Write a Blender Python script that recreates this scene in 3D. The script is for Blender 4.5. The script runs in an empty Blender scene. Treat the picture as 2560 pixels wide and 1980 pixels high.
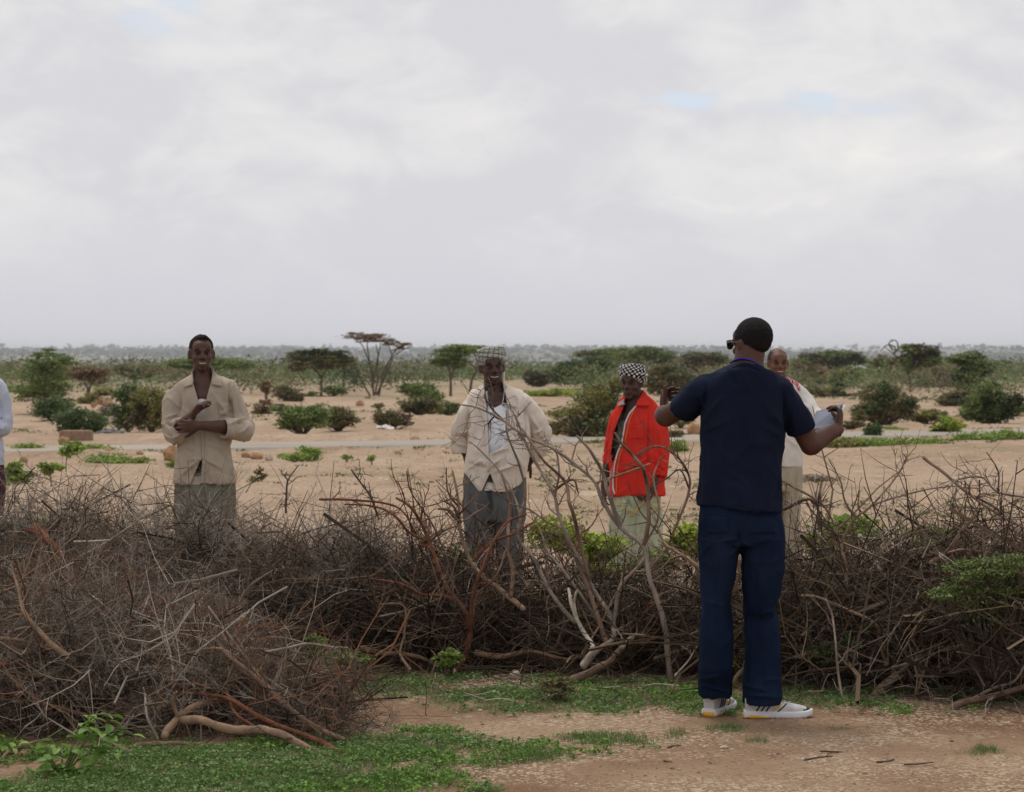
import bpy, math, random
import numpy as np
from mathutils import Vector
from mathutils.bvhtree import BVHTree
rng = np.random.default_rng(7)
PI = math.pi
S = bpy.context.scene
COL = S.collection
# ------------------------------------------------------------------ camera, sky, sun, exposure
FPX = 6044.0            # focal length in pixels of the 2560 px wide photograph
CAMH = 1.626
HY = 880.0              # row of the eye level
cam = bpy.data.cameras.new('camera'); camo = bpy.data.objects.new('camera', cam); COL.objects.link(camo)
camo.location = (0, 0, CAMH); camo.rotation_euler = (PI/2, 0, 0)
cam.sensor_width = 36; cam.lens = FPX/2560*36; cam.shift_y = -(990-HY)/2560
cam.clip_start = .1; cam.clip_end = 40000
cam.dof.use_dof = True; cam.dof.focus_distance = 11.3; cam.dof.aperture_fstop = 8.0
S.camera = camo
S.view_settings.view_transform = 'Standard'; S.view_settings.look = 'None'
S.view_settings.exposure = 0.10; S.view_settings.gamma = 1; S.view_settings.use_curve_mapping = False
SUN_EL, SUN_AZ = math.radians(62), math.radians(-25)      # azimuth measured from +Y (away from the camera) towards +X
sun = bpy.data.lights.new('sun', 'SUN'); suno = bpy.data.objects.new('sun', sun); COL.objects.link(suno)
sun.energy = 1.5; sun.angle = math.radians(22); sun.color = (1, .95, .88)
sd = Vector((math.sin(SUN_AZ)*math.cos(SUN_EL), math.cos(SUN_AZ)*math.cos(SUN_EL), math.sin(SUN_EL)))
suno.rotation_euler = sd.to_track_quat('Z', 'Y').to_euler(); suno.location = sd*50
w = bpy.data.worlds.new('World'); S.world = w; w.use_nodes = True
nt = w.node_tree; nt.nodes.clear()
def N(tree, typ, **kw):
    n = tree.nodes.new(typ)
    for k, v in kw.items():
        if k.startswith('i_'):
            k2 = k[2:]; k2 = int(k2) if k2.isdigit() else k2.replace('_', ' ')
            n.inputs[k2].default_value = v
        else: setattr(n, k, v)
    return n
def world():
    L = nt.links.new
    out = N(nt, 'ShaderNodeOutputWorld'); bg = N(nt, 'ShaderNodeBackground', i_Strength=.1)
    sky = N(nt, 'ShaderNodeTexSky', sky_type='NISHITA', sun_disc=False, sun_elevation=SUN_EL, sun_rotation=SUN_AZ)
    tc = N(nt, 'ShaderNodeTexCoord'); sp = N(nt, 'ShaderNodeSeparateXYZ'); L(tc.outputs['Generated'], sp.inputs[0])
    def noise(scale, det, rough, loc, dist=0.0):
        mp = N(nt, 'ShaderNodeMapping', i_Scale=scale, i_Location=loc); L(tc.outputs['Generated'], mp.inputs[0])
        nz = N(nt, 'ShaderNodeTexNoise', i_Scale=1.0, i_Detail=det, i_Roughness=rough, i_Distortion=dist); L(mp.outputs[0], nz.inputs[0]); return nz.outputs[0]
    def mr(v, a, b, c=0., d=1., smooth=True):
        m = N(nt, 'ShaderNodeMapRange', i_1=a, i_2=b, i_3=c, i_4=d); m.interpolation_type = 'SMOOTHSTEP' if smooth else 'LINEAR'
        L(v, m.inputs[0]); return m.outputs[0]
    def mth(op, a, b=None):
        m = N(nt, 'ShaderNodeMath', operation=op)
        for i, q in enumerate((a, b)):
            if q is None: continue
            if isinstance(q, (int, float)): m.inputs[i].default_value = q
            else: L(q, m.inputs[i])
        return m.outputs[0]
    def mix(f, a, b):
        m = N(nt, 'ShaderNodeMix', data_type='RGBA')
        for i, q in ((0, f), (6, a), (7, b)):
            if isinstance(q, (int, float, tuple)): m.inputs[i].default_value = q
            else: L(q, m.inputs[i])
        return m.outputs[2]
    z = sp.outputs[2]
    big = noise((8, 8, 15), 3, .5, (.55, 0, .3), .6)
    med = noise((17, 17, 34), 6, .58, (1.3, 0, 2.2), .7)
    fine = noise((50, 50, 85), 5, .6, (4.3, 0, 1.2), .4)
    c = mth('ADD', mth('MULTIPLY', big, .45), mth('ADD', mth('MULTIPLY', med, .42), mth('MULTIPLY', fine, .13)))
    t = mr(c, .43, .60)
    lit = mix(t, (6.5, 6.45, 6.75, 1), (7.6, 7.5, 7.5, 1))
    hi = mr(c, .585, .665)
    lit = mix(mth('MULTIPLY', hi, .75), lit, (8.6, 8.35, 8.0, 1))
    hz = mr(z, .0, .085)                                     # the deck thins to an even lilac grey near the horizon
    lit = mix(hz, (6.2, 6.2, 6.65, 1), lit)
    # a few breaks of pale blue in the deck
    def blob(px, py, rx, ry):
        dx = mth('DIVIDE', mth('SUBTRACT', sp.outputs[0], (px-1280)/FPX), rx/FPX)
        dz = mth('DIVIDE', mth('SUBTRACT', z, (HY-py)/FPX), ry/FPX)
        r = mth('ADD', mth('MULTIPLY', dx, dx), mth('MULTIPLY', dz, dz))
        r = mth('ADD', mth('POWER', r, .5), mth('MULTIPLY', mth('SUBTRACT', med, .5), 7.))
        return mr(r, 1.25, -.1)
    gap = mth('MAXIMUM', mth('MAXIMUM', blob(440, 10, 190, 95), blob(2010, 250, 230, 48)), blob(1730, 255, 260, 22))
    wide = mth('MULTIPLY', mr(noise((7, 7, 16), 4, .5, (9.1, 4, 7.2)), .64, .72), mr(z, .18, .3))
    gap = mth('MAXIMUM', mth('MULTIPLY', gap, .9), mth('MULTIPLY', wide, .7))
    blue = mix(.75, sky.outputs[0], (6.6, 7.3, 8.4, 1))
    L(mix(gap, lit, blue), bg.inputs[0]); L(bg.outputs[0], out.inputs[0])
world()
S.cycles.volume_bounces = 1

# ------------------------------------------------------------------ helpers
def tag(o, label=None, cat=None, group=None, kind=None):
    if label: o['label'] = label
    if cat: o['category'] = cat
    if group: o['group'] = group
    if kind: o['kind'] = kind
    return o
def raw(V, F, name='mesh'):
    me = bpy.data.meshes.new(name); V = np.asarray(V, np.float32); F = np.asarray(F, np.int32)
    k = F.shape[1]
    me.vertices.add(len(V)); me.vertices.foreach_set('co', V.ravel())
    me.loops.add(F.size); me.loops.foreach_set('vertex_index', F.ravel())
    me.polygons.add(len(F)); me.polygons.foreach_set('loop_start', np.arange(len(F), dtype=np.int32)*k)
    me.update(calc_edges=True)
    return me
def mk(name, V, F, mat, parent=None, smooth=True, base=None, col=None, pat=None):
    V = np.asarray(V, np.float64)
    b = np.array(parent.location if parent is not None and base is None else (base if base is not None else (0, 0, 0)), float)
    if parent is not None: b = np.array(PB.get(parent.name, tuple(parent.location)), float)
    me = raw(V-b, F, name); me.polygons.foreach_set('use_smooth', np.full(len(F), smooth))
    if col is not None:
        a = me.color_attributes.new('col', 'FLOAT_COLOR', 'POINT')
        c = np.ones((len(V), 4), np.float32); c[:, :3] = col; a.data.foreach_set('color', c.ravel())
    if pat is not None:
        a = me.attributes.new('pat', 'FLOAT_VECTOR', 'POINT'); a.data.foreach_set('vector', np.asarray(pat, np.float32).ravel())
    me.materials.append(mat)
    o = bpy.data.objects.new(name, me); COL.objects.link(o)
    if parent is not None: o.parent = parent; PB[o.name] = tuple(b)
    else: o.location = b; PB[o.name] = tuple(b)
    return o
PB = {}   # world position of every object's origin (no rotations are used)
def empty(name, loc, **kw):
    o = bpy.data.objects.new(name, None); COL.objects.link(o); o.location = loc; PB[o.name] = tuple(loc); o.empty_display_size = .1
    return tag(o, **kw)
def at(px, py, d):
    return np.array([(px-1280)*d/FPX, d, CAMH-(py-HY)*d/FPX])
# crops of the photograph used while measuring: (x0, y0, scale)
CR = {1: (340, 800, .29605), 2: (1080, 830, .29605), 3: (1440, 860, .31983), 4: (1600, 760, .33156), 5: (1680, 1240, .35524),
      'L': (0, 1150, .49154), 'M': (800, 1150, .49154), 'R': (1660, 1150, .49154), 8: (1000, 1000, .41436), 'P': (0, 0, 1)}
def cp(k, x, y):
    a = CR[k]; return a[0]+x*a[2], a[1]+y*a[2]
# value noise
_T = rng.random((32, 32, 32)).astype(np.float32)
def vnoise(P):
    P = np.asarray(P, np.float64); i = np.floor(P).astype(np.int64); f = P-i; f = f*f*(3-2*f); r = 0
    for a in (0, 1):
        for b in (0, 1):
            for c in (0, 1):
                wgt = (f[:, 0] if a else 1-f[:, 0])*(f[:, 1] if b else 1-f[:, 1])*(f[:, 2] if c else 1-f[:, 2])
                r = r+wgt*_T[(i[:, 0]+a) & 31, (i[:, 1]+b) & 31, (i[:, 2]+c) & 31]
    return r*2-1
def fbm(P, o=4, g=.5):
    P = np.asarray(P, float); r = 0; a = 1
    for k in range(o): r = r+a*vnoise(P*2**k+17.3*k); a *= g
    return r
# closed triangle components
def loft(rings):
    R = np.array(rings); m, n = R.shape[:2]
    V = R.reshape(-1, 3); i = np.arange(m-1)[:, None]*n; j = np.arange(n)[None]; jn = (j+1) % n
    a = (i+j).ravel(); b = (i+jn).ravel(); c = (i+n+jn).ravel(); d = (i+n+j).ravel()
    F = np.vstack([np.c_[a, b, c], np.c_[a, c, d]])
    V = np.vstack([V, R[0].mean(0), R[-1].mean(0)]); k = m*n; j = np.arange(n); jn = (j+1) % n
    F = np.vstack([F, np.c_[jn, j, np.full(n, k)], np.c_[(m-1)*n+j, (m-1)*n+jn, np.full(n, k+1)]])
    return V, F
def ering(c, U, V, e=2.2, n=28):
    t = np.arange(n)*2*PI/n; cx, sy = np.cos(t), np.sin(t)
    cx = np.sign(cx)*np.abs(cx)**(2/e); sy = np.sign(sy)*np.abs(sy)**(2/e)
    return np.array(c)+cx[:, None]*np.array(U)+sy[:, None]*np.array(V)
def unit(v): v = np.asarray(v, float); return v/(np.linalg.norm(v)+1e-12)
def catmull(P, R, k=4):
    P = np.asarray(P, float); R = np.asarray(R, float)
    if R.ndim == 1: R = R[:, None]
    if len(P) < 3:
        t = np.linspace(0, 1, k+1)[:, None]; return P[0]*(1-t)+P[1]*t, R[0]*(1-t)+R[1]*t
    Q = np.vstack([2*P[0]-P[1], P, 2*P[-1]-P[-2]]); S2 = np.vstack([R[0], R, R[-1]]); out = []; ro = []
    for i in range(1, len(Q)-2):
        for t in np.arange(k)/k:
            f = lambda A: .5*((2*A[i])+(-A[i-1]+A[i+1])*t+(2*A[i-1]-5*A[i]+4*A[i+1]-A[i+2])*t*t+(-A[i-1]+3*A[i]-3*A[i+1]+A[i+2])*t**3)
            out.append(f(Q)); ro.append(R[i-1]*(1-t)+R[min(i, len(R)-1)]*t)
    out.append(P[-1]); ro.append(R[-1]); return np.array(out), np.array(ro)
def frames(P):
    T = np.gradient(P, axis=0); T /= np.linalg.norm(T, axis=1)[:, None]+1e-12
    ref = np.array([0, 1., 0]) if abs(T[0][1]) < .9 else np.array([1., 0, 0])
    U = unit(np.cross(T[0], ref)); Us = []
    for t in T:
        U = unit(U-t*np.dot(U, t)); Us.append(U)
    Us = np.array(Us); return T, Us, np.cross(T, Us)
def tube(P, R, k=12, smooth=3, cap=True, hollow=0):
    P, R = catmull(P, R, smooth) if smooth > 1 else (np.array(P, float), np.array(R, float).reshape(len(P), -1))
    T, U, W = frames(P); a = R[:, 0]; b = R[:, -1]; t = np.arange(k)*2*PI/k; rings = []
    def rg(c, i, s): return c+np.cos(t)[:, None]*U[i]*a[i]*s+np.sin(t)[:, None]*W[i]*b[i]*s
    if cap:
        for s, h in ((.5, .87), (.85, .5)): rings.append(rg(P[0]-T[0]*a[0]*h, 0, s))
    for i in range(len(P)): rings.append(rg(P[i], i, 1))
    if hollow:
        rings.append(rg(P[-1], -1, 1-.009/a[-1]))
        rings.append(rg(P[-1]-T[-1]*hollow, -1, 1-.013/a[-1]))
    elif cap:
        for s, h in ((.85, .5), (.5, .87)): rings.append(rg(P[-1]+T[-1]*a[-1]*h, -1, s))
    return loft(rings)
def ell(c, r, M=None, n=16):
    M = np.eye(3) if M is None else np.array(M); rings = []
    for th in np.linspace(.12, PI-.12, 11):
        rr = ering((0, 0, 0), (math.sin(th), 0, 0), (0, math.sin(th), 0), 2, n); rr[:, 2] = -math.cos(th)
        rings.append(np.array(c)+(rr*np.array(r))@M)
    return loft(rings)
def join(comps):
    Vs, Fs, o = [], [], 0
    for V, F in comps: Vs.append(V); Fs.append(F+o); o += len(V)
    return np.vstack(Vs), np.vstack(Fs)
def edges_of(F):
    k = F.shape[1]; return np.vstack([np.c_[F[:, i], F[:, (i+1) % k]] for i in range(k)])
def lap(V, F, it=2, f=.5):
    E = edges_of(F); n = len(V); d = np.bincount(E[:, 0], minlength=n)+np.bincount(E[:, 1], minlength=n); d = np.maximum(d, 1)
    for _ in range(it):
        A = np.stack([np.bincount(E[:, 0], V[E[:, 1], c], n)+np.bincount(E[:, 1], V[E[:, 0], c], n) for c in range(3)], 1)/d[:, None]
        V = V*(1-f)+A*f
    return V
def normals(V, F):
    a = V[F[:, 1]]-V[F[:, 0]]; b = V[F[:, 2]]-V[F[:, 0]]; fn = np.cross(a, b)
    n = np.stack([sum(np.bincount(F[:, i], fn[:, c], len(V)) for i in range(F.shape[1])) for c in range(3)], 1)
    return n/(np.linalg.norm(n, axis=1)[:, None]+1e-12)
def remesh(comps, vox, it=2):
    V, F = join(comps); c0 = V.mean(0); me = raw(V-c0, F)
    o = bpy.data.objects.new('tmp', me); COL.objects.link(o)
    m = o.modifiers.new('r', 'REMESH'); m.mode = 'VOXEL'; m.voxel_size = vox; m.adaptivity = 0
    dg = bpy.context.evaluated_depsgraph_get(); m2 = bpy.data.meshes.new_from_object(o.evaluated_get(dg))
    V = np.empty(len(m2.vertices)*3, np.float32); m2.vertices.foreach_get('co', V); V = V.reshape(-1, 3).astype(float)
    F = np.empty(len(m2.loops), np.int32); m2.loops.foreach_get('vertex_index', F)
    F = F.reshape(-1, 4) if len(F) == 4*len(m2.polygons) else F.reshape(-1, 3)
    bpy.data.objects.remove(o); bpy.data.meshes.remove(me); bpy.data.meshes.remove(m2)
    return lap(V, F, it)+c0, F
def decim(V, F, ratio):
    c0 = V.mean(0); me = raw(V-c0, F); o = bpy.data.objects.new('tmp', me); COL.objects.link(o); m = o.modifiers.new('d', 'DECIMATE'); m.ratio = ratio; m.use_collapse_triangulate = True
    m2 = bpy.data.meshes.new_from_object(o.evaluated_get(bpy.context.evaluated_depsgraph_get())); V = np.empty(len(m2.vertices)*3, np.float32); m2.vertices.foreach_get('co', V)
    m2.calc_loop_triangles(); F = np.empty(len(m2.loop_triangles)*3, np.int32); m2.loop_triangles.foreach_get('vertices', F); bpy.data.objects.remove(o); bpy.data.meshes.remove(me); bpy.data.meshes.remove(m2)
    return V.reshape(-1, 3).astype(float)+c0, F.reshape(-1, 3)
def proj(V):
    return 1280+V[:, 0]/V[:, 1]*FPX, HY-(V[:, 2]-CAMH)/V[:, 1]*FPX
def inpoly(px, py, poly):
    r = np.zeros(len(px), bool); n = len(poly)
    for i in range(n):
        x0, y0 = poly[i]; x1, y1 = poly[(i+1) % n]
        if y0 == y1: continue
        c = ((py > y0) != (py > y1)) & (px < (x1-x0)*(py-y0)/(y1-y0)+x0); r ^= c
    return r

# ------------------------------------------------------------------ materials
def mat(name, c1, c2=None, rough=.85, scale=8., bump=0., bscale=120., attr=False, spec=.3, detail=5, stretch=(1, 1, 1), var=1.0, trans=0.0, sheen=0.0):
    m = bpy.data.materials.new(name); m.use_nodes = True; t = m.node_tree; L = t.links.new
    b = t.nodes['Principled BSDF']; b.inputs['Roughness'].default_value = rough; b.inputs['Specular IOR Level'].default_value = spec
    if sheen: b.inputs['Sheen Weight'].default_value = sheen
    tc = N(t, 'ShaderNodeTexCoord'); mp = N(t, 'ShaderNodeMapping', i_Scale=stretch); L(tc.outputs['Object'], mp.inputs[0])
    if attr:
        src = N(t, 'ShaderNodeAttribute', attribute_name='col').outputs['Color']
    else: src = None
    nz = N(t, 'ShaderNodeTexNoise', i_Scale=scale, i_Detail=detail, i_Roughness=.62); L(mp.outputs[0], nz.inputs[0])
    if c2 is not None:
        mx = N(t, 'ShaderNodeMix', data_type='RGBA'); mrr = N(t, 'ShaderNodeMapRange', i_1=.35, i_2=.65); L(nz.outputs[0], mrr.inputs[0]); L(mrr.outputs[0], mx.inputs[0])
        mx.inputs[6].default_value = (*c1, 1); mx.inputs[7].default_value = (*c2, 1); cur = mx.outputs[2]
        if src is not None:
            m2 = N(t, 'ShaderNodeMix', data_type='RGBA', blend_type='MULTIPLY', i_0=1.0); L(src, m2.inputs[6]); L(cur, m2.inputs[7]); cur = m2.outputs[2]
    elif src is not None: cur = src
    else: cur = None
    if cur is not None: L(cur, b.inputs['Base Color'])
    else: b.inputs['Base Color'].default_value = (*c1, 1)
    if bump:
        n2 = N(t, 'ShaderNodeTexNoise', i_Scale=bscale, i_Detail=4.); L(mp.outputs[0], n2.inputs[0])
        bp = N(t, 'ShaderNodeBump', i_Strength=bump, i_Distance=.01); L(n2.outputs[0], bp.inputs['Height']); L(bp.outputs[0], b.inputs['Normal'])
    if trans:
        tr = N(t, 'ShaderNodeBsdfTranslucent'); mixs = N(t, 'ShaderNodeMixShader', i_0=trans); L(b.outputs[0], mixs.inputs[1]); L(tr.outputs[0], mixs.inputs[2])
        if cur is not None: L(cur, tr.inputs[0])
        else: tr.inputs[0].default_value = (*c1, 1)
        L(mixs.outputs[0], t.nodes['Material Output'].inputs[0])
    return m
MT = {}
MT['wood'] = mat('dead_wood', (.7, .7, .7), (1.25, 1.2, 1.15), .9, 14, .9, 60, attr=True, spec=.15, stretch=(1, 1, .3))
MT['twig'] = mat('thorn_twig', (1, 1, 1), None, .9, attr=True, spec=.1)
MT['leaf'] = mat('leaf', (1, 1, 1), None, .6, attr=True, spec=.25, trans=.22)
MT['bark'] = mat('bark', (.085, .06, .045), (.15, .115, .09), .95, 3, .5, 20, spec=.1)
MT['rock'] = mat('sandstone', (.30, .17, .09), (.46, .30, .18), .95, 5, .7, 40, spec=.15)
MT['pale_rock'] = mat('pale_stone', (.42, .32, .23), (.56, .47, .37), .95, 7, .6, 60, spec=.15)
MT['pebble'] = mat('pebble', (.8, .8, .8), (1.1, 1.1, 1.1), .95, 40, attr=True, spec=.15)
# ------------------------------------------------------------------ terrain
_kd = np.array([-60, 0, 20, 30, 45, 60, 80, 110, 180, 300, 450, 700, 1500, 2500, 5000, 8000, 11000, 16000], float)
_kz = np.array([0, 0, 0, -.10, -.35, -.56, -.757, -1.10, -1.62, -2.0, -2.6, -9, -22, -27, -14, 2.5, 4, 4], float)
def _pchip(x):
    h = np.diff(_kd); dl = np.diff(_kz)/h; m = np.zeros(len(_kd))
    for i in range(1, len(_kd)-1):
        if dl[i-1]*dl[i] > 0: m[i] = 2*dl[i-1]*dl[i]/(dl[i-1]+dl[i])
    i = np.clip(np.searchsorted(_kd, x)-1, 0, len(h)-1); t = (x-_kd[i])/h[i]
    return (2*t**3-3*t**2+1)*_kz[i]+(t**3-2*t**2+t)*h[i]*m[i]+(-2*t**3+3*t**2)*_kz[i+1]+(t**3-t**2)*h[i]*m[i+1]
_dd = np.geomspace(6, 500, 3000); _yy = HY-(_pchip(_dd)-CAMH)/_dd*FPX
def dist(py):                                  # distance at which the ground shows on a given row
    return float(np.interp(-py, -_yy, _dd))
ROADPX = [(-900, 1141), (0, 1128), (640, 1117), (1140, 1110), (1500, 1103), (2200, 1089), (2560, 1078), (3200, 1066)]
_rp = np.array([at(x, y, dist(y))[:2] for x, y in ROADPX])
_rc = np.polyfit(_rp[:, 0], _rp[:, 1], 2)
def road_y(x): xx = np.clip(x, -14, 22); return np.polyval(_rc, xx)+(x-xx)*(2*_rc[0]*xx+_rc[1])
RW = 2.6
def vegmask(x, y):                             # green ground cover near the fence, as a map over the ground
    x = np.asarray(x, float); y = np.asarray(y, float); px = 1280+x/y*FPX; py = HY+CAMH*FPX/y
    n = fbm(np.c_[x*2.2, y*2.2, x*0+3], 4); n2 = fbm(np.c_[x*9, y*9, x*0+8], 2)
    def bl(cx, cy, rx, ry): return 1-np.sqrt(((px-cx)/rx)**2+((py-cy)/ry)**2)
    m = np.maximum.reduce([bl(620, 1930, 640, 100), bl(1000, 1880, 420, 62), bl(350, 1905, 480, 90), bl(800, 1960, 380, 60),
                           bl(1290, 1728, 420, 42), bl(1480, 1735, 330, 40), bl(1000, 1712, 240, 36), bl(2120, 1730, 330, 46), bl(2480, 1730, 230, 38),
                           bl(1060, 1700, 260, 34), bl(1750, 1740, 180, 36)])
    small = np.maximum.reduce([bl(2090, 1822, 90, 16), bl(1830, 1822, 60, 16), bl(1900, 1850, 60, 14), bl(1500, 1850, 150, 30), bl(1330, 1900, 130, 34), bl(2470, 1880, 60, 16), bl(1690, 1835, 50, 20)])-.25
    return np.clip(m*1.15+n*.6+n2*.4+.08, 0, 1), np.clip((small*1.2+n*.5+n2*.4)*1.2, 0, 1)
def zg(x, y):
    x = np.asarray(x, float); y = np.asarray(y, float); z = _pchip(np.clip(y, -60, 16000))
    dr = np.abs(y-road_y(x)); k = np.clip((dr-RW-.2)/2.5, 0, 1)
    n = fbm(np.c_[x/9, y/9, x*0], 4)*.13+fbm(np.c_[x/1.7, y/1.7, x*0+5], 3)*.035
    k2 = np.clip((y-16)/15, 0, 1)
    z = z+k*k2*n
    z = z+np.clip(1-np.abs(y-(road_y(x)-RW-1.6))/1.3, 0, 1)*.07*np.clip((y-20)/10, 0, 1)*(1+fbm(np.c_[x/2, y/2, x*0], 2))
    far = np.clip((y-2500)/4000, 0, 1); z = z+far*(fbm(np.c_[x/900, y/900, x*0+2], 3)*5+np.clip(x/1500, -.6, 1.2)*4)
    near = (1-np.clip((y-30)/20, 0, 1))
    z = z+near*(fbm(np.c_[x/1.1, y/1.1, x*0+9], 4)*.012-.006)
    return z
def build_ground():
    def grow(a, step, k, end):
        r = [a]; s = step
        while r[-1] < end: s *= k; r.append(r[-1]+s)
        return r
    xs = np.arange(-3.3, 3.3, .06); r = np.array(grow(3.3, .07, 1.13, 16000)); xs = np.r_[-r[::-1], xs[1:], r]
    ys = np.r_[-60, -30, -15, -6, 0, 4, 6, 7, np.arange(7.8, 14.5, .05), np.arange(14.5, 20, .16), np.arange(20, 75, .5), np.array(grow(75, .6, 1.07, 15500))]
    X, Y = np.meshgrid(xs, ys); x, y = X.ravel(), Y.ravel(); z = zg(x, y)
    inn = (np.abs(x) < 3.6) & (y > 7.5) & (y < 16)
    g = fbm(np.c_[x*14, y*14, x*0], 3)*.0035+np.abs(vnoise(np.c_[x*5, y*5, x*0+3]))*.006; z = z+g*inn
    V = np.c_[x, y, z]; nx, ny = len(xs), len(ys)
    i = np.arange(ny-1)[:, None]*nx; j = np.arange(nx-1)[None]; a = (i+j).ravel()
    F = np.c_[a, a+1, a+nx+1, a+nx]
    v = np.zeros(len(x)); w2 = np.zeros(len(x)); q = (y > 8) & (y < 16) & (np.abs(x) < 5); a1, a2 = vegmask(x[q], y[q]); v[q] = np.maximum(a1, a2*.7)
    pat = np.c_[v, w2, w2]
    m = bpy.data.materials.new('sandy_soil'); m.use_nodes = True; t = m.node_tree; L = t.links.new; b = t.nodes['Principled BSDF']
    b.inputs['Roughness'].default_value = .97; b.inputs['Specular IOR Level'].default_value = .12
    tc = N(t, 'ShaderNodeTexCoord'); P = tc.outputs['Object']
    def nz(s, d=5., r=.6, st=None, dist=0.):
        n = N(t, 'ShaderNodeTexNoise', i_Scale=s, i_Detail=d, i_Roughness=r, i_Distortion=dist)
        if st: mp = N(t, 'ShaderNodeMapping', i_Scale=st); L(P, mp.inputs[0]); L(mp.outputs[0], n.inputs[0])
        else: L(P, n.inputs[0])
        return n.outputs[0]
    def mr(v, a, b2, c=0., d=1.):
        q = N(t, 'ShaderNodeMapRange', i_1=a, i_2=b2, i_3=c, i_4=d); q.interpolation_type = 'SMOOTHSTEP'; L(v, q.inputs[0]); return q.outputs[0]
    def mul(a, b2, op='MULTIPLY'):
        q = N(t, 'ShaderNodeMath', operation=op)
        for k, s in enumerate((a, b2)):
            if isinstance(s, (int, float)): q.inputs[k].default_value = s
            else: L(s, q.inputs[k])
        return q.outputs[0]
    def mix(f, a, b2):
        q = N(t, 'ShaderNodeMix', data_type='RGBA')
        for k, s in ((0, f), (6, a), (7, b2)):
            if isinstance(s, (int, float, tuple)): q.inputs[k].default_value = s
            else: L(s, q.inputs[k])
        return q.outputs[2]
    sy = N(t, 'ShaderNodeSeparateXYZ'); L(P, sy.inputs[0]); Y_ = sy.outputs[1]
    c = mix(mr(nz(.9), .38, .64), (.265, .165, .10, 1), (.36, .245, .158, 1))
    c = mix(mr(nz(.33, 4, .55, (1, 1.6, 1)), .52, .68), c, (.19, .105, .06, 1))          # reddish damp earth
    midc = mix(mr(nz(.14, 6, .6, (1, .35, 1)), .36, .66), (.435, .315, .22, 1), (.345, .235, .155, 1))
    midc = mix(mr(nz(.6, 6, .65, (1, .3, 1)), .58, .72), midc, (.54, .42, .30, 1))
    midc = mix(mul(mr(nz(.9, 6, .65, (1, .25, 1)), .54, .64), .65), midc, (.24, .17, .105, 1))
    midc = mix(mul(mr(nz(.35, 7, .7, (1, .28, 1)), .55, .66), .55), midc, (.20, .21, .095, 1))
    c = mix(mr(Y_, 13.0, 17.0), c, midc)
    farc = mix(mr(nz(.012, 6, .65, (1, .5, 1)), .40, .60), (.10, .12, .055, 1), (.36, .27, .18, 1))
    c = mix(mr(Y_, 150., 330.), c, farc)
    vfar = mix(mr(nz(.0012, 8, .7, (1, .35, 1)), .42, .63), (.035, .055, .03, 1), (.20, .17, .12, 1))
    c = mix(mr(Y_, 600., 1200.), c, vfar)
    va = N(t, 'ShaderNodeAttribute', attribute_name='pat'); sv = N(t, 'ShaderNodeSeparateXYZ'); L(va.outputs['Vector'], sv.inputs[0])
    c = mix(mul(sv.outputs[0], .75), c, (.085, .085, .042, 1))
    # dark band under the thorn fence: its shade painted into the soil colour
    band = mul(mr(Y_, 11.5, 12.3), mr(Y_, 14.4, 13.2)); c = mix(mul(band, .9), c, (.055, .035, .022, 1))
    # fine gravel colour: pale and dark grains
    vo = N(t, 'ShaderNodeTexVoronoi', i_Scale=75.); L(P, vo.inputs[0]); sc = N(t, 'ShaderNodeSeparateColor'); L(vo.outputs['Color'], sc.inputs[0])
    pale = mul(mr(sc.outputs[0], .62, .7), mr(nz(1.3, 4), .40, .58)); c = mix(mul(pale, .85), c, (.54, .42, .30, 1))
    dark = mul(mr(sc.outputs[1], .85, .9), .45); c = mix(dark, c, (.14, .08, .05, 1))
    vo2 = N(t, 'ShaderNodeTexVoronoi', i_Scale=2.2); mp = N(t, 'ShaderNodeMapping', i_Scale=(1, .45, 1)); L(P, mp.inputs[0]); L(mp.outputs[0], vo2.inputs[0])
    s2 = N(t, 'ShaderNodeSeparateColor'); L(vo2.outputs['Color'], s2.inputs[0])
    st = mul(mul(mr(vo2.outputs['Distance'], .2, .1), mr(s2.outputs[0], .7, .75)), mr(Y_, 20., 26.)); c = mix(mul(st, .6), c, (.62, .5, .36, 1))
    vo3 = N(t, 'ShaderNodeTexVoronoi', i_Scale=9.); mp3 = N(t, 'ShaderNodeMapping', i_Scale=(1, .4, 1)); L(P, mp3.inputs[0]); L(mp3.outputs[0], vo3.inputs[0]); s3 = N(t, 'ShaderNodeSeparateColor'); L(vo3.outputs['Color'], s3.inputs[0])
    core = mr(vo3.outputs['Distance'], .42, .2); midz = mul(mr(Y_, 14., 17.), mr(Y_, 90., 50.)); cl3 = mr(nz(.8, 5, .6, (1, .4, 1)), .44, .62)
    c = mix(mul(mul(core, mul(mr(s3.outputs[0], .62, .68), midz)), mul(cl3, .75)), c, (.62, .50, .37, 1)); c = mix(mul(mul(core, mul(mr(s3.outputs[1], .80, .85), midz)), .7), c, (.17, .105, .065, 1))
    L(c, b.inputs['Base Color'])
    bp = N(t, 'ShaderNodeBump', i_Strength=.8, i_Distance=.02); L(mul(nz(28., 6, .75), mul(vo.outputs['Distance'], -.5), 'ADD'), bp.inputs['Height']); L(bp.outputs[0], b.inputs['Normal'])
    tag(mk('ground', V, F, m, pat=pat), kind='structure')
build_ground()
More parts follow.
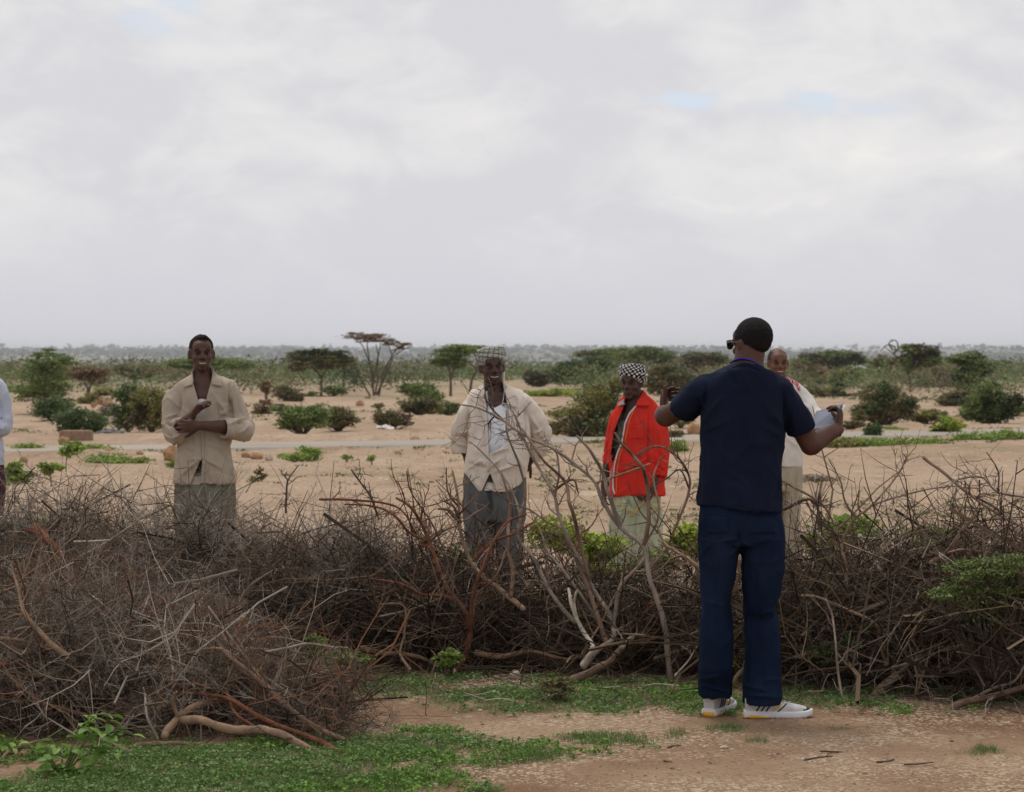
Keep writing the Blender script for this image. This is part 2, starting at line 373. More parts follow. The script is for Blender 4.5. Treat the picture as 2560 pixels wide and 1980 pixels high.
def build_road():
    xs = np.r_[np.linspace(-400, -40, 40), np.arange(-38, 40, .5), np.linspace(42, 400, 40)]; V = []
    offs = np.array([-RW, -RW+.12, -RW*.5, 0, RW*.5, RW-.12, RW])
    for x in xs:
        n = vnoise(np.c_[np.array([x, x])/1.3, [0, 9], [1, 1]])*.16
        for k, o in enumerate(offs):
            oo = o+(n[0] if k < 2 else n[1] if k > 4 else 0); yy = float(road_y(np.array(x)))+oo
            V.append((x, yy, float(zg(np.array([x]), np.array([yy]))[0])+(.05 if 0 < k < 6 else -.02)))
    k = len(offs); a = (np.arange(len(xs)-1)[:, None]*k+np.arange(k-1)[None]).ravel()
    m = mat('worn_tarmac', (.29, .26, .225), (.40, .335, .265), .95, .9, .4, 60, stretch=(.25, 1, 1))
    tag(mk('road', V, np.c_[a, a+k, a+k+1, a+1], m, smooth=False), kind='structure')
build_road()

# ------------------------------------------------------------------ rocks
def rock(name, px, py, wpx, hpx, m, label=None, cat=None, d=None, seed=0, group=None, flat=.8, sink=.2):
    d = d or dist(py); c = at(px, py, d); rx = wpx*.5*d/FPX; rz = hpx*.5*d/FPX
    V, F = ell((0, 0, 0), (1, 1, 1), n=18); V = V/np.linalg.norm(V, axis=1)[:, None]
    f = 1+.22*fbm(V*1.4+seed*3.1, 3)+.1*np.round(fbm(V*2.2+seed, 1)*2)/2
    V = V*f[:, None]*np.array([rx, rx*flat, rz*(1+sink)]); gz = float(zg(np.array([c[0]]), np.array([c[1]]))[0]); c[2] = gz
    V = V+c+np.array([0, 0, rz*(1-sink)])
    o = mk(name, V, F, m, base=tuple(c), smooth=False); return tag(o, label, cat, group)

# ------------------------------------------------------------------ vegetation
GREEN = {'green': ((.050, .082, .026), (.115, .155, .052)), 'dark': ((.028, .052, .02), (.065, .095, .036)), 'olive': ((.085, .095, .032), (.17, .165, .06)),
         'brown': ((.07, .052, .034), (.14, .098, .06)), 'brgreen': ((.06, .062, .03), (.12, .105, .052)), 'yellow': ((.11, .16, .025), (.22, .27, .05)),
         'weed': ((.075, .12, .028), (.17, .235, .06)), 'grey': ((.1, .09, .07), (.19, .165, .135))}
def leaves(C, size, colr, flat=.5, seed=0, aspect=2.2):
    """one small diamond per centre, random orientation"""
    r = np.random.default_rng(seed); n = len(C); a = r.random(n)*2*PI; el = r.normal(0, flat, n)
    u = np.c_[np.cos(a)*np.cos(el), np.sin(a)*np.cos(el), np.sin(el)]; w = r.normal(size=(n, 3)); w[:, 2] *= .6; w -= u*(w*u).sum(1)[:, None]; w /= np.linalg.norm(w, axis=1)[:, None]
    s = (size*r.uniform(.6, 1.35, n))[:, None]
    V = np.stack([C-u*s*.5, C+w*s*.5/aspect, C+u*s*.5, C-w*s*.5/aspect], 1).reshape(-1, 3)
    F = np.arange(n*4).reshape(n, 4); lo, hi = np.array(colr[0]), np.array(colr[1]); t = np.clip(r.random(n), 0, 1)[:, None]
    c = np.repeat(lo+(hi-lo)*t, 4, 0); return V, F, c
def stems_mesh(lines):
    cs = []
    for P, R in lines: cs.append(tube(P, R, 5, 3))
    return join(cs)
def plant(name, label, cat, lobes, col, base, n=1800, d=None, group=None, px=2.0, bark=None, stems=(), flat=.45, gap=.9, mixc=None, layer=1.0, nst=9, fill=.19, rad0=None):
    """tree or bush: lobes are (px, py, half width, half height) of leafy masses; stems are polylines in photo pixels"""
    d = d or dist(base[1]); sc = d/FPX; b = at(base[0], base[1], d); b[2] = float(zg(np.array([b[0]]), np.array([b[1]]))[0])
    E = empty(name, tuple(b), label=label, cat=cat, group=group)
    seed = abs(hash((round(base[0]), round(base[1])))) % 100000 if False else int(base[0]*7+base[1]*13) % 99991
    r = np.random.default_rng(seed); tot = sum(l[2]*l[3] for l in lobes); Cs = []; lines = []; cw = []
    root = b+np.array([0, 0, -.03]); tips = []
    for P in stems:
        rad = rad0 or (4.2 if len(P) > 2 and abs(P[0][1]-base[1]) < 14 else 2.6)
        Q = np.array([at(x, y, d+(k*.0 if k == 0 else r.normal(0, 6*sc))) for k, (x, y) in enumerate(P)]); rr = np.linspace(rad, rad*.4, len(Q))*sc
        lines.append((Q, rr)); tips.append(Q[-1])
    for (lx, ly, rx, ry) in lobes:
        m = max(40, int(1.9*n*(rx*ry)/tot)); c = at(lx, ly, d+r.normal(0, rx*sc*.25)); rx, ry = rx*1.12, ry*1.12; R = np.array([rx, rx*.8, ry])*sc
        ns = max(5, int(m/26)); u = r.normal(size=(ns, 3)); u /= np.linalg.norm(u, axis=1)[:, None]; u *= (r.random(ns)**.42*r.uniform(.85, 1.12, ns))[:, None]
        sub = c+u*R; k = r.integers(0, ns, m); sig = np.array([fill, fill, fill*.62*layer])*np.array([rx, rx*.8, max(ry, rx*.35)])*sc
        L_ = sub[k]+r.normal(size=(m, 3))*sig*gap
        gz = b[2]; L_[:, 2] = np.maximum(L_[:, 2], gz+.01+r.random(m)*.04); Cs.append(L_); cw.append(np.repeat(r.random(ns)[k][:, None], 1, 1))
        if stems:
            o = min(tips, key=lambda t: np.linalg.norm(t-c)); 
            if np.linalg.norm(o-c) > .3*R[0]: lines.append((np.array([o, (o+c)/2+r.normal(0, .12, 3)*R, c]), np.array([1.6, 1.1, .8])*sc*1.2))
            st = [o, c]
        else: st = [root]
        for q in sub[r.permutation(ns)[:nst]]:
            o = st[r.integers(len(st))]; mid = (o+q)/2+r.normal(0, .1, 3)*R; lines.append((np.array([o, mid, q]), np.array([1.3, .9, .5])*sc*(1.1 if stems else 1.3)))
    Cc = np.vstack(Cs); sz = px*3.3*sc; V, F, cc = leaves(Cc, sz, GREEN[col], flat, seed, 1.7)
    wv = np.vstack(cw); wv = np.repeat(wv, 4, 0); cc = cc*(.66+.62*wv)*1.95*np.array([1.06, 1.0, .9])
    if mixc:
        lo, hi = GREEN[mixc]; q = np.repeat(vnoise(Cc/(28*sc)+seed % 31) > .12, 4); cc[q] = (np.array(lo)+np.array(hi))/2*(.7+.6*r.random(q.sum()))[:, None]
    mk('crown', V, F, MT['leaf'], E, smooth=False, col=cc)
    V, F = stems_mesh(lines); mk('trunk' if stems else 'stem', V, F, bark or MT['bark'], E)
    return E
def plants():
    P = plant
    # --- left side
    P('acacia_tree', 'tall bushy green acacia with feathery tiers at the left edge of the plain', 'tree', [(118, 905, 62, 22), (100, 930, 62, 24), (125, 960, 55, 26), (85, 985, 45, 24), (135, 1000, 48, 24), (118, 882, 36, 10), (165, 900, 30, 14)], 'green', (110, 1036), 5200, stems=[[(110, 1036), (112, 990), (116, 920)]], nst=6, flat=.3, layer=.7)
    P('low_bush', 'low dark green bush at the foot of the feathery acacia on the left', 'bush', [(130, 1022, 44, 28)], 'dark', (130, 1052), 1700)
    P('round_bush', 'dark green round bush behind the concrete block', 'bush', [(200, 1050, 58, 30), (170, 1060, 30, 20), (240, 1062, 30, 20)], 'dark', (205, 1082), 3400)
    P('thorn_tree', 'brownish half bare thorn tree beside the tall feathery acacia', 'tree', [(200, 935, 32, 16), (240, 940, 30, 20), (222, 925, 40, 12)], 'brown', (221, 996), 1500, stems=[[(221, 996), (219, 970), (205, 945)], [(221, 985), (226, 965), (240, 945)]], flat=.3)
    P('flat_topped_tree', 'brownish green flat topped tree left of the man in the khaki shirt', 'tree', [(338, 924, 60, 11), (300, 920, 26, 7), (345, 938, 40, 9)], 'brgreen', (337, 968), 2000, stems=[[(337, 968), (336, 952), (320, 936)], [(338, 955), (348, 945), (365, 932)]], flat=.22, layer=.6)
    P('umbrella_acacia', 'wide green umbrella acacia whose crown spreads behind the head of the khaki shirted man', 'tree', [(455, 908, 46, 11), (560, 908, 60, 12), (600, 914, 40, 8), (520, 902, 50, 9), (480, 918, 30, 6)], 'green', (476, 985), 3600, stems=[[(476, 985), (482, 955), (490, 935), (505, 915)], [(484, 950), (468, 935), (440, 918)], [(488, 940), (530, 928), (580, 914)]], flat=.2, layer=.6)
    P('leafy_bush', 'dark green bush left of the olive bush behind the khaki shirted man', 'bush', [(322, 985, 30, 28), (312, 1035, 34, 34), (335, 1010, 30, 30)], 'dark', (320, 1074), 3000)
    P('leafy_bush', 'big olive yellow bush right behind the left arm of the khaki shirted man', 'bush', [(372, 1000, 46, 32), (400, 1030, 40, 40), (362, 1045, 40, 28), (345, 1005, 26, 26)], 'olive', (378, 1077), 4600, mixc='brgreen')
    P('dry_bush', 'small grey brown bush beside the rubble mound', 'bush', [(272, 1030, 26, 14)], 'grey', (272, 1044), 700)
    P('leafy_bush', 'small olive bush between the brownish thorn tree and the rubble mound', 'bush', [(262, 985, 26, 18), (215, 1005, 26, 18)], 'olive', (246, 1012), 1500)
    # --- between the khaki man and the turbaned man
    P('spreading_acacia', 'dark spreading acacia left of the bare umbrella tree', 'tree', [(762, 892, 44, 14), (800, 888, 50, 14), (838, 896, 44, 18), (800, 877, 20, 6), (745, 918, 26, 12), (800, 910, 48, 12)], 'brgreen', (803, 989), 5200, stems=[[(803, 989), (804, 960), (802, 940), (780, 918)], [(803, 945), (815, 928), (840, 905)], [(800, 940), (790, 925), (755, 905)]], mixc='dark', flat=.25, layer=.7)
    P('hanging_acacia', 'brownish drooping tree between the dark acacia and the bare umbrella tree', 'tree', [(862, 905, 24, 16), (868, 925, 24, 22), (885, 935, 14, 26)], 'brgreen', (858, 976), 2000, stems=[[(858, 976), (860, 945), (866, 915)]], flat=.3)
    um = [[(934, 989), (932, 945), (930, 925), (915, 885), (905, 862), (885, 846)], [(934, 985), (928, 930), (922, 890), (918, 860), (925, 846)], [(938, 985), (945, 940), (941, 912), (948, 880), (952, 856)],
          [(942, 986), (960, 945), (972, 905), (990, 875), (1012, 862)], [(944, 985), (966, 935), (980, 900), (975, 872), (968, 858)], [(926, 990), (905, 955), (895, 935), (884, 900)], [(930, 960), (945, 900), (940, 860)],
          [(948, 988), (955, 950), (962, 920), (985, 890), (1030, 862)]]
    P('bare_umbrella_tree', 'tall thin umbrella shaped tree with many bare stems and a flat brown crown', 'tree', [(885, 835, 26, 5), (910, 843, 44, 7), (945, 840, 34, 6), (965, 851, 26, 5), (985, 860, 26, 5), (1015, 861, 26, 4), (1000, 868, 24, 6), (925, 853, 30, 5)], 'brown', (936, 989), 1500, stems=um, flat=.14, layer=.5, nst=16, px=1.7, rad0=2.6)
    P('spreading_bush', 'wide bright green bush on the bare sand right of the khaki shirted man', 'bush', [(745, 1040, 48, 26), (770, 1052, 52, 20), (792, 1030, 34, 20), (725, 1060, 34, 12), (700, 1020, 24, 8)], 'green', (758, 1076), 4200)
    P('spreading_bush', 'sparse olive bush touching the right side of the wide bright green one', 'bush', [(845, 1040, 34, 24), (870, 1052, 28, 14), (830, 1055, 30, 14)], 'brgreen', (842, 1070), 1600, mixc='olive')
    P('thorny_bush', 'dark brown green thorny bush standing over the white rag', 'bush', [(975, 1040, 34, 18), (1005, 1052, 28, 14), (948, 1050, 20, 12)], 'brgreen', (985, 1067), 1500, mixc='brown')
    P('thorny_bush', 'red brown dry bush at the left of the wide bright green bush', 'bush', [(662, 1020, 24, 20), (650, 1032, 20, 12)], 'brown', (662, 1040), 800)
    P('leafy_bush', 'dark green bush behind and left of the turbaned man in the cream shirt', 'bush', [(1050, 975, 44, 18), (1075, 992, 34, 16), (1020, 970, 26, 12)], 'green', (1062, 1008), 2500)
    P('low_bush', 'grey olive low bush at the roadside left of the turbaned man', 'bush', [(1040, 1015, 40, 18), (1075, 1020, 30, 16)], 'olive', (1045, 1036), 2300, mixc='brgreen')
    P('low_bush', 'small bright green bush close to the left elbow of the turbaned man', 'bush', [(1128, 1018, 24, 14), (1105, 1024, 18, 10)], 'green', (1125, 1034), 900)
    P('low_bush', 'small lone tuft of olive scrub in the open sand', 'bush', [(945, 1013, 12, 6)], 'olive', (945, 1019), 240)
    P('thorny_bush', 'brown scrub bush in front of the dark spreading acacia', 'bush', [(712, 982, 34, 14), (738, 992, 22, 12)], 'brown', (715, 1004), 1100, mixc='olive')
    P('thorny_bush', 'reddish bare little bush left of the brown scrub bush', 'bush', [(664, 968, 14, 14)], 'brown', (664, 1000), 500, stems=[[(666, 1000), (665, 980), (662, 970)]])
    P('low_bush', 'green bush in front of the feet of the dark spreading acacia', 'bush', [(838, 975, 30, 10), (770, 990, 24, 10)], 'green', (830, 990), 1100)
    P('twin_trunk_acacia', 'open green acacia with its trunk left of the turbaned head', 'tree', [(1120, 888, 44, 12), (1150, 872, 46, 9), (1100, 905, 28, 12), (1135, 905, 36, 14)], 'green', (1127, 991), 3000, stems=[[(1127, 991), (1127, 950), (1122, 920), (1110, 900)], [(1127, 945), (1138, 920), (1150, 885)]], flat=.22, layer=.7)
    P('leaning_acacia', 'thin green acacia leaning out behind the turbaned head', 'tree', [(1185, 872, 34, 9), (1210, 880, 24, 9), (1165, 866, 26, 5), (1160, 880, 30, 6)], 'green', (1175, 985), 1500, stems=[[(1175, 985), (1180, 950), (1192, 925), (1200, 905), (1205, 885)], [(1192, 922), (1170, 905), (1145, 898)], [(1200, 905), (1185, 885), (1170, 870)]], flat=.22, layer=.6)
    # --- right of the turbaned man
    P('dense_thicket', 'long green thicket of flat topped trees behind the checked turban', 'tree', [(1480, 885, 40, 10), (1530, 880, 46, 10), (1590, 879, 44, 10), (1640, 886, 50, 12), (1560, 895, 80, 16), (1660, 900, 34, 14), (1620, 872, 30, 6)], 'green', (1575, 950), 6500, stems=[[(1560, 950), (1562, 920), (1550, 895)], [(1600, 950), (1604, 915), (1620, 890)]], flat=.22, mixc='olive')
    P('dense_tree', 'dark green tree mass left of the checked turban', 'tree', [(1430, 918, 44, 18), (1470, 930, 50, 26), (1500, 910, 40, 18), (1420, 945, 40, 18)], 'dark', (1462, 975), 4800, stems=[[(1462, 975), (1460, 945), (1455, 925)]], mixc='green')
    P('thorny_bush', 'rust brown round tree in the scrub right of the turbaned man', 'bush', [(1348, 940, 32, 14), (1340, 955, 26, 10)], 'brown', (1347, 968), 1400, mixc='brgreen')
    P('low_bush', 'bright green low bushes just above the right shoulder of the turbaned man', 'bush', [(1340, 985, 36, 9), (1400, 980, 50, 6), (1375, 988, 20, 6)], 'yellow', (1362, 994), 1400, mixc='green')
    P('sprawling_bush', 'big sprawling yellow green bush between the turbaned man and the red jacket', 'bush', [(1500, 985, 40, 28), (1470, 1010, 44, 30), (1520, 1010, 34, 34), (1440, 1065, 50, 24), (1500, 1065, 50, 28), (1390, 1035, 48, 8), (1375, 1070, 30, 16), (1540, 960, 22, 18), (1420, 1030, 40, 12)], 'olive', (1470, 1096), 6500, mixc='green', gap=1.2)
    P('thorny_bush', 'brown green shrub behind the raised thumb', 'bush', [(1660, 935, 34, 24), (1700, 955, 34, 26), (1640, 960, 30, 24), (1700, 985, 34, 20)], 'brgreen', (1672, 1003), 4300, mixc='green')
    P('flat_topped_tree', 'brown green flat topped tree left of the head in front', 'tree', [(1760, 888, 50, 9), (1740, 905, 46, 14), (1790, 900, 40, 14), (1730, 922, 34, 12)], 'brgreen', (1752, 955), 3200, stems=[[(1752, 955), (1754, 930), (1765, 900)]], mixc='green', flat=.22)
    P('low_bush', 'small olive bush under the left elbow of the man in front', 'bush', [(1702, 1052, 24, 10)], 'olive', (1702, 1064), 700)
    P('low_bush', 'grey olive bush between road and red jacket', 'bush', [(1688, 1086, 24, 10)], 'brgreen', (1690, 1098), 700)
    # --- right side
    P('spreading_acacia', 'dense green acacia directly behind the bald man', 'tree', [(2060, 890, 46, 12), (2100, 886, 52, 10), (2030, 905, 44, 18), (2090, 905, 60, 16), (2140, 900, 30, 12)], 'green', (2080, 950), 5200, stems=[[(2078, 960), (2080, 930), (2075, 905)], [(2079, 935), (2092, 920), (2110, 900)]], flat=.22, mixc='brgreen')
    P('thorny_bush', 'dull brown bush under the dense acacia behind the bald man', 'bush', [(2030, 940, 46, 22), (2000, 925, 26, 18)], 'brown', (2030, 966), 2000, mixc='brgreen')
    P('round_bush', 'round olive green bush below the white roof', 'bush', [(2115, 945, 36, 22), (2098, 958, 26, 14)], 'olive', (2112, 972), 2200, mixc='green')
    P('low_bush', 'pale green low scrub on the bank right of the bald man', 'bush', [(2020, 975, 40, 9), (2090, 978, 34, 10), (2060, 982, 26, 8), (2160, 985, 20, 6)], 'olive', (2055, 990), 1600, mixc='green')
    P('forked_acacia', 'green acacia with a bare bent limb on the left and a forked trunk', 'tree', [(2295, 875, 40, 14), (2310, 900, 38, 22), (2270, 905, 28, 18), (2330, 890, 24, 22), (2285, 865, 32, 6)], 'green', (2277, 981), 3600,
      stems=[[(2277, 981), (2275, 950), (2270, 935)], [(2270, 935), (2262, 912), (2245, 895), (2228, 880), (2210, 866)], [(2235, 885), (2238, 870), (2225, 862), (2212, 866), (2202, 878)], [(2238, 880), (2246, 868), (2240, 852), (2226, 850)], [(2272, 935), (2282, 915), (2300, 890)], [(2270, 930), (2272, 905), (2278, 880)], [(2232, 874), (2222, 858), (2236, 850)], [(2250, 898), (2256, 880), (2262, 868)]], flat=.25, mixc='brgreen')
    P('dense_tree', 'dull green tree left of the forked acacia', 'tree', [(2212, 905, 34, 14), (2200, 925, 28, 16)], 'brgreen', (2212, 962), 2200, stems=[[(2212, 962), (2212, 940), (2210, 915)]])
    P('thorny_bush', 'brown green scrub right of the forked trunk', 'bush', [(2358, 938, 34, 20), (2375, 950, 26, 18), (2310, 960, 36, 10)], 'brgreen', (2350, 968), 2600, mixc='brown')
    P('dense_tree', 'tall green tree standing left of the biggest right hand bush', 'tree', [(2420, 898, 44, 16), (2440, 920, 42, 22), (2412, 945, 34, 26), (2430, 965, 40, 20), (2390, 900, 22, 8)], 'green', (2424, 1004), 4600, stems=[[(2424, 1004), (2424, 965), (2428, 920)]], flat=.25, mixc='dark')
    P('round_bush', 'big bushy green shrub right of the notebook', 'bush', [(2205, 985, 46, 30), (2240, 1005, 40, 30), (2190, 1020, 46, 26), (2235, 1030, 50, 24), (2165, 1032, 34, 22), (2275, 1010, 20, 20)], 'brgreen', (2210, 1057), 6000, mixc='green')
    P('round_bush', 'biggest dark green bush at the right edge of the plain', 'bush', [(2470, 985, 44, 30), (2440, 1020, 44, 28), (2500, 1020, 48, 32), (2540, 1010, 24, 28), (2470, 1035, 60, 20)], 'green', (2478, 1056), 6500, mixc='dark')
    P('low_bush', 'low dull green bush leaning on the left of the biggest right hand bush', 'bush', [(2375, 1000, 38, 14), (2400, 990, 24, 14)], 'brgreen', (2372, 1018), 1600)
    P('leafy_bush', 'small dark blue green shrub on the verge right of the notebook', 'bush', [(2186, 1074, 22, 16), (2178, 1082, 18, 10)], 'dark', (2184, 1093), 1100)
    P('leafy_bush', 'yellow green weedy bush on the road verge at the right', 'bush', [(2368, 1060, 26, 20), (2385, 1068, 26, 14), (2345, 1070, 18, 12)], 'yellow', (2366, 1084), 1800, mixc='olive')
    P('low_bush', 'olive bush between the two big right hand shrubs', 'bush', [(2325, 1038, 36, 14), (2300, 1042, 24, 12)], 'olive', (2322, 1055), 1600, mixc='green')
    P('dense_tree', 'far rounded green tree beside the white house at the right edge', 'tree', [(2506, 915, 26, 12)], 'green', (2506, 945), 1200, stems=[[(2506, 945), (2506, 930), (2506, 918)]])
    P('low_bush', 'sparse grey bush just left of the notebook pages by the road', 'bush', [(2128, 1062, 30, 10), (2150, 1040, 18, 14)], 'brgreen', (2130, 1075), 800)
    # --- small things beyond the fence
    P('seedling', 'dark leafy sapling beyond the brush fence at the left', 'plant', [(178, 1115, 22, 10), (160, 1130, 14, 14), (192, 1122, 14, 10)], 'weed', (168, 1172), 260, d=22, stems=[[(165, 1178), (166, 1150), (172, 1120)]], px=4, rad0=1.6, fill=.4)
    P('seedling', 'pale green sapling rising above the brush at far left', 'plant', [(125, 1165, 20, 12), (118, 1180, 12, 8), (143, 1168, 12, 8)], 'weed', (128, 1205), 200, d=18, stems=[[(128, 1215), (127, 1190), (124, 1168)]], px=4.5, rad0=1.5, fill=.4)
    P('seedling', 'dark green leafy shrub by the trousers of the pale blue shirted person', 'plant', [(20, 1175, 26, 20), (40, 1200, 30, 16), (70, 1182, 20, 10)], 'weed', (38, 1240), 420, d=17, stems=[[(38, 1245), (34, 1210), (25, 1180)]], px=4.2, rad0=1.8, fill=.35)
    P('dry_twig_plant', 'small lone dry green sprig right of the khaki shirt hem', 'plant', [(648, 1180, 12, 10), (632, 1200, 14, 9), (655, 1190, 10, 8)], 'brgreen', (617, 1222), 170, d=20, stems=[[(615, 1232), (630, 1205), (648, 1178)], [(630, 1205), (655, 1192)]], px=2.2, rad0=1.4, fill=.4)
    for (x, y, wd, h, n, lab) in [(62, 1120, 32, 12, 330, 'bright weed clump by the small orange stone at the left roadside'), (230, 1125, 46, 12, 500, 'bright weeds on the near verge below the concrete block'),
          (275, 1150, 52, 14, 620, 'longest bright weed patch left of the big boulder'), (355, 1152, 20, 8, 240, 'small bright weed tuft between the weed patch and the big boulder'), (435, 1158, 14, 8, 200, 'weed tuft at the foot of the big boulder'),
          (772, 1135, 26, 16, 420, 'tallest bright weed beyond the brush right of the khaki shirted man'), (733, 1143, 34, 8, 350, 'flat bright weeds left of the tall weed'), (867, 1142, 10, 7, 130, 'lone small weed in the sand right of the tall weed'), (930, 1147, 9, 7, 120, 'second lone small weed nearer the turbaned man'),
          (1692, 1118, 26, 14, 420, 'green weeds right of the red jacket'), (2200, 1112, 120, 17, 2200, 'long green weed strip on the near verge right of the raised forearm'), (2110, 1112, 46, 17, 800, 'olive weeds close to the right elbow of the man in front'),
          (2470, 1098, 84, 19, 1900, 'bright green weed bank at the right edge beside the road'), (2300, 1112, 60, 15, 900, 'green weeds before the road at the right, between the two longer strips'), (1500, 1108, 34, 7, 260, 'yellowish creeping weed by the road left of the red jacket'), (2230, 1072, 24, 4, 200, 'thin green tuft line on the far verge'), (40, 975, 30, 10, 300, 'green scrub behind the shoulder of the pale blue shirted person')]:
        P('weed_clump', lab, 'weeds', [(x, y, wd, h)] if wd < 60 else [(x-wd*.6, y+2, wd*.42, h), (x, y-2, wd*.45, h*.8), (x+wd*.6, y+1, wd*.42, h)], 'weed' if 'olive' not in lab and 'yellowish' not in lab else 'olive', (x, y+h*.55), int(n*1.4), px=2.4, flat=.6, nst=2, fill=.3)
    # leafy green plants growing behind / inside the fence
    for (x, y, wd, h, n, lab, c) in [(1390, 1330, 60, 34, 420, 'bright green leaves seen through the brush below the cream shirt', 'yellow'), (1480, 1360, 60, 30, 420, 'bright green leaves behind the brush left of the pale wrap skirt', 'yellow'), (1720, 1345, 44, 34, 380, 'yellow green leaves behind the brush left of the jeans', 'yellow'),
          (1640, 1400, 50, 24, 300, 'green leaves low behind the brush under the pale wrap skirt', 'weed'), (2130, 1325, 60, 34, 420, 'green leafy plant behind the brush right of the jeans', 'weed'), (2050, 1360, 40, 22, 220, 'yellow green leaves low behind the brush beside the jeans', 'yellow'), (1150, 1420, 50, 40, 360, 'green leaves behind the red stemmed dead shrub', 'weed'), (1500, 1440, 60, 30, 300, 'yellow green leaves deep behind the tall grey branches', 'yellow'), (2330, 1340, 60, 24, 280, 'green leaves glimpsed through the brush at the right', 'weed'), (60, 1330, 90, 30, 500, 'green leaves among the grey brush at the far left', 'green')]:
        P('leafy_weed', lab, 'plant', [(x, y, wd, h), (x+wd*.4, y+h*.7, wd*.6, h*.7)], c, (x, y+90), int(n*2.2), d=14.1, px=4.4, flat=.6, nst=4, gap=1.3)
plants()

def far_scrub():
    r = np.random.default_rng(3)
    # belt of scrub on the flat before the valley: clumps of leaves (one mass, nobody could count them)
    n = 2100; px = np.where(r.random(n) < .8, r.uniform(-300, 2860, n), r.uniform(-2400, 5000, n)); d = 120+360*r.random(n)**.75; x = (px-1280)*d/FPX
    keep = fbm(np.c_[x/30, d/40, x*0], 3)*1.15+((d-158)/140)+.12*(px > 1500) > 0; x, d = x[keep], d[keep]; Cs = []; cc = []; nb = 260; d2 = 186+200*r.random(nb)**1.2; x2 = (r.uniform(-900, 3460, nb)-1280)*d2/FPX; big = np.r_[np.zeros(len(x), bool), np.ones(nb, bool)]; x, d = np.r_[x, x2], np.r_[d, d2]
    for a, b, bg_ in zip(x, d, big):
        h = r.uniform(1.3, 2.9)*(.75+b/800) if bg_ else r.uniform(.8, 2.1)*(.7+b/700); wdt = h*r.uniform(.9, 1.7); m = int(300*(h*wdt)/(b/150)**1.7/5)+60 if bg_ else int(50*wdt*h/(b/150)**1.6/3)+16; u = r.normal(size=(m, 3)); u /= np.linalg.norm(u, axis=1)[:, None]; u *= (r.random(m)**.33)[:, None]
        z0 = float(zg(np.array([a]), np.array([b]))[0]); c = np.c_[a+u[:, 0]*wdt, b+u[:, 1]*wdt, z0+h*.55+u[:, 2]*h*.5+r.normal(0, .1, m)]
        Cs.append(c); k = ['green', 'brgreen', 'olive', 'dark', 'brown', 'green'][r.integers(6)]; q = np.array(GREEN[k]); cc.append((q[0]+(q[1]-q[0])*r.random((m, 1)))*r.uniform(1.1, 2.1))
    C = np.vstack(Cs); s = C[:, 1]/2418*2.9; V, F, _ = leaves(C, s, GREEN['green'], .4, 5, 1.6); c = np.repeat(np.vstack(cc), 4, 0)
    o = mk('scrub_belt', V, F, MT['leaf'], base=(0, 300, -2), smooth=False, col=c); tag(o, 'dense green belt of thorn scrub across the plain', 'scrub', kind='stuff')
    # distant wooded slope
    n = 10000; d = np.exp(r.uniform(math.log(1500), math.log(9000), n)); x = r.uniform(-.5, .5, n)*d; f = fbm(np.c_[x/500, d/900, x*0+4], 4)
    k = f > r.uniform(-.5, .3, n); x, d = x[k], d[k]; z = zg(x, d); C = np.repeat(np.c_[x, d, z], 7, 0); q = len(C)
    sz = np.repeat(d/1000, 7)*r.uniform(.7, 1.3, q); C[:, 0] += r.normal(0, 1, q)*sz*5; C[:, 1] += r.normal(0, 6, q); C[:, 2] += r.random(q)*sz*1.6+.5*sz
    V, F, c = leaves(C, sz*2.8, ((.035, .055, .026), (.09, .115, .055)), .35, 9, 2.2)
    tag(mk('distant_woodland', V, F, MT['leaf'], base=(0, 4000, -20), smooth=False, col=c), 'hazy wooded slope with countless far trees along the horizon', 'woodland', kind='stuff')
far_scrub()

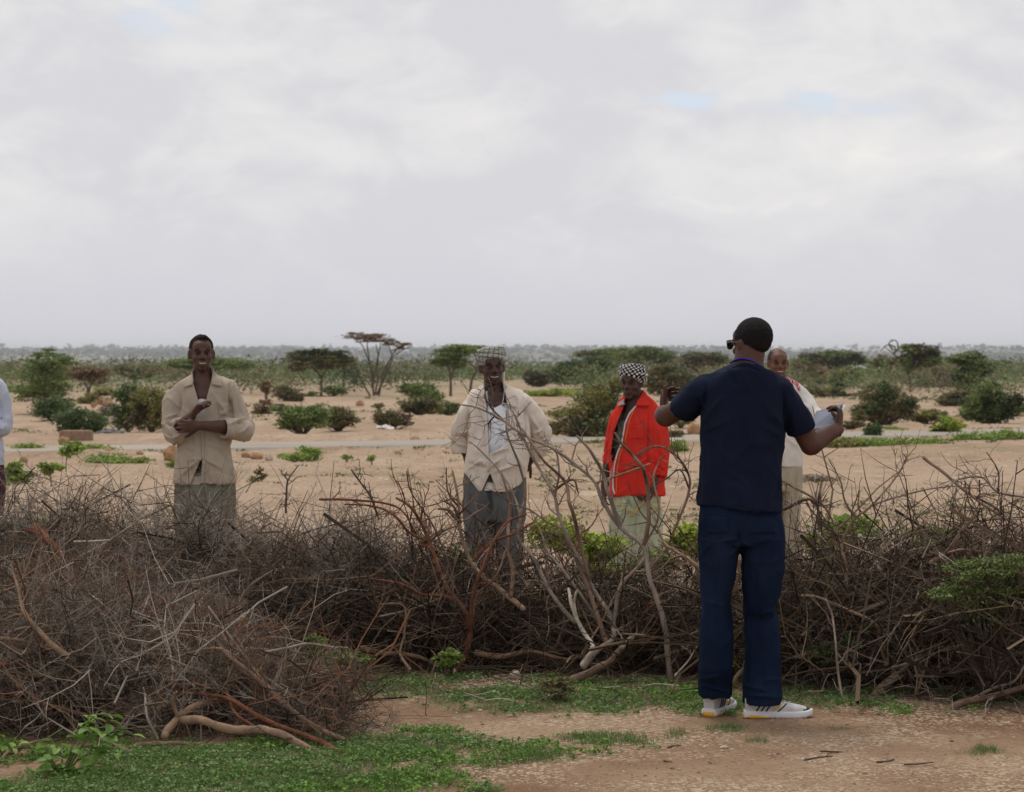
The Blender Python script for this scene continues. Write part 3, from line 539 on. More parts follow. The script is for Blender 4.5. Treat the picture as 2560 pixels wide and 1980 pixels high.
# ------------------------------------------------------------------ rocks, block, rag, roofs
def place_rocks():
    R, Wt = MT['rock'], MT['pale_rock']
    rock('boulder', 430, 1148, 46, 38, R, 'large rounded orange boulder at the roadside left of the khaki shirt', 'boulder', seed=1)
    rock('boulder', 1737, 1079, 38, 30, R, 'orange boulder behind the arm of the man in front, above the far verge', 'boulder', seed=2)
    rock('boulder', 2395, 1060, 28, 16, R, 'pale orange boulder in front of the biggest right hand bush', 'boulder', seed=3)
    rock('boulder', 162, 1104, 30, 17, R, 'pointed orange rock leaning on the concrete block', 'rock', seed=4)
    for i, (x, y, wd, h, lab, m) in enumerate([(60, 1153, 19, 15, 'small round orange stone below the weed clump at left', R), (255, 1140, 15, 10, 'whitish stone among the bright verge weeds', Wt), (615, 1140, 26, 14, 'left one of the orange rocks beside the khaki shirt at the road', R), (642, 1142, 34, 16, 'middle orange rock beside the khaki shirt at the road', R), (672, 1144, 22, 14, 'right pale rock of the roadside row by the khaki shirt', Wt),
        (350, 1138, 18, 10, 'orange stone left of the large boulder', R), (1037, 1103, 26, 11, 'flat yellow orange rock on the far verge left of the turbaned man', R), (900, 1015, 22, 15, 'small reddish mound on the open sand', R), (2525, 1078, 16, 10, 'orange stone right of the verge weeds at the right edge', R), (1720, 1146, 20, 10, 'pale stone near the weeds right of the red jacket', Wt),
        (1495, 1137, 20, 12, 'pale stone at the road left of the red jacket', Wt), (2560, 1050, 22, 14, 'pale boulder cut by the right edge of the picture', Wt), (1288, 1697, 32, 25, 'pinkish rounded stone lying under the brush in the middle', Wt), (1129, 1684, 26, 17, 'pale stone at the root of the red stemmed shrub', Wt), (1557, 1697, 13, 12, 'small brown stone under the tall white branch', R), (2457, 1712, 30, 24, 'pale angular stone at the foot of the brush on the right', Wt),
        (2050, 1706, 20, 12, 'small white stone in the green cover right of the jeans', Wt), (1198, 1771, 14, 8, 'tiny tan stone on the near path', Wt), (1088, 1958, 18, 12, 'pale stone near the bottom edge of the path', Wt), (1440, 1890, 26, 10, 'flat reddish stone on the path between grass patches', R), (2080, 1700, 10, 7, 'tiny grey chip beside the small white stone', Wt), (1810, 1868, 22, 7, 'flat white stone on the gravel below the shoes', Wt), (2208, 1256, 22, 10, 'white stone beyond the brush right of the bald man', Wt), (1800, 1862, 9, 5, 'tiny pale chip beside the flat white stone', Wt), (1436, 1731, 14, 11, 'pale stone beside the cut end of the leaning log', Wt)]):
        rock('stone', x, y, wd, h, m, lab, 'stone', seed=10+i)
    # rubble mound behind the thorn trees
    E = empty('rubble_mound', at(261, 1024, dist(1024)), label='heap of pale orange rubble behind the bushes at left', cat='rubble')
    b = np.array(E.location); r = np.random.default_rng(5); k = dist(1024)/FPX
    for i in range(26):
        a = r.uniform(-1, 1); hgt = (1-abs(a))*36; x = 261+a*34; y = 1024-r.uniform(0, 1)*hgt; o = rock('stone_piece', x, y, r.uniform(8, 20), r.uniform(7, 13), MT['rock'] if i % 3 else MT['pale_rock'], d=dist(1024)+r.uniform(-.4, .4), seed=50+i)
        gz = CAMH-(y-HY)*k; o.parent = E; o.location = (o.location[0]-b[0], o.location[1]-b[1], gz-b[2])
    # concrete block and tarp
    d = dist(1101); c = at(191, 1101, d); s = d/FPX; V = []; c[2] = float(zg(np.array([c[0]]), np.array([c[1]]))[0])
    rings = []
    for z, g in ((-.02, 1), (.06, 1.0), (.21, .99), (.245, .96), (.25, .9)):
        rr = ering((0, 0, z), (40*s*g, 0, 0), (0, .22*g, 0), 9, 28); rr += .006*fbm(rr*9, 2)[:, None]; rings.append(rr+c)
    V, F = loft(rings); tag(mk('concrete_block', V, F, mat('weathered_concrete', (.21, .13, .085), (.31, .21, .145), .95, 9, .6, 60), base=tuple(c), smooth=False), 'weathered brown concrete block at the roadside on the left', 'concrete block')
    def cloth(name, px, py, w_, h_, m, label, seed, dd=None):
        d = dd or dist(py); c = at(px, py, d); s = d/FPX; n = 26; X, Y = np.meshgrid(np.linspace(-1, 1, n), np.linspace(-1, 1, 14)); x, y = X.ravel(), Y.ravel()
        rr = np.clip(1.15-np.sqrt(x*x+y*y)+.25*fbm(np.c_[x*2, y*2, x*0+seed], 2), 0, 1); z = h_*s*rr**.6*(.6+.4*fbm(np.c_[x*3, y*3, x*0+seed+5], 3))
        wx = x*w_*s*.5; wy = y*w_*s*.3; gz = zg(wx+c[0], wy+c[1]); i = np.arange(13)[:, None]*n+np.arange(n-1)[None]; a = i.ravel()
        T = np.c_[wx+c[0], wy+c[1], gz+z+.008]; B = T.copy(); B[:, 2] -= .006; q = len(T); F = np.vstack([np.c_[a, a+1, a+n+1, a+n], np.c_[a+n, a+n+1, a+1, a]+q]); c[2] = gz.mean()
        tag(mk(name, np.vstack([T, B]), F, m, base=tuple(c)), label, name.split('_')[-1])
    cloth('plastic_tarp', 270, 1092, 76, 14, mat('black_plastic', (.02, .022, .025), None, .5), 'black plastic tarp lying beside the concrete block', 3)
    cloth('white_rag', 964, 1068, 44, 16, mat('dirty_white_cloth', (.62, .57, .52), (.75, .72, .68), .9), 'dirty white rag under the dark thorny bush', 7)
    # settlement: small pale buildings
    wall = mat('whitewash', (.72, .7, .66), (.6, .55, .48), .9, 2); tin = mat('tin_roof', (.55, .62, .68), (.7, .72, .72), .45, 3); dk = mat('dark_opening', (.03, .03, .035), None, .6)
    def house(px, py, wpx, hpx, d, label, dome=False, group=None, parts=True):
        c = at(px, py, d); s = d/FPX; w2 = wpx*s*.5; h = hpx*s; E = empty('far_house', tuple(c), label=label, cat='house', group=group)
        V, F = loft([ering((c[0], c[1], c[2]+z), (w2, 0, 0), (0, w2*.6, 0), 12, 24) for z in (-1.5, h*.62)]); mk('wall', V, F, wall, E, smooth=False)
        if dome: V, F = loft([ering((c[0], c[1], c[2]+h*.62+.02+h*.4*math.sin(t)), (w2*1.08*math.cos(t)+.02, 0, 0), (0, w2*.66*math.cos(t)+.02, 0), 3, 24) for t in np.linspace(0, 1.45, 6)])
        else: V, F = loft([ering((c[0], c[1], c[2]+h*.62+z*h), (w2*k, 0, 0), (0, w2*.66*q, 0), 12, 24) for z, k, q in ((.01, 1.08, 1.08), (.06, 1.08, 1.08), (.38, .98, .06))])
        mk('roof', V, F, tin, E, smooth=False)
        if parts:
            for k, (u, ww, hh, zz) in enumerate([(-.4, .12, .45, .0), (.35, .14, .22, .2)]):
                x0 = c[0]+u*w2; V, F = loft([ering((x0, c[1]-w2*.6-.01, c[2]+z), (w2*ww, 0, 0), (0, .05, 0), 12, 12) for z in (h*zz, h*(zz+hh))]); mk('door' if k == 0 else 'window', V, F, dk, E, smooth=False)
    house(2136, 931, 54, 18, 330, 'pale curved tin roof among the trees right of the bald man', dome=True)
    house(2540, 931, 44, 17, 420, 'white house with tin roof between trees at the right edge')
    house(2486, 935, 12, 12, 420, 'small pinkish hut left of the white house at the right edge')
    for (x, y, wd, lab) in [(418, 905, 7, 'tiny pale house on the hazy plain left of the khaki shirted man'), (585, 907, 8, 'larger of two tiny white houses just right of the face of the khaki shirted man'), (585, 901, 5, 'tiny pale house speck just above the larger one beside the khaki shirted man'), (645, 907, 10, 'tiny white house in front of the hazy woodland, right of the umbrella acacia crown'), (690, 893, 6, 'tiny pale house high on the hazy slope left of the dark spreading acacia'), (255, 893, 6, 'tiny pale house on the slope above the brownish thorn tree'),
        (1292, 917, 16, 'widest pale far house just right of the turbaned man'), (1356, 901, 9, 'brightest small house of the far cluster right of the turbaned man'), (1369, 898, 6, 'small far house touching the right of the brightest one'), (1392, 905, 5, 'rightmost tiny house of the far cluster'), (1320, 905, 6, 'leftmost tiny house of the far cluster, above the widest one'), (1345, 914, 6, 'lowest tiny house of the far cluster'), (2340, 900, 5, 'tiny pale house on the ridge right of the forked acacia')]:
        house(x, y+2, wd, 4.5, 2700+(917-y)*110, lab, group='tiny pale houses of the distant settlement', parts=False)
place_rocks()
# ------------------------------------------------------------------ people
def skin(name, a, b): return mat(name, a, b, .55, 14, .12, 260, spec=.28)
SK1 = skin('dark_skin', (.074, .035, .025), (.104, .050, .035)); SK2 = skin('deep_dark_skin', (.058, .030, .023), (.082, .041, .031)); SK3 = skin('brown_skin', (.115, .050, .028), (.15, .068, .040))
SKF = skin('arm_skin', (.070, .030, .019), (.096, .042, .027)); HAIR = mat('black_hair', (.008, .007, .007), (.016, .014, .013), .85, 60, 1.0, 260, spec=.2)
EYE = mat('eye_white', (.20, .17, .15), None, .25); IRIS = mat('iris', (.012, .008, .006), None, .2); TEETH = mat('teeth', (.60, .57, .48), None, .3); LIP = mat('lip', (.075, .032, .028), None, .55)
def cloth_mat(name, a, b=None, bump=.25, rough=.9, scale=5, sheen=0.0): return mat(name, a, b or tuple(x*1.16 for x in a), rough, scale, bump*.4, 420, spec=.12, sheen=sheen)
def rot_frame(f, up=(0, 0, 1), roll=0.):
    f = unit(f); r = unit(np.cross(f, up)); u = np.cross(r, f); c, s = math.cos(roll), math.sin(roll); return r*c+u*s, f, u*c-r*s
def head_parts(c, f, k=1.0, roll=0., jaw=1.0, ears=1.0, smile=0.):
    """components of a head with brow, sockets, nose, lips, cheeks, chin and ears; c is the middle of the head"""
    r, f, u = rot_frame(f, roll=roll); M = np.array([r, f, u])
    def W(p): return np.array(c)+(np.array(p, float)*k)@M
    def e(p, q, n=16): return ell(W(p), np.array(q)*k, M, n)
    cs = [e((0, -.014, .030), (.074, .096, .084)), e((0, .018, -.02), (.064, .074, .082)), e((0, .034, -.066), (.050*jaw, .05, .042)), e((0, .064, -.096), (.026*jaw, .024, .020)), e((0, .058, .040), (.056, .034, .040)),
          e((.036, .056, -.030), (.026, .026, .022)), e((-.036, .056, -.030), (.026, .026, .022)), e((0, .070, -.058), (.032, .024, .026))]
    cs.append(tube([W((-.046, .070, .016)), W((-.02, .087, .020)), W((0, .089, .017)), W((.02, .087, .020)), W((.046, .070, .016))], np.array([.008, .010, .010, .010, .008])*k, 8, 2))
    cs.append(tube([W((0, .086, .016)), W((0, .098, -.006)), W((0, .112, -.026))], np.array([.0075, .009, .013])*k, 8, 2)); cs += [e((s*.014, .096, -.031), (.010, .012, .009)) for s in (-1, 1)]
    g = .006+.006*smile; w_ = .024+.008*smile
    cs.append(tube([W((-w_, .080, -.058+.004*smile)), W((-.010, .094, -.056)), W((0, .0955, -.057)), W((.010, .094, -.056)), W((w_, .080, -.058+.004*smile))], np.array([.004, .0065, .0065, .0065, .004])*k, 8, 2))
    cs.append(tube([W((-w_+.002, .079, -.062)), W((-.010, .091, -.064-g)), W((0, .093, -.066-g)), W((.010, .091, -.064-g)), W((w_-.002, .079, -.062))], np.array([.004, .0070, .0078, .0070, .004])*k, 8, 2))
    for s in (-1, 1):
        if ears: cs.append(ell(W((s*.077, -.008, -.006)), np.array([.0085, .017*ears, .029*ears])*k, np.array([unit(r-s*f*.25), unit(f+s*r*.45), u]), 12)); cs.append(e((s*.071, .004, -.02), (.012, .012, .016)))
    return cs, W, M
def face_bits(E, W, M, k, smile=0., eyes=True, brow=True, hairless=False, teeth=True):
    for s in (-1, 1):
        if eyes:
            V, F = ell(W((s*.031, .0735, -.001)), np.array([.0115, .0095, .0042])*k, M, 12); e = mk('eye', V, F, EYE, E); V, F = ell(W((s*.031, .0826, -.001)), np.array([.0050, .0020, .0042])*k, M, 10); mk('iris', V, F, IRIS, e)
            V, F = tube([W((s*.017, .083, .003)), W((s*.031, .0855, .0075)), W((s*.046, .074, .003))], np.array([.003, .0042, .003])*k, 6, 2); mk('eyelid', V, F, SK2, e)
        if brow: V, F = tube([W((s*.014, .0925, .019)), W((s*.03, .090, .027)), W((s*.050, .074, .021))], np.array([[.0028, .0028], [.0034, .0034], [.002, .002]])*k, 6, 2); mk('eyebrow', V, F, HAIR, E)
    if smile and teeth:
        w_ = .017+.004*smile; V, F = tube([W((-w_, .087, -.0600)), W((0, .1015, -.0640)), W((w_, .087, -.0600))], np.array([[.003, .0035], [.003, .0050+.0015*smile], [.003, .0035]])*k, 8, 3); mk('teeth', V, F, TEETH, E)
def finish_body(comps, vox, Wf=None, k=1.0, sock=True, it=2, wrinkle=.0005):
    V, F = remesh(comps, vox, it); n = normals(V, F)
    if Wf is not None and sock:
        for s in (-1, 1):
            for c_, rr, dp in ((Wf((s*.030, .082, .001)), .013*k, .010), (Wf((s*.022, .086, -.03)), .007*k, .002), (Wf((s*.052, .062, -.055)), .012*k, .004), (Wf((s*.062, .04, .02)), .016*k, .003)):
                V = V-n*(dp*np.exp(-((V-c_)**2).sum(1)/rr**2))[:, None]
        n = normals(V, F)
    return decim(V+n*(fbm(V*28, 3)*wrinkle*1.6)[:, None], F, .2)
def hand(wrist, d, nrm, side, k=1.0, curl=(.3, .35, .4, .45), spread=.10, thumb=(.9, .35), cseg=(1, 1.1, .8)):
    """palm, four fingers of unequal length bent at the joints and a thumb; nrm is where the palm faces, lat points to the thumb side"""
    d = unit(d); nrm = unit(np.array(nrm, float)-d*np.dot(nrm, d)); lat = side*np.cross(d, nrm); w = np.array(wrist, float); B = np.array([lat, nrm, d]); cs = []
    def P(a, b, c): return w+(a*lat+b*nrm+c*d)*k
    rings = [ering(P(0, 0, z), lat*a*k, nrm*b*k, 2.6, 16) for z, a, b in ((-.03, .026, .020), (.0, .026, .019), (.03, .034, .018), (.062, .041, .015), (.088, .041, .0125))]; cs.append(loft(rings)); cs.append(ell(P(.022, .008, .034), np.array([.016, .013, .028])*k, B, 12))
    Ls = (.070, .079, .073, .056)
    for i in range(4):
        a = .031-.0205*i; p = P(a, 0, .084-.004*abs(i-1.2)); ang = spread*(1.5-i); dr = unit(d*math.cos(ang)+lat*math.sin(ang)); c = 0; pts = [P(a*.8, 0, .05), p]
        for L, cc in zip((.45, .30, .25), cseg):
            c += curl[i]*cc*1.0; v = dr*math.cos(c)+nrm*math.sin(c); p = p+v*Ls[i]*L*k; pts.append(p)
        cs.append(tube(pts, np.array([.0095, .0098, .0088, .0080, .0070])*k*(1 if i < 3 else .9), 9, 1))
    a0, a1 = thumb; t0 = P(.020, .004, .020); dr = unit(d*math.cos(a0)+lat*math.sin(a0)+nrm*.25); p1 = t0+dr*.040*k; dr2 = unit(dr+nrm*a1*.6+d*a1*.5); p2 = p1+dr2*.032*k; dr3 = unit(dr2+nrm*a1*.5+d*a1*.3); p3 = p2+dr3*.026*k
    cs.append(tube([t0, p1, p2, p3], np.array([.0145, .0125, .0105, .0088])*k, 9, 1)); return cs
class Fig:
    def __init__(s, crop, D, label, hx, group=None):
        s.crop, s.D = crop, D; s.sc = D/FPX; x, y = s.px(hx, 0); g = at(x, 880, D); g[2] = float(zg(np.array([g[0]]), np.array([g[1]]))[0]); s.gz = g[2]; s.E = empty('person', tuple(g), label=label, cat='person', group=group)
    def px(s, x, y): return cp(s.crop, x, y)
    def q(s, x, y, dz=0.): X, Y = s.px(x, y); return at(X, Y, s.D+dz)
    def ring(s, y, xl, xr, ry, cy=0., e=2.3, tl=0., n=36):
        c = s.q((xl+xr)/2, y, cy); r = (xr-xl)/2*CR[s.crop][2]*s.sc; return ering(c, (r, 0, tl), (0, ry, 0), e, n)
    def body(s, rows, **kw): return loft([s.ring(*r) if len(r) > 3 else None for r in rows])
    def hollow(s, rows, top=0, bot=.06, wall=.010):
        """closed garment whose lower end is open like a real hem: the wall turns in and runs back up"""
        R = [s.ring(*r) for r in rows]; a = R[-1]; c = a.mean(0); rad = np.abs(a-c).max(0)
        R.append(c+(a-c)*(1-wall/rad.max())); R.append(c+(a-c)*(1-1.6*wall/rad.max())+np.array([0, 0, bot])); return loft(R)
    def limb(s, pts, rad, k=14, smooth=3, hollow=0): return tube([s.q(*p) for p in pts], rad, k, smooth, hollow=hollow)
    def garment(s, name, comps, vox, m, folds=(), amp=.004, freq=(9, 9, 4), cuts=(), it=2, pat=None, front=-1, parent=None, extra=None, seed=0):
        V, F = remesh(comps, vox, it); n = normals(V, F); P = V*np.array(freq)+seed*3.7
        w1 = fbm(P, 3); rid = 1-np.abs(vnoise(P*1.3+fbm(V*6, 2)[:, None]*.7))*2; w2 = 1-np.abs(vnoise(V*np.array(freq)*1.1+np.c_[w1, w1, w1]*1.2+seed*1.9+40))*2; V = V+n*((w1*.9+np.clip(rid, -.3, 1)*1.0+np.clip(w2, 0, 1)**2*.9)*amp*1.35)[:, None]
        X, Y = proj(V)
        for (x0, y0), (x1, y1), wd, dp in folds:
            (a, b), (c, d_) = s.px(x0, y0), s.px(x1, y1); L2 = (c-a)**2+(d_-b)**2+1e-9; t = np.clip(((X-a)*(c-a)+(Y-b)*(d_-b))/L2, 0, 1); ds = np.hypot(X-(a+t*(c-a)), Y-(b+t*(d_-b))); wp = wd*CR[s.crop][2]*.8
            g = np.exp(-(ds/wp)**2)*np.sin(PI*np.clip(t*.86+.07, 0, 1))*(n[:, 1]*front > .1); V = V+n*(g*dp*2.1)[:, None]
        if extra: V = extra(V, n)
        X, Y = proj(V); fx, fy = X[F].mean(1), Y[F].mean(1); fn = n[F].mean(1)[:, 1]*front > -.05; kill = np.zeros(len(F), bool)
        for poly in cuts: kill |= inpoly(fx, fy, [s.px(*p) for p in poly]) & fn
        if kill.any():
            kv = np.zeros(len(V), bool); kv[F[kill].ravel()] = True; lv = np.zeros(len(V), bool); lv[F[~kill].ravel()] = True
            for vi in np.where(kv & lv)[0]:
                best = None
                for poly in cuts:
                    pp = [s.px(*p) for p in poly]
                    for i in range(len(pp)):
                        (a, b), (c, d_) = pp[i], pp[(i+1) % len(pp)]; L2 = (c-a)**2+(d_-b)**2+1e-9; t = min(1, max(0, ((X[vi]-a)*(c-a)+(Y[vi]-b)*(d_-b))/L2)); qx, qy = a+t*(c-a), b+t*(d_-b); dd = math.hypot(qx-X[vi], qy-Y[vi])
                        if best is None or dd < best[0]: best = (dd, qx, qy)
                if best and best[0] < 5: V[vi] = at(best[1], best[2], V[vi][1])
        F = F[~kill]; used = np.zeros(len(V), bool); used[F.ravel()] = True; idx = np.cumsum(used)-1; V, F = V[used], idx[F]
        if len(F) > 12000: V, F = decim(V, F, .38)
        s.last = BVHTree.FromPolygons([tuple(v) for v in V], [tuple(int(i) for i in f) for f in F])
        return mk(name, V, F, m, parent or s.E, pat=pat(V) if pat else None)
    def drape(s, name, c, m, off=.003, nu=14, nv=14, parent=None, tree=None, thick=.004, fallback=0., strip=None, wav=0.):
        """panel lying on a garment: corners (or two polylines) in photo points, laid onto the surface under them"""
        tree = tree or s.last; G = []
        if strip: A, B = strip
        else: A, B = (c[0], c[1]), (c[3], c[2])
        def pl(P, t):
            P = np.array(P, float); L = np.r_[0, np.cumsum(np.hypot(*np.diff(P, axis=0).T))]; L /= L[-1]; return np.array([np.interp(t, L, P[:, 0]), np.interp(t, L, P[:, 1])])
        o = Vector((0, 0, CAMH)); last = None; D = np.full((nv+1, nu+1), np.nan); R = np.zeros((nv+1, nu+1, 3))
        for j in range(nv+1):
            for i in range(nu+1):
                p = pl(A, i/nu)*(1-j/nv)+pl(B, i/nu)*j/nv; X, Y = s.px(*p); d = Vector(tuple(at(X, Y, 1)-np.array([0, 0, CAMH]))); R[j, i] = d; h = tree.ray_cast(o, d.normalized())
                if h[0] is not None: D[j, i] = h[0][1]
        good = ~np.isnan(D); fill = np.nanmedian(D) if good.any() else s.D+fallback; lim = np.nanmin(D)+.16 if good.any() else 1e9
        D = np.where(good & (D < lim), D, np.nan)
        for _ in range(30):
            bad = np.isnan(D)
            if not bad.any(): break
            Q = np.pad(D, 1, constant_values=np.nan); st = np.stack([Q[:-2, 1:-1], Q[2:, 1:-1], Q[1:-1, :-2], Q[1:-1, 2:]]); cnt = (~np.isnan(st)).sum(0); sm = np.nansum(st, 0); D = np.where(bad & (cnt > 0), sm/np.maximum(cnt, 1), D)
        D = np.where(np.isnan(D), fill, D); Q = np.pad(D, 1, mode='edge'); D = np.minimum(D, (Q[:-2, 1:-1]+Q[2:, 1:-1]+Q[1:-1, :-2]+Q[1:-1, 2:])/4)
        if wav: D = D-wav*np.abs(np.sin(np.arange(nu+1)*.9))[None]
        T = R*(D-off)[:, :, None]+np.array([0, 0, CAMH]); B2 = R*(D-off+thick)[:, :, None]+np.array([0, 0, CAMH]); n1 = (nu+1)*(nv+1); V = np.vstack([T.reshape(-1, 3), B2.reshape(-1, 3)])
        i = np.arange(nv)[:, None]*(nu+1)+np.arange(nu)[None]; a = i.ravel(); Fs = [np.c_[a, a+1, a+nu+2, a+nu+1], np.c_[a+nu+1, a+nu+2, a+1, a]+n1]
        e = list(range(nu+1))+[j*(nu+1)+nu for j in range(1, nv+1)]+[nv*(nu+1)+k for k in range(nu-1, -1, -1)]+[j*(nu+1) for j in range(nv-1, 0, -1)]; e = np.array(e); en = np.roll(e, -1); Fs.append(np.c_[e, e+n1, en+n1, en])
        return mk(name, V, np.vstack(Fs), m, parent or s.E)
def wrap_pat(c, M, R):
    def f(V): L = (V-c)@np.array(M).T; a = np.arctan2(L[:, 0], L[:, 1]); return np.c_[a*R, L[:, 2], L[:, 1]]
    return f
def check_mat(name, dark, light, sx, sy, skew=0., soft=False, bands=0.):
    m = bpy.data.materials.new(name); m.use_nodes = True; t = m.node_tree; L = t.links.new; b = t.nodes['Principled BSDF']; b.inputs['Roughness'].default_value = .92; b.inputs['Specular IOR Level'].default_value = .1
    a = N(t, 'ShaderNodeAttribute', attribute_name='pat'); s = N(t, 'ShaderNodeSeparateXYZ'); L(a.outputs['Vector'], s.inputs[0])
    def M2(op, x, y=None):
        q = N(t, 'ShaderNodeMath', operation=op)
        for i, v in enumerate((x, y)):
            if v is None: continue
            if isinstance(v, (int, float)): q.inputs[i].default_value = v
            else: L(v, q.inputs[i])
        return q.outputs[0]
    nz = N(t, 'ShaderNodeTexNoise', i_Scale=9.); L(a.outputs['Vector'], nz.inputs[0]); wv = M2('MULTIPLY', M2('SUBTRACT', nz.outputs[0], .5), .02)
    u = M2('ADD', M2('ADD', s.outputs[0], M2('MULTIPLY', s.outputs[1], skew)), wv); v = M2('ADD', M2('SUBTRACT', s.outputs[1], M2('MULTIPLY', s.outputs[0], skew*.6)), wv)
    su, sv = M2('SINE', M2('MULTIPLY', u, 2*PI/sx)), M2('SINE', M2('MULTIPLY', v, 2*PI/sy))
    if bands: f = M2('MAXIMUM', M2('GREATER_THAN', su, bands), M2('GREATER_THAN', sv, bands)); n3 = N(t, 'ShaderNodeTexNoise', i_Scale=22.); L(a.outputs['Vector'], n3.inputs[0]); f = M2('MULTIPLY', f, M2('ADD', n3.outputs[0], .3))
    else: f = M2('GREATER_THAN', M2('MULTIPLY', su, sv), -.12)
    mx = N(t, 'ShaderNodeMix', data_type='RGBA'); L(f, mx.inputs[0]); mx.inputs[6].default_value = (*light, 1); mx.inputs[7].default_value = (*dark, 1); L(mx.outputs[2], b.inputs['Base Color']); return m
def shoe(E, heel, d, side, mU, mS, name='shoe', L=.29, accents=None):
    """trainer: curved sole, upper with collar and toe, laces, stripes and toe cap"""
    d = unit((d[0], d[1], 0)); lat = np.array([d[1], -d[0], 0])*side; up = np.array([0, 0, 1.]); h = np.array(heel, float)
    def P(a, b, c): return h+d*a+lat*b+up*c
    prof = [(-.012, .026, .0, .0), (.0, .034, 0, .0), (.05, .038, -.002, 0), (.11, .036, -.004, 0), (.17, .043, .0, 0), (.22, .047, .003, .0), (.26, .040, .004, .003), (.285, .024, .005, .009), (.295, .010, .005, .014)]
    def loft_along(rows): return loft([ering(P(a, c, z), lat*w_, up*hh, ex, 20) for a, w_, c, z, hh, ex in rows])
    sole = [loft_along([(a, w_+.004, c, .019+z, .018-z*.4, 5) for a, w_, c, z in prof])]; V, F = remesh(sole, .0045, 1); X = (V-h)@d; Z = V[:, 2]-h[2]; V[:, 2] += np.where(Z < .008, .0018*np.sin(X*260), 0)
    mk('sole', V, F, mS, E)
    up_ = [loft_along([(-.006, .026, 0, .06, .042, 2.4), (.03, .034, 0, .062, .050, 2.5), (.07, .036, 0, .060, .050, 2.5), (.11, .036, -.002, .052, .040, 2.5), (.15, .040, 0, .046, .030, 2.5), (.19, .043, .002, .043, .025, 2.5), (.23, .041, .003, .040, .021, 2.4), (.26, .033, .004, .036, .017, 2.3), (.282, .018, .004, .032, .010, 2.2)])]
    V, F = remesh(up_, .0045, 2); up_o = mk('upper', V, F, mU, E); tr = BVHTree.FromPolygons([tuple(v) for v in V], [tuple(int(i) for i in f) for f in F])
    def stuck(nm, pts, w_, m, sd=1):
        P2 = []
        for a, z in pts:
            hh = tr.ray_cast(Vector(tuple(P(a, sd*.12, z))), Vector(tuple(-lat*sd))); P2.append(np.array(hh[0])+lat*sd*.0015 if hh[0] else P(a, sd*.035, z))
        V, F = tube(P2, np.array([[w_, .0035]]*len(P2)), 6, 2); mk(nm, V, F, m, up_o)
    A = accents or {}
    for sd in (1, -1):
        for i in range(3): stuck('side_stripe', [(.045+i*.022, .035), (.062+i*.022, .062), (.073+i*.022, .085)], .0035, A['dark'], sd)
        stuck('side_stripe', [(.12, .036), (.15, .058), (.165, .072)], .003, A['yellow'], sd); stuck('side_stripe', [(.14, .034), (.165, .056), (.178, .067)], .003, A['dark'], sd)
    for i in range(4):
        a = .125+i*.022; Q = []
        for b in (-.024, -.01, .01, .024):
            hh = tr.ray_cast(Vector(tuple(P(a, b, .2))), Vector((0, 0, -1))); Q.append((np.array(hh[0]) if hh[0] else P(a, b, .08))+np.array([0, 0, .002]))
        V, F = tube(Q, [.003]*4, 6, 2); mk('lace', V, F, A['dark'] if i == 0 else A['lace'], up_o)
    V, F = loft_along([(.252, .036, .004, .036, .017, 2.4), (.27, .029, .004, .033, .0155, 2.3), (.288, .017, .005, .030, .011, 2.2)]); mk('toe_cap', V, F, A['dark'], up_o)
    V, F = loft_along([(-.0165, .026, 0, .011, .0105, 5), (.02, .041, 0, .0105, .010, 5), (.055, .042, -.002, .0095, .009, 5), (.085, .040, -.003, .008, .0068, 5), (.105, .038, -.003, .006, .004, 5)]); mk('heel_pad', V, F, A['yellow'], E)

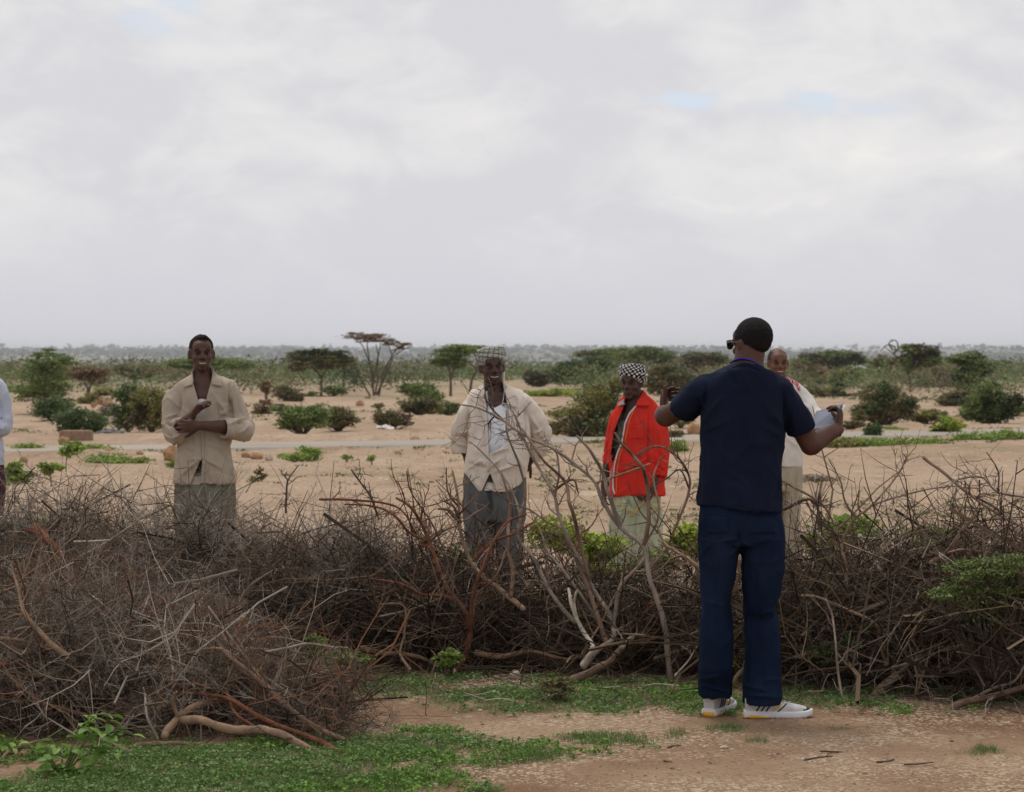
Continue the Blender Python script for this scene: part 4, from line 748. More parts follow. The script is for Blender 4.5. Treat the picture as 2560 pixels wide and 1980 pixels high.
SHIRT_NAVY = cloth_mat('navy_cotton', (.0058, .0092, .0235), (.0085, .0130, .0315), .2); DENIM = mat('dark_denim', (.0052, .0108, .0285), (.0120, .0215, .0480), .92, 5, .35, 300, spec=.05, stretch=(1, 1, .5)); STITCH = mat('denim_seam', (.014, .022, .048), None, .9)
def foreground_man():
    f = Fig(4, 10.8, 'man seen from behind in a navy t-shirt and dark blue jeans holding out a notebook', 850); E = f.E; P5 = lambda x, y: ((cp(5, x, y)[0]-1600)/.33156, (cp(5, x, y)[1]-760)/.33156)
    hd, W, M = head_parts(f.q(843, 300, .0), (-.62, .80, -.06), .975, ears=.9); k = .975
    el, wl = (196, 846, .12), (182, 826, .31); er, wr = (1288, 1062, .05), (1492, 945, .17)
    neck = [f.limb([(842, 300, .0), (832, 370, -.01), (822, 430, -.02), (810, 520, -.02)], [.060, .066, .067, .085], 20, 2)]
    tors = [f.body([(490, 680, 920, .07), (570, 540, 1010, .085), (700, 510, 1050, .10), (1000, 500, 1040, .10), (1300, 480, 1020, .10), (1560, 470, 1040, .11), (1680, 480, 1030, .11)])]
    arms = [f.limb([(500, 730, .02), (350, 765, .06), el], [.036, .044, .047]), f.limb([el, (182, 838, .19), (178, 832, .26), wl], [.050, .046, .036, .030]),
            f.limb([(1030, 680, 0), (1185, 890, .03), er], [.050, .048, .048]), f.limb([er, (1350, 1020, .09), (1430, 975, .13), wr], [.050, .046, .036, .030])]
    wlp, wrp = f.q(*wl), f.q(*wr)
    hl = hand(wlp, (.03, .35, .93), (.92, -.36, .05), -1, 1.02, (.85, .95, 1.0, 1.1), .12, (.42, -.12), (1, .45, .3)); hr = hand(wrp, (.18, .32, .92), (-.90, .25, .12), -1, 1.0, (.62, .62, .66, .7), .05, (.55, .8), (1.2, 1.4, .8))
    pass
    V, F = finish_body(hd+neck+tors+arms+hl+hr, .0045, W, k); mk('body', V, F, SKF, E); face_bits(E, W, M, k, brow=True)
    # hair: cropped cap over the skull
    V, F = ell(W((0, -.016, .034)), np.array([.0775, .0995, .0875])*k, M, 48); V2, F = remesh([(V, F), ell(W((0, -.045, .0)), np.array([.062, .060, .052])*k, M, 24)], .004, 3); L = (V2-W((0, 0, 0)))@np.array(M).T/k
    keep = (L[:, 2] > .052+.0*L[:, 1]) | ((L[:, 1] < .052) & (L[:, 2] > .02)) | ((L[:, 1] < -.004) & (L[:, 2] > -.02)) | ((L[:, 1] < -.03) & (L[:, 2] > -.050)); fk = keep[F].all(1) & ~((L[F].mean(1)[:, 1] > .066) & (L[F].mean(1)[:, 2] < .075)); n = normals(V2, F); V2 = V2+n*(fbm(V2*160, 2)*.0013-.004*np.clip((.012-L[:, 2])/.055, 0, 1))[:, None]; F2 = F[fk]; u = np.unique(F2); idx = np.zeros(len(V2), int); idx[u] = np.arange(len(u)); mk('hair', V2[u], idx[F2], HAIR, E)
    # sunglasses
    dkf = mat('tortoise_frame', (.03, .014, .008), (.06, .03, .015), .3); ln = mat('dark_lens', (.03, .02, .025), None, .12, spec=.8); g = None
    cs = [tube([W((s*.080, .005, .006)), W((s*.079, .05, .010)), W((s*.066, .092, .010))], np.array([[.0028, .0055]]*3)*k, 8, 2) for s in (-1, 1)]; cs += [tube([W((s*.064, .095, .018)), W((s*.03, .108, .022)), W((0, .112, .018))], np.array([.0035]*3)*k, 8, 2) for s in (-1, 1)]
    cs += [tube([W((s*.066, .094, .018)), W((s*.062, .096, -.012)), W((s*.036, .106, -.018)), W((s*.014, .111, -.006)), W((s*.010, .112, .016))], np.array([.0028]*5)*k, 8, 3) for s in (-1, 1)]; V, F = join(cs); g = mk('sunglasses', V, F, dkf, E)
    for s in (-1, 1): V, F = ell(W((s*.038, .103, .001)), np.array([.027, .003, .019])*k, np.array([unit(M[0]-s*M[1]*.35), unit(M[1]+s*M[0]*.35), M[2]]), 16); mk('lens', V, F, ln, g)
    # t-shirt
    rows = [(452, 706, 905, .070, -.018), (482, 640, 948, .092, -.014), (510, 560, 1010, .106, -.008), (550, 500, 1062, .116, 0, 2.4), (620, 478, 1086, .124, 0, 2.5), (720, 468, 1090, .130, 0, 2.6), (850, 464, 1098, .132, 0, 2.6), (1000, 466, 1090, .126, 0, 2.5), (1130, 470, 1068, .124, 0, 2.4), (1260, 458, 1058, .126, 0, 2.4), (1400, 446, 1058, .132, 0, 2.4), (1545, 440, 1072, .138, 0, 2.4, -.020)]
    tor = f.hollow(rows); sl = f.limb([(600, 645, -.0), (490, 655, .01), (400, 728, .045), (311, 808, .08)], [[.070, .085], [.070, .085], [.061, .078], [.060, .072]], 22, 3, hollow=.05); sr = f.limb([(980, 645, 0), (1040, 668, .0), (1128, 800, .01), (1212, 945, .035)], [[.068, .085], [.066, .085], [.060, .078], [.058, .070]], 22, 3, hollow=.05)
    arm2 = [f.limb([(440, 800, .02), (520, 900, .0)], [.05, .05])]
    fl = [((470, 900), (620, 700), 26, .006), ((480, 960), (700, 860), 22, .004), ((1090, 960), (960, 760), 26, .006), ((1080, 1010), (900, 900), 24, .004), ((460, 1250), (560, 1500), 30, .005), ((1050, 1180), (960, 1460), 30, .006), ((1060, 1350), (1000, 1560), 22, -.005), ((700, 520), (720, 640), 30, -.003), ((640, 1000), (600, 1400), 50, .004), ((880, 1000), (930, 1400), 55, .004), ((420, 700), (480, 860), 18, -.006), ((1130, 850), (1085, 960), 18, -.006), ((500, 600), (480, 820), 14, -.006), ((1085, 620), (1095, 900), 14, -.006), ((760, 700), (800, 1200), 40, -.004)]
    f.garment('t_shirt', [tor, sl, sr], .0065, SHIRT_NAVY, fl, .0050, (6, 6, 3), front=-1); ts = f.last
    f.drape('collar', None, SHIRT_NAVY, strip=([(706, 462), (760, 440), (830, 446), (905, 486)], [(694, 480), (760, 462), (830, 470), (922, 508)]), nu=20, nv=3, off=.003, tree=ts)
    f.drape('hem_stitch', None, STITCH if False else SHIRT_NAVY, strip=([(448, 1518), (600, 1508), (800, 1524), (1068, 1578)], [(448, 1524), (600, 1514), (800, 1530), (1068, 1584)]), nu=26, nv=1, off=.002, thick=.003, tree=ts)
    blue = cloth_mat('lanyard_blue', (.015, .025, .38), None, .1); c = [f.q(x, y, z) for x, y, z in ((696, 448, .03), (715, 430, -.04), (765, 413, -.085), (830, 426, -.088), (900, 462, -.06), (935, 488, .02))]
    V, F = tube(c, np.array([[.0035, .0115]]*6), 8, 4); mk('lanyard', V, F, blue, E)
    # jeans
    def j(y, a, b, ry, cy=0, e=2.3): x0, y0 = P5(a, y); x1, _ = P5(b, y); return (y0, x0, x1, ry, cy, e)
    pel = f.body([j(30, 205, 765, .115), j(120, 196, 772, .120), j(200, 190, 784, .130, .0, 2.5), j(290, 190, 792, .130, 0, 2.5), j(345, 196, 790, .118, 0, 2.4)])
    lg = [j(290, 192, 482, .120, 0), j(400, 189, 470, .112), j(520, 190, 452, .102), j(650, 195, 430, .095), j(760, 199, 416, .088), j(900, 200, 424, .082), j(1050, 196, 428, .080), j(1200, 192, 424, .080), j(1330, 190, 415, .086, .05), j(1405, 192, 414, .092, .06)]
    rg = [j(290, 486, 792, .120, 0), j(400, 488, 788, .112), j(520, 492, 780, .102), j(650, 496, 756, .095), j(745, 500, 730, .088), j(800, 503, 716, .086, .01), j(850, 504, 745, .086, .03), j(950, 506, 756, .084, .02), j(1100, 502, 764, .084, .01), j(1250, 498, 768, .086, .01), j(1380, 497, 772, .098, .01), j(1455, 497, 772, .105, .012)]
    fl = []
    def ff(a, b, c_, d_, w_, h): fl.append((P5(a, b), P5(c_, d_), w_, h))
    ff(470, 330, 400, 430, 14, .007); ff(480, 320, 560, 350, 14, .006); ff(470, 300, 330, 320, 18, .005); ff(300, 310, 200, 420, 20, .004); ff(560, 330, 720, 300, 18, .005); ff(470, 250, 470, 330, 14, -.010); ff(720, 790, 620, 830, 12, .006); ff(740, 830, 640, 900, 12, -.004); ff(210, 1330, 400, 1380, 12, .006); ff(200, 1290, 340, 1260, 12, .005); ff(520, 1400, 760, 1420, 14, .006); ff(510, 1330, 660, 1370, 12, .006); ff(640, 1300, 765, 1290, 14, .005); ff(300, 500, 310, 1250, 22, .004); ff(610, 480, 640, 1250, 24, .004); ff(240, 740, 400, 780, 14, .003); ff(380, 650, 410, 900, 12, -.003)
    f.garment('jeans', [pel, f.hollow(lg), f.hollow(rg)], .0065, DENIM, fl, .0045, (7, 7, 3.5), front=-1, seed=3); js = f.last
    for st in (([P5(538, 150), P5(735, 132)], [P5(548, 262), P5(735, 262)]), ([P5(215, 140), P5(400, 150)], [P5(225, 262), P5(395, 262)])): f.drape('back_pocket', None, DENIM, strip=st, nu=12, nv=8, off=.004, tree=js)
    for a, b in (((538, 150), (550, 262)), ((735, 132), (728, 268)), ((550, 262), (645, 300)), ((645, 300), (728, 268)), ((215, 140), (226, 262)), ((226, 262), (310, 298)), ((310, 298), (395, 262)), ((476, 100), (474, 320))):
        (x0, y0), (x1, y1) = a, b; nn = unit((y1-y0, x0-x1, 0))[:2]*1.7; f.drape('seam', None, STITCH, strip=([P5(x0-nn[0], y0-nn[1]), P5(x1-nn[0], y1-nn[1])], [P5(x0+nn[0], y0+nn[1]), P5(x1+nn[0], y1+nn[1])]), nu=10, nv=1, off=.0045, thick=.003, tree=js)
    wht = mat('white_mesh_shoe', (.52, .50, .50), (.62, .61, .61), .75, 30, .4, 300); sole = mat('white_sole', (.66, .66, .68), None, .6); acc = {'dark': mat('black_trim', (.015, .016, .02), None, .5), 'yellow': mat('yellow_trim', (.72, .38, .02), None, .5), 'lace': mat('shoe_lace', (.6, .6, .55), None, .8)}
    X, Y = cp(5, 522, 1540); s1 = at(X, Y, 10.79); s1[2] = float(zg(np.array([s1[0]]), np.array([s1[1]]))[0])+.001; S1 = empty('shoe', tuple(s1)); 
    S1.parent = E; b = np.array(PB[E.name]); S1.location = s1-b; shoe(S1, s1, (.98, -.06), 1, wht, sole, accents=acc)
    X, Y = cp(5, 262, 1510); s2 = at(X, Y, 10.84); s2[2] = float(zg(np.array([s2[0]]), np.array([s2[1]]))[0])+.001; S2 = empty('shoe', tuple(s2)); S2.parent = E; S2.location = s2-b; PB[S2.name] = tuple(s2)
    shoe(S2, s2, (.42, .9), -1, wht, sole, accents=acc)
    # notebook held in the right hand
    nb = lambda x, y, z: at(1820+x*.18946, 840+y*.18946, 10.8+z); c00, c10, c11, c01 = nb(1168, 992, .33), nb(1525, 888, .36), nb(1400, 1190, .20), nb(1052, 1238, .18)
    Enb = empty('notebook', tuple((c00+c11)/2), label='open handed grey blue notebook with white pages held in the hand of the man in the navy t-shirt', cat='notebook'); Enb['label'] = 'grey blue notebook with white page edges in the right hand of the navy shirted man'
    nn = unit(np.cross(c10-c00, c01-c00)); nn = nn if nn[1] > 0 else -nn
    def slab(name, o0, o1, ins, m, par=Enb, lift=0):
        cc = (c00+c10+c11+c01)/4; Q = [c+(cc-c)*ins for c in (c00, c10, c11, c01)]; V = np.array([q+nn*o0 for q in Q]+[q+nn*o1 for q in Q])+(np.array([.007, 0, -.006]) if name == 'pages' else 0); F = np.array([(0, 1, 2, 3), (7, 6, 5, 4), (0, 4, 5, 1), (1, 5, 6, 2), (2, 6, 7, 3), (3, 7, 4, 0)]); return mk(name, V, F, m, par, smooth=False)
    cov = mat('notebook_cover', (.11, .13, .185), (.14, .16, .22), .5, 40, .2, 300); slab('cover', 0, .0016, 0, cov); slab('pages', .0019, .0125, -.012, mat('paper', (.8, .8, .82), (.7, .7, .74), .8, 3, stretch=(1, 1, 90))); slab('cover', .0128, .0144, 0, cov)
    V, F = tube([c10*.86+c11*.14-nn*.004+np.array([-.004, 0, 0]), c10*.5+c11*.5-nn*.006], [.0042, .0036], 8, 2); tag(mk('pen', V, F, acc['dark'], base=tuple(V.mean(0))), 'short black pen clipped on the notebook edge', 'pen')
foreground_man()

def facing_head(f, cx, cy, yaw, k, pitch=0., roll=0., **kw):
    a = math.radians(yaw); return head_parts(f.q(cx, cy, -.0), (math.sin(a), -math.cos(a), pitch), k, roll=roll, **kw)
def trousers(f, rows, legL, legR, m, name='trousers', vox=.0085, folds=(), amp=.006, seed=0): f.garment(name, [f.body(rows), f.hollow(legL), f.hollow(legR)], vox, m, folds, amp, (6, 6, 2.5), seed=seed)
def feet(f, xs, m, gy=None):
    for i, x in enumerate(xs):
        c = f.q(x, 0, 0); c[2] = f.gz; b = np.array(PB[f.E.name]); V, F = remesh([loft([ering(c+np.array([0, -y, z]), (w_, 0, 0), (0, 0, h), 2.6, 14) for y, w_, z, h in ((-.07, .03, .03, .03), (-.03, .036, .04, .04), (.03, .037, .035, .035), (.09, .044, .026, .024), (.14, .042, .02, .018), (.17, .024, .016, .012))]), tube([c+np.array([0, .02, .05]), c+np.array([0, .03, .3])], [.036, .042], 12, 1)], .013, 1); mk('foot', V, F, m, f.E)
        V, F = loft([ering(c+np.array([0, -.045, z]), (.05, 0, 0), (0, .13, 0), 2.6, 20) for z in (.001, .012)]); mk('sandal', V, F, MT['sandal'], f.E)
MT['sandal'] = mat('dark_rubber', (.03, .025, .022), None, .7)

def khaki_man():
    f = Fig(1, 15.3, 'smiling man in a loose khaki shirt with folded arms and one hand raised', 585); E = f.E; hd, W, M = facing_head(f, 552, 284, 12, 1.0, .02, ears=1.15, jaw=.95, smile=1)
    er, wr = (330, 955, -.08), (478, 806, -.225); el, wl = (905, 915, -.05), (540, 893, -.25)
    neck = [f.limb([(556, 350, .02), (560, 450, .02), (562, 520, .01)], [.055, .057, .075], 16, 2), f.limb([(505, 520, -.03), (535, 610, -.07)], [.02, .03]), f.limb([(640, 520, -.03), (600, 610, -.07)], [.02, .03])]
    tors = [f.body([(490, 480, 640, .06), (550, 410, 750, .085, .0), (640, 380, 790, .105, -.005), (800, 390, 790, .105), (1000, 400, 770, .10), (1300, 380, 790, .105), (1400, 390, 780, .10)])]
    arms = [f.limb([(345, 620, 0), (300, 780, -.02), er], [.045, .044, .040]), f.limb([er, (400, 880, -.15), wr], [.044, .040, .027]), f.limb([(810, 620, 0), (868, 760, -.01), el], [.045, .044, .040]), f.limb([el, (720, 902, -.17), wl], [.044, .042, .028])]
    h1 = hand(f.q(*wr), (.40, -.12, .62), (.72, -.1, -.45), 1, 1.0, (.42, .55, .62, .7), .05, (.5, .9)); h2 = hand(f.q(*wl), (-1, -.10, -.02), (.0, 1, .05), 1, 1.0, (.28, .3, .33, .36), .09, (.7, .4))
    V, F = finish_body(hd+neck+tors+arms+h1+h2, .0055, W); mk('body', V, F, SK1, E); face_bits(E, W, M, 1., smile=1)
    V, F = ell(W((0, -.018, .036)), (.0775, .098, .0865), M, 40); V, F = remesh([(V, F), ell(W((-.008, .02, .098)), (.034, .05, .022), M, 20)], .005, 2); L = (V-W((0, 0, 0)))@np.array(M).T; kp = (L[:, 2] > .088-.0*L[:, 1]) | ((L[:, 1] < .03) & (L[:, 2] > .03)) | ((L[:, 1] < -.01) & (L[:, 2] > -.03)); kp &= ~((L[:, 1] > .058) & (L[:, 2] < .094)); V = V+normals(V, F)*(fbm(V*120, 2)*.003)[:, None]; F2 = F[kp[F].all(1)]; u = np.unique(F2); idx = np.zeros(len(V), int); idx[u] = np.arange(len(u)); mk('hair', V[u], idx[F2], HAIR, E)
    KH = cloth_mat('khaki_cotton', (.39, .325, .255), (.45, .38, .30), .3); OL = cloth_mat('olive_grey_cotton', (.15, .15, .115), (.19, .185, .145), .3)
    trousers(f, [(1290, 348, 822, .12), (1400, 342, 832, .125), (1520, 338, 838, .135), (1620, 340, 838, .13)], [(1540, 338, 590, .12), (1800, 345, 570, .105), (2100, 360, 540, .09), (2400, 365, 530, .08)], [(1540, 595, 838, .12), (1800, 610, 830, .105), (2100, 630, 810, .09), (2400, 640, 800, .08)], OL, folds=[((560, 1400), (600, 1600), 30, -.012), ((700, 1400), (680, 1600), 25, .01), ((450, 1400), (430, 1650), 25, .01), ((780, 1420), (740, 1600), 20, .008)])
    V, F = remesh([f.body([(600, 470, 680, .10), (700, 430, 730, .115), (900, 420, 740, .115), (1150, 420, 740, .115)])], .009, 1); mk('undershirt', V, F, cloth_mat('white_vest', (.68, .66, .68), None, .2), E)
    rows = [(448, 490, 634, .060, .012), (476, 458, 680, .078, .008), (502, 410, 760, .092), (535, 360, 822, .104), (580, 322, 856, .114), (660, 318, 862, .124), (780, 340, 832, .130, 0, 2.4), (920, 362, 796, .132, 0, 2.4), (1060, 366, 784, .134, 0, 2.4), (1180, 352, 806, .138, 0, 2.4), (1290, 338, 830, .142, 0, 2.5), (1378, 326, 836, .146, 0, 2.5)]
    sl1 = f.limb([(400, 625, 0), (332, 690, 0), (300, 800, -.01), (300, 900, -.04)], [[.064, .08], [.062, .078], [.060, .072], [.062, .068]], 20); sl1b = f.limb([(300, 880, -.03), (322, 965, -.075), (362, 935, -.125), (388, 898, -.16)], [.064, .066, .062, .058], 18, 3, hollow=.05)
    sl2 = f.limb([(770, 625, 0), (830, 700, 0), (868, 820, -.01), (888, 900, -.03)], [[.064, .08], [.062, .078], [.062, .072], [.062, .068]], 20); sl2b = f.limb([(895, 880, -.02), (905, 930, -.06), (830, 915, -.12), (735, 915, -.17)], [.060, .064, .064, .060], 18, 3, hollow=.05)
    fl = [((380, 640), (350, 860), 14, -.012), ((790, 560), (808, 830), 14, -.014), ((760, 760), (700, 820), 12, .008), ((540, 1170), (380, 1320), 14, .012), ((560, 1160), (730, 1260), 16, .010), ((552, 1170), (440, 1180), 14, .007), ((560, 1180), (640, 1330), 12, .008), ((780, 1100), (820, 1340), 14, .008), ((700, 1060), (780, 1180), 14, .008), ((545, 940), (552, 1160), 7, -.006), ((250, 830), (340, 800), 12, .010), ((240, 870), (330, 900), 12, -.010), ((290, 1000), (380, 960), 10, .012), ((250, 960), (350, 1020), 10, -.010), ((820, 850), (900, 880), 12, -.012), ((790, 880), (920, 830), 12, .012), ((860, 960), (950, 900), 10, .010), ((850, 560), (880, 760), 12, .007), ((690, 680), (760, 780), 10, .006), ((430, 560), (470, 800), 16, .006), ((600, 1040), (700, 1080), 16, .006), ((410, 1060), (500, 1100), 16, .006)]
    f.garment('shirt', [f.hollow(rows), sl1, sl1b, sl2, sl2b], .0075, KH, fl, .0065, (8, 8, 4), cuts=[[(478, 430), (648, 430), (646, 480), (600, 640), (576, 800), (552, 850), (540, 800), (520, 660), (480, 520)], [(540, 1190), (560, 1180), (545, 1390), (455, 1390)]], seed=5); sh = f.last
    f.drape('placket', None, KH, strip=([(548, 860), (556, 1180)], [(572, 860), (580, 1180)]), nu=14, nv=2, off=.004, tree=sh)
    f.drape('chest_pocket', [(692, 690), (775, 700), (770, 810), (700, 800)], KH, off=.003, nu=8, nv=8, tree=sh)
    for c in ([(478, 455), (482, 545), (398, 572), (445, 485)], [(648, 425), (720, 490), (728, 562), (640, 545)]): f.drape('collar', c, KH, off=.020, nu=8, nv=8, tree=sh, thick=.006)
    V, F = tube([f.q(482, 520, -.075), f.q(476, 452, -.03), f.q(500, 428, .04), f.q(560, 415, .07), f.q(620, 420, .04), f.q(650, 440, -.03), f.q(640, 520, -.075)], np.array([[.005, .018]]*7), 8, 4); mk('collar', V, F, KH, E)
    for y in (900, 1050, 1160): V, F = ell(f.q(562, y, -.155), (.006, .003, .006), n=8); mk('button', V, F, KH, E)
    feet(f, (450, 720), SK1)
khaki_man()

def turban(f, W, M, m, top, k=1.0, tail=None, R=.1, bulge=()):
    cs = [ell(W((0, -.018, .058)), np.array([.088, .108, .072])*k, M, 32)]
    for i, (h, t, rr) in enumerate(((.036, .25, .020), (.052, -.2, .022), (.070, .12, .021), (.088, -.1, .020), (.058, .45, .018))):
        P = []
        for a in np.linspace(0, 2*PI, 19): x, y = math.sin(a), math.cos(a); sh = .93-(h-.03)*2.3; P.append(W((x*.088*sh*1.03, -.018+y*.104*sh*1.03, h+.012+t*x*.05+.010*y+(.012 if y > 0 else -.014))))
        cs.append(tube(P, np.array([[.012, rr]]*19)*k, 9, 1))
    for p, r_ in bulge: cs.append(ell(W(p), np.array(r_)*k, M, 16))
    V, F = remesh(cs, .006, 2); n = normals(V, F); L = (V-W((0, 0, 0)))@np.array(M).T; V = V+n*(fbm(np.c_[L[:, 0]*14, L[:, 1]*14, L[:, 2]*55+L[:, 0]*12], 3)*.004)[:, None]; a = np.arctan2(L[:, 0], L[:, 1]); pat = np.c_[a*.095, L[:, 2]*1.05-np.hypot(L[:, 0], L[:, 1])*.6, L[:, 1]]; mk('turban', V, F, m, f.E, pat=pat)

def cream_man():
    f = Fig(2, 15.4, 'smiling man in a grey chequered turban and open cream shirt over a white vest', 530); E = f.E; hd, W, M = facing_head(f, 505, 300, 10, 1.0, .03, roll=-.05, jaw=1.0, ears=.9, smile=1.3)
    ll, wl = (232, 850, .06), (275, 1010, .11); lr, wr = (925, 850, .06), (822, 1090, .12)
    neck = [f.limb([(512, 380, .02), (520, 470, .02), (525, 550, .01)], [.058, .060, .08], 16, 2)]
    tors = [f.body([(500, 400, 650, .07), (560, 350, 730, .095), (660, 340, 770, .115), (850, 350, 780, .13), (1000, 345, 770, .14), (1150, 340, 750, .14), (1300, 330, 740, .12)])]
    arms = [f.limb([(345, 600, 0), (282, 720, .03), ll], [.045, .042, .038]), f.limb([ll, wl], [.04, .028]), f.limb([(745, 600, 0), (850, 710, .02), lr], [.045, .042, .038]), f.limb([lr, wr], [.04, .028])]
    h1 = hand(f.q(*wl), (.20, .2, -1), (1, .2, 0), -1, 1, (.5, .5, .55, .6)); h2 = hand(f.q(*wr), (-.55, .1, -.6), (-.2, 1, 0), 1, 1, (.4, .45, .5, .55))
    V, F = finish_body(hd+neck+tors+arms+h1+h2, .0055, W); mk('body', V, F, SK2, E); face_bits(E, W, M, 1., smile=1.4); 
    turban(f, W, M, check_mat('grey_plaid_cloth', (.095, .095, .095), (.40, .395, .355), .036, .030, .25, bands=.72), 0, 1.0, bulge=[((-.078, .05, .045), (.026, .035, .02)), ((.02, .01, .112), (.05, .055, .022))])
    Wt = cloth_mat('white_cotton', (.66, .67, .70), None, .2); CRM = cloth_mat('cream_cotton', (.64, .555, .475), (.70, .62, .545), .3); GR = cloth_mat('grey_cotton', (.085, .092, .095), (.115, .122, .125), .35)
    V, F = ell(W((-.074, -.03, -.03)), (.014, .012, .085), M, 12); mk('turban_tail', V, F, CRM, E)
    V, F = ell(W((-.083, .06, .026)), (.012, .016, .020), M, 12); mk('turban_tail', V, F, CRM, E)
    f.garment('vest', [f.body([(590, 400, 680, .105), (680, 380, 730, .13, -.002), (800, 390, 730, .150, -.006), (950, 380, 730, .165, -.01), (1080, 370, 720, .16)])], .008, Wt, [((500, 700), (560, 950), 20, .006), ((600, 700), (590, 980), 16, -.005)], .004, cuts=[[(440, 560), (470, 618), (530, 640), (585, 612), (615, 520), (600, 500), (440, 500)]])
    for a in ([(452, 500), (462, 620), (478, 620), (468, 500)], [(612, 480), (590, 620), (640, 640), (636, 490)]): f.drape('vest_strap', a, Wt, off=.006, nu=3, nv=8)
    trousers(f, [(1130, 305, 775, .13), (1230, 280, 788, .14), (1350, 266, 792, .15), (1480, 264, 790, .15), (1580, 268, 786, .14)], [(1480, 264, 525, .135), (1700, 280, 520, .12), (2000, 300, 500, .10), (2270, 320, 480, .09)], [(1480, 530, 790, .135), (1700, 545, 780, .12), (2000, 560, 750, .10), (2270, 570, 730, .09)], GR, folds=[((480, 1320), (500, 1640), 26, -.02), ((400, 1300), (360, 1640), 22, .012), ((620, 1340), (600, 1640), 22, .012), ((700, 1350), (720, 1600), 18, -.01), ((330, 1300), (300, 1600), 16, -.008), ((440, 1330), (470, 1500), 14, .010)], seed=2)
    rows = [(440, 446, 596, .062, .012), (475, 400, 660, .080, .005), (505, 335, 742, .096), (545, 302, 782, .110), (600, 296, 802, .122), (700, 306, 816, .138), (800, 316, 822, .150, -.004, 2.4), (900, 318, 816, .164, -.010, 2.4), (1000, 308, 806, .176, -.014, 2.4), (1100, 298, 798, .178, -.012, 2.4), (1200, 290, 786, .172, -.006, 2.4), (1330, 296, 772, .168, -.004, 2.4)]
    s1 = f.limb([(370, 610, 0), (312, 670, .01), (268, 780, .04), (240, 860, .055)], [[.058, .075], [.054, .072], [.054, .066], [.058, .062]], 20); s1b = f.limb([(242, 840, .05), (246, 920, .07), (258, 1000, .09)], [.058, .058, .062], 18, 3, hollow=.05)
    s2 = f.limb([(750, 610, 0), (815, 660, .01), (882, 770, .03), (915, 870, .05)], [[.064, .078], [.062, .075], [.062, .07], [.060, .064]], 20); s2b = f.limb([(920, 840, .05), (890, 960, .08), (850, 1050, .10)], [.062, .060, .056], 18, 3, hollow=.05)
    fl = [((300, 640), (320, 880), 12, -.012), ((790, 640), (800, 920), 14, -.014), ((320, 1150), (430, 1080), 12, .010), ((310, 1110), (480, 1150), 12, -.008), ((480, 1150), (600, 1050), 14, .010), ((520, 1180), (700, 1120), 14, .010), ((500, 1030), (640, 980), 12, .012), ((700, 1000), (760, 1150), 14, .008), ((230, 850), (310, 830), 10, .012), ((200, 880), (320, 890), 10, -.012), ((210, 940), (300, 960), 10, .010), ((850, 860), (930, 820), 12, .012), ((880, 930), (980, 880), 12, -.010), ((830, 700), (900, 820), 14, .010), ((360, 640), (380, 900), 18, .007), ((700, 700), (730, 950), 16, .007), ((340, 1180), (400, 1320), 14, .008), ((560, 1200), (560, 1350), 12, .008), ((400, 700), (440, 1000), 10, -.005)]
    f.garment('shirt', [f.hollow(rows, wall=.010), s1, s1b, s2, s2b], .0075, CRM, fl, .0065, (8, 8, 4), cuts=[[(436, 420), (606, 420), (640, 580), (655, 760), (640, 920), (560, 995), (482, 1025), (478, 900), (465, 760), (458, 620), (444, 520)], [(490, 1188), (565, 1385), (400, 1385)], [(270, 1180), (400, 1350), (250, 1400)], [(565, 1385), (740, 1290), (830, 1170), (830, 1420)]], seed=9); sh = f.last
    for c in ([(440, 450), (446, 600), (372, 522), (400, 480)], [(596, 430), (706, 530), (720, 640), (640, 625)]): f.drape('collar', c, CRM, off=.020, nu=8, nv=8, tree=sh, thick=.006)
    V, F = tube([f.q(446, 540, -.06), f.q(436, 462, -.02), f.q(466, 440, .04), f.q(520, 430, .07), f.q(580, 432, .04), f.q(606, 452, -.03), f.q(632, 560, -.08)], np.array([[.005, .018]]*7), 8, 4); mk('collar', V, F, CRM, E)
    f.drape('placket', None, CRM, strip=([(455, 600), (470, 800), (478, 1010), (487, 1180)], [(437, 600), (448, 800), (456, 1010), (465, 1180)]), nu=16, nv=2, off=.005, tree=sh); f.drape('placket', None, CRM, strip=([(640, 640), (652, 780), (640, 920)], [(662, 640), (676, 780), (662, 930)]), nu=14, nv=2, off=.005, tree=sh)
    f.drape('chest_pocket', [(690, 740), (790, 750), (785, 880), (695, 870)], CRM, off=.003, nu=8, nv=8, tree=sh, thick=.003); bl = mat('blue_pen_plastic', (.08, .2, .55), None, .4); f.drape('pocket_pen', [(716, 762), (742, 762), (738, 800), (724, 800)], bl, off=.010, nu=2, nv=3, tree=sh)
    feet(f, (400, 650), SK2)
cream_man()

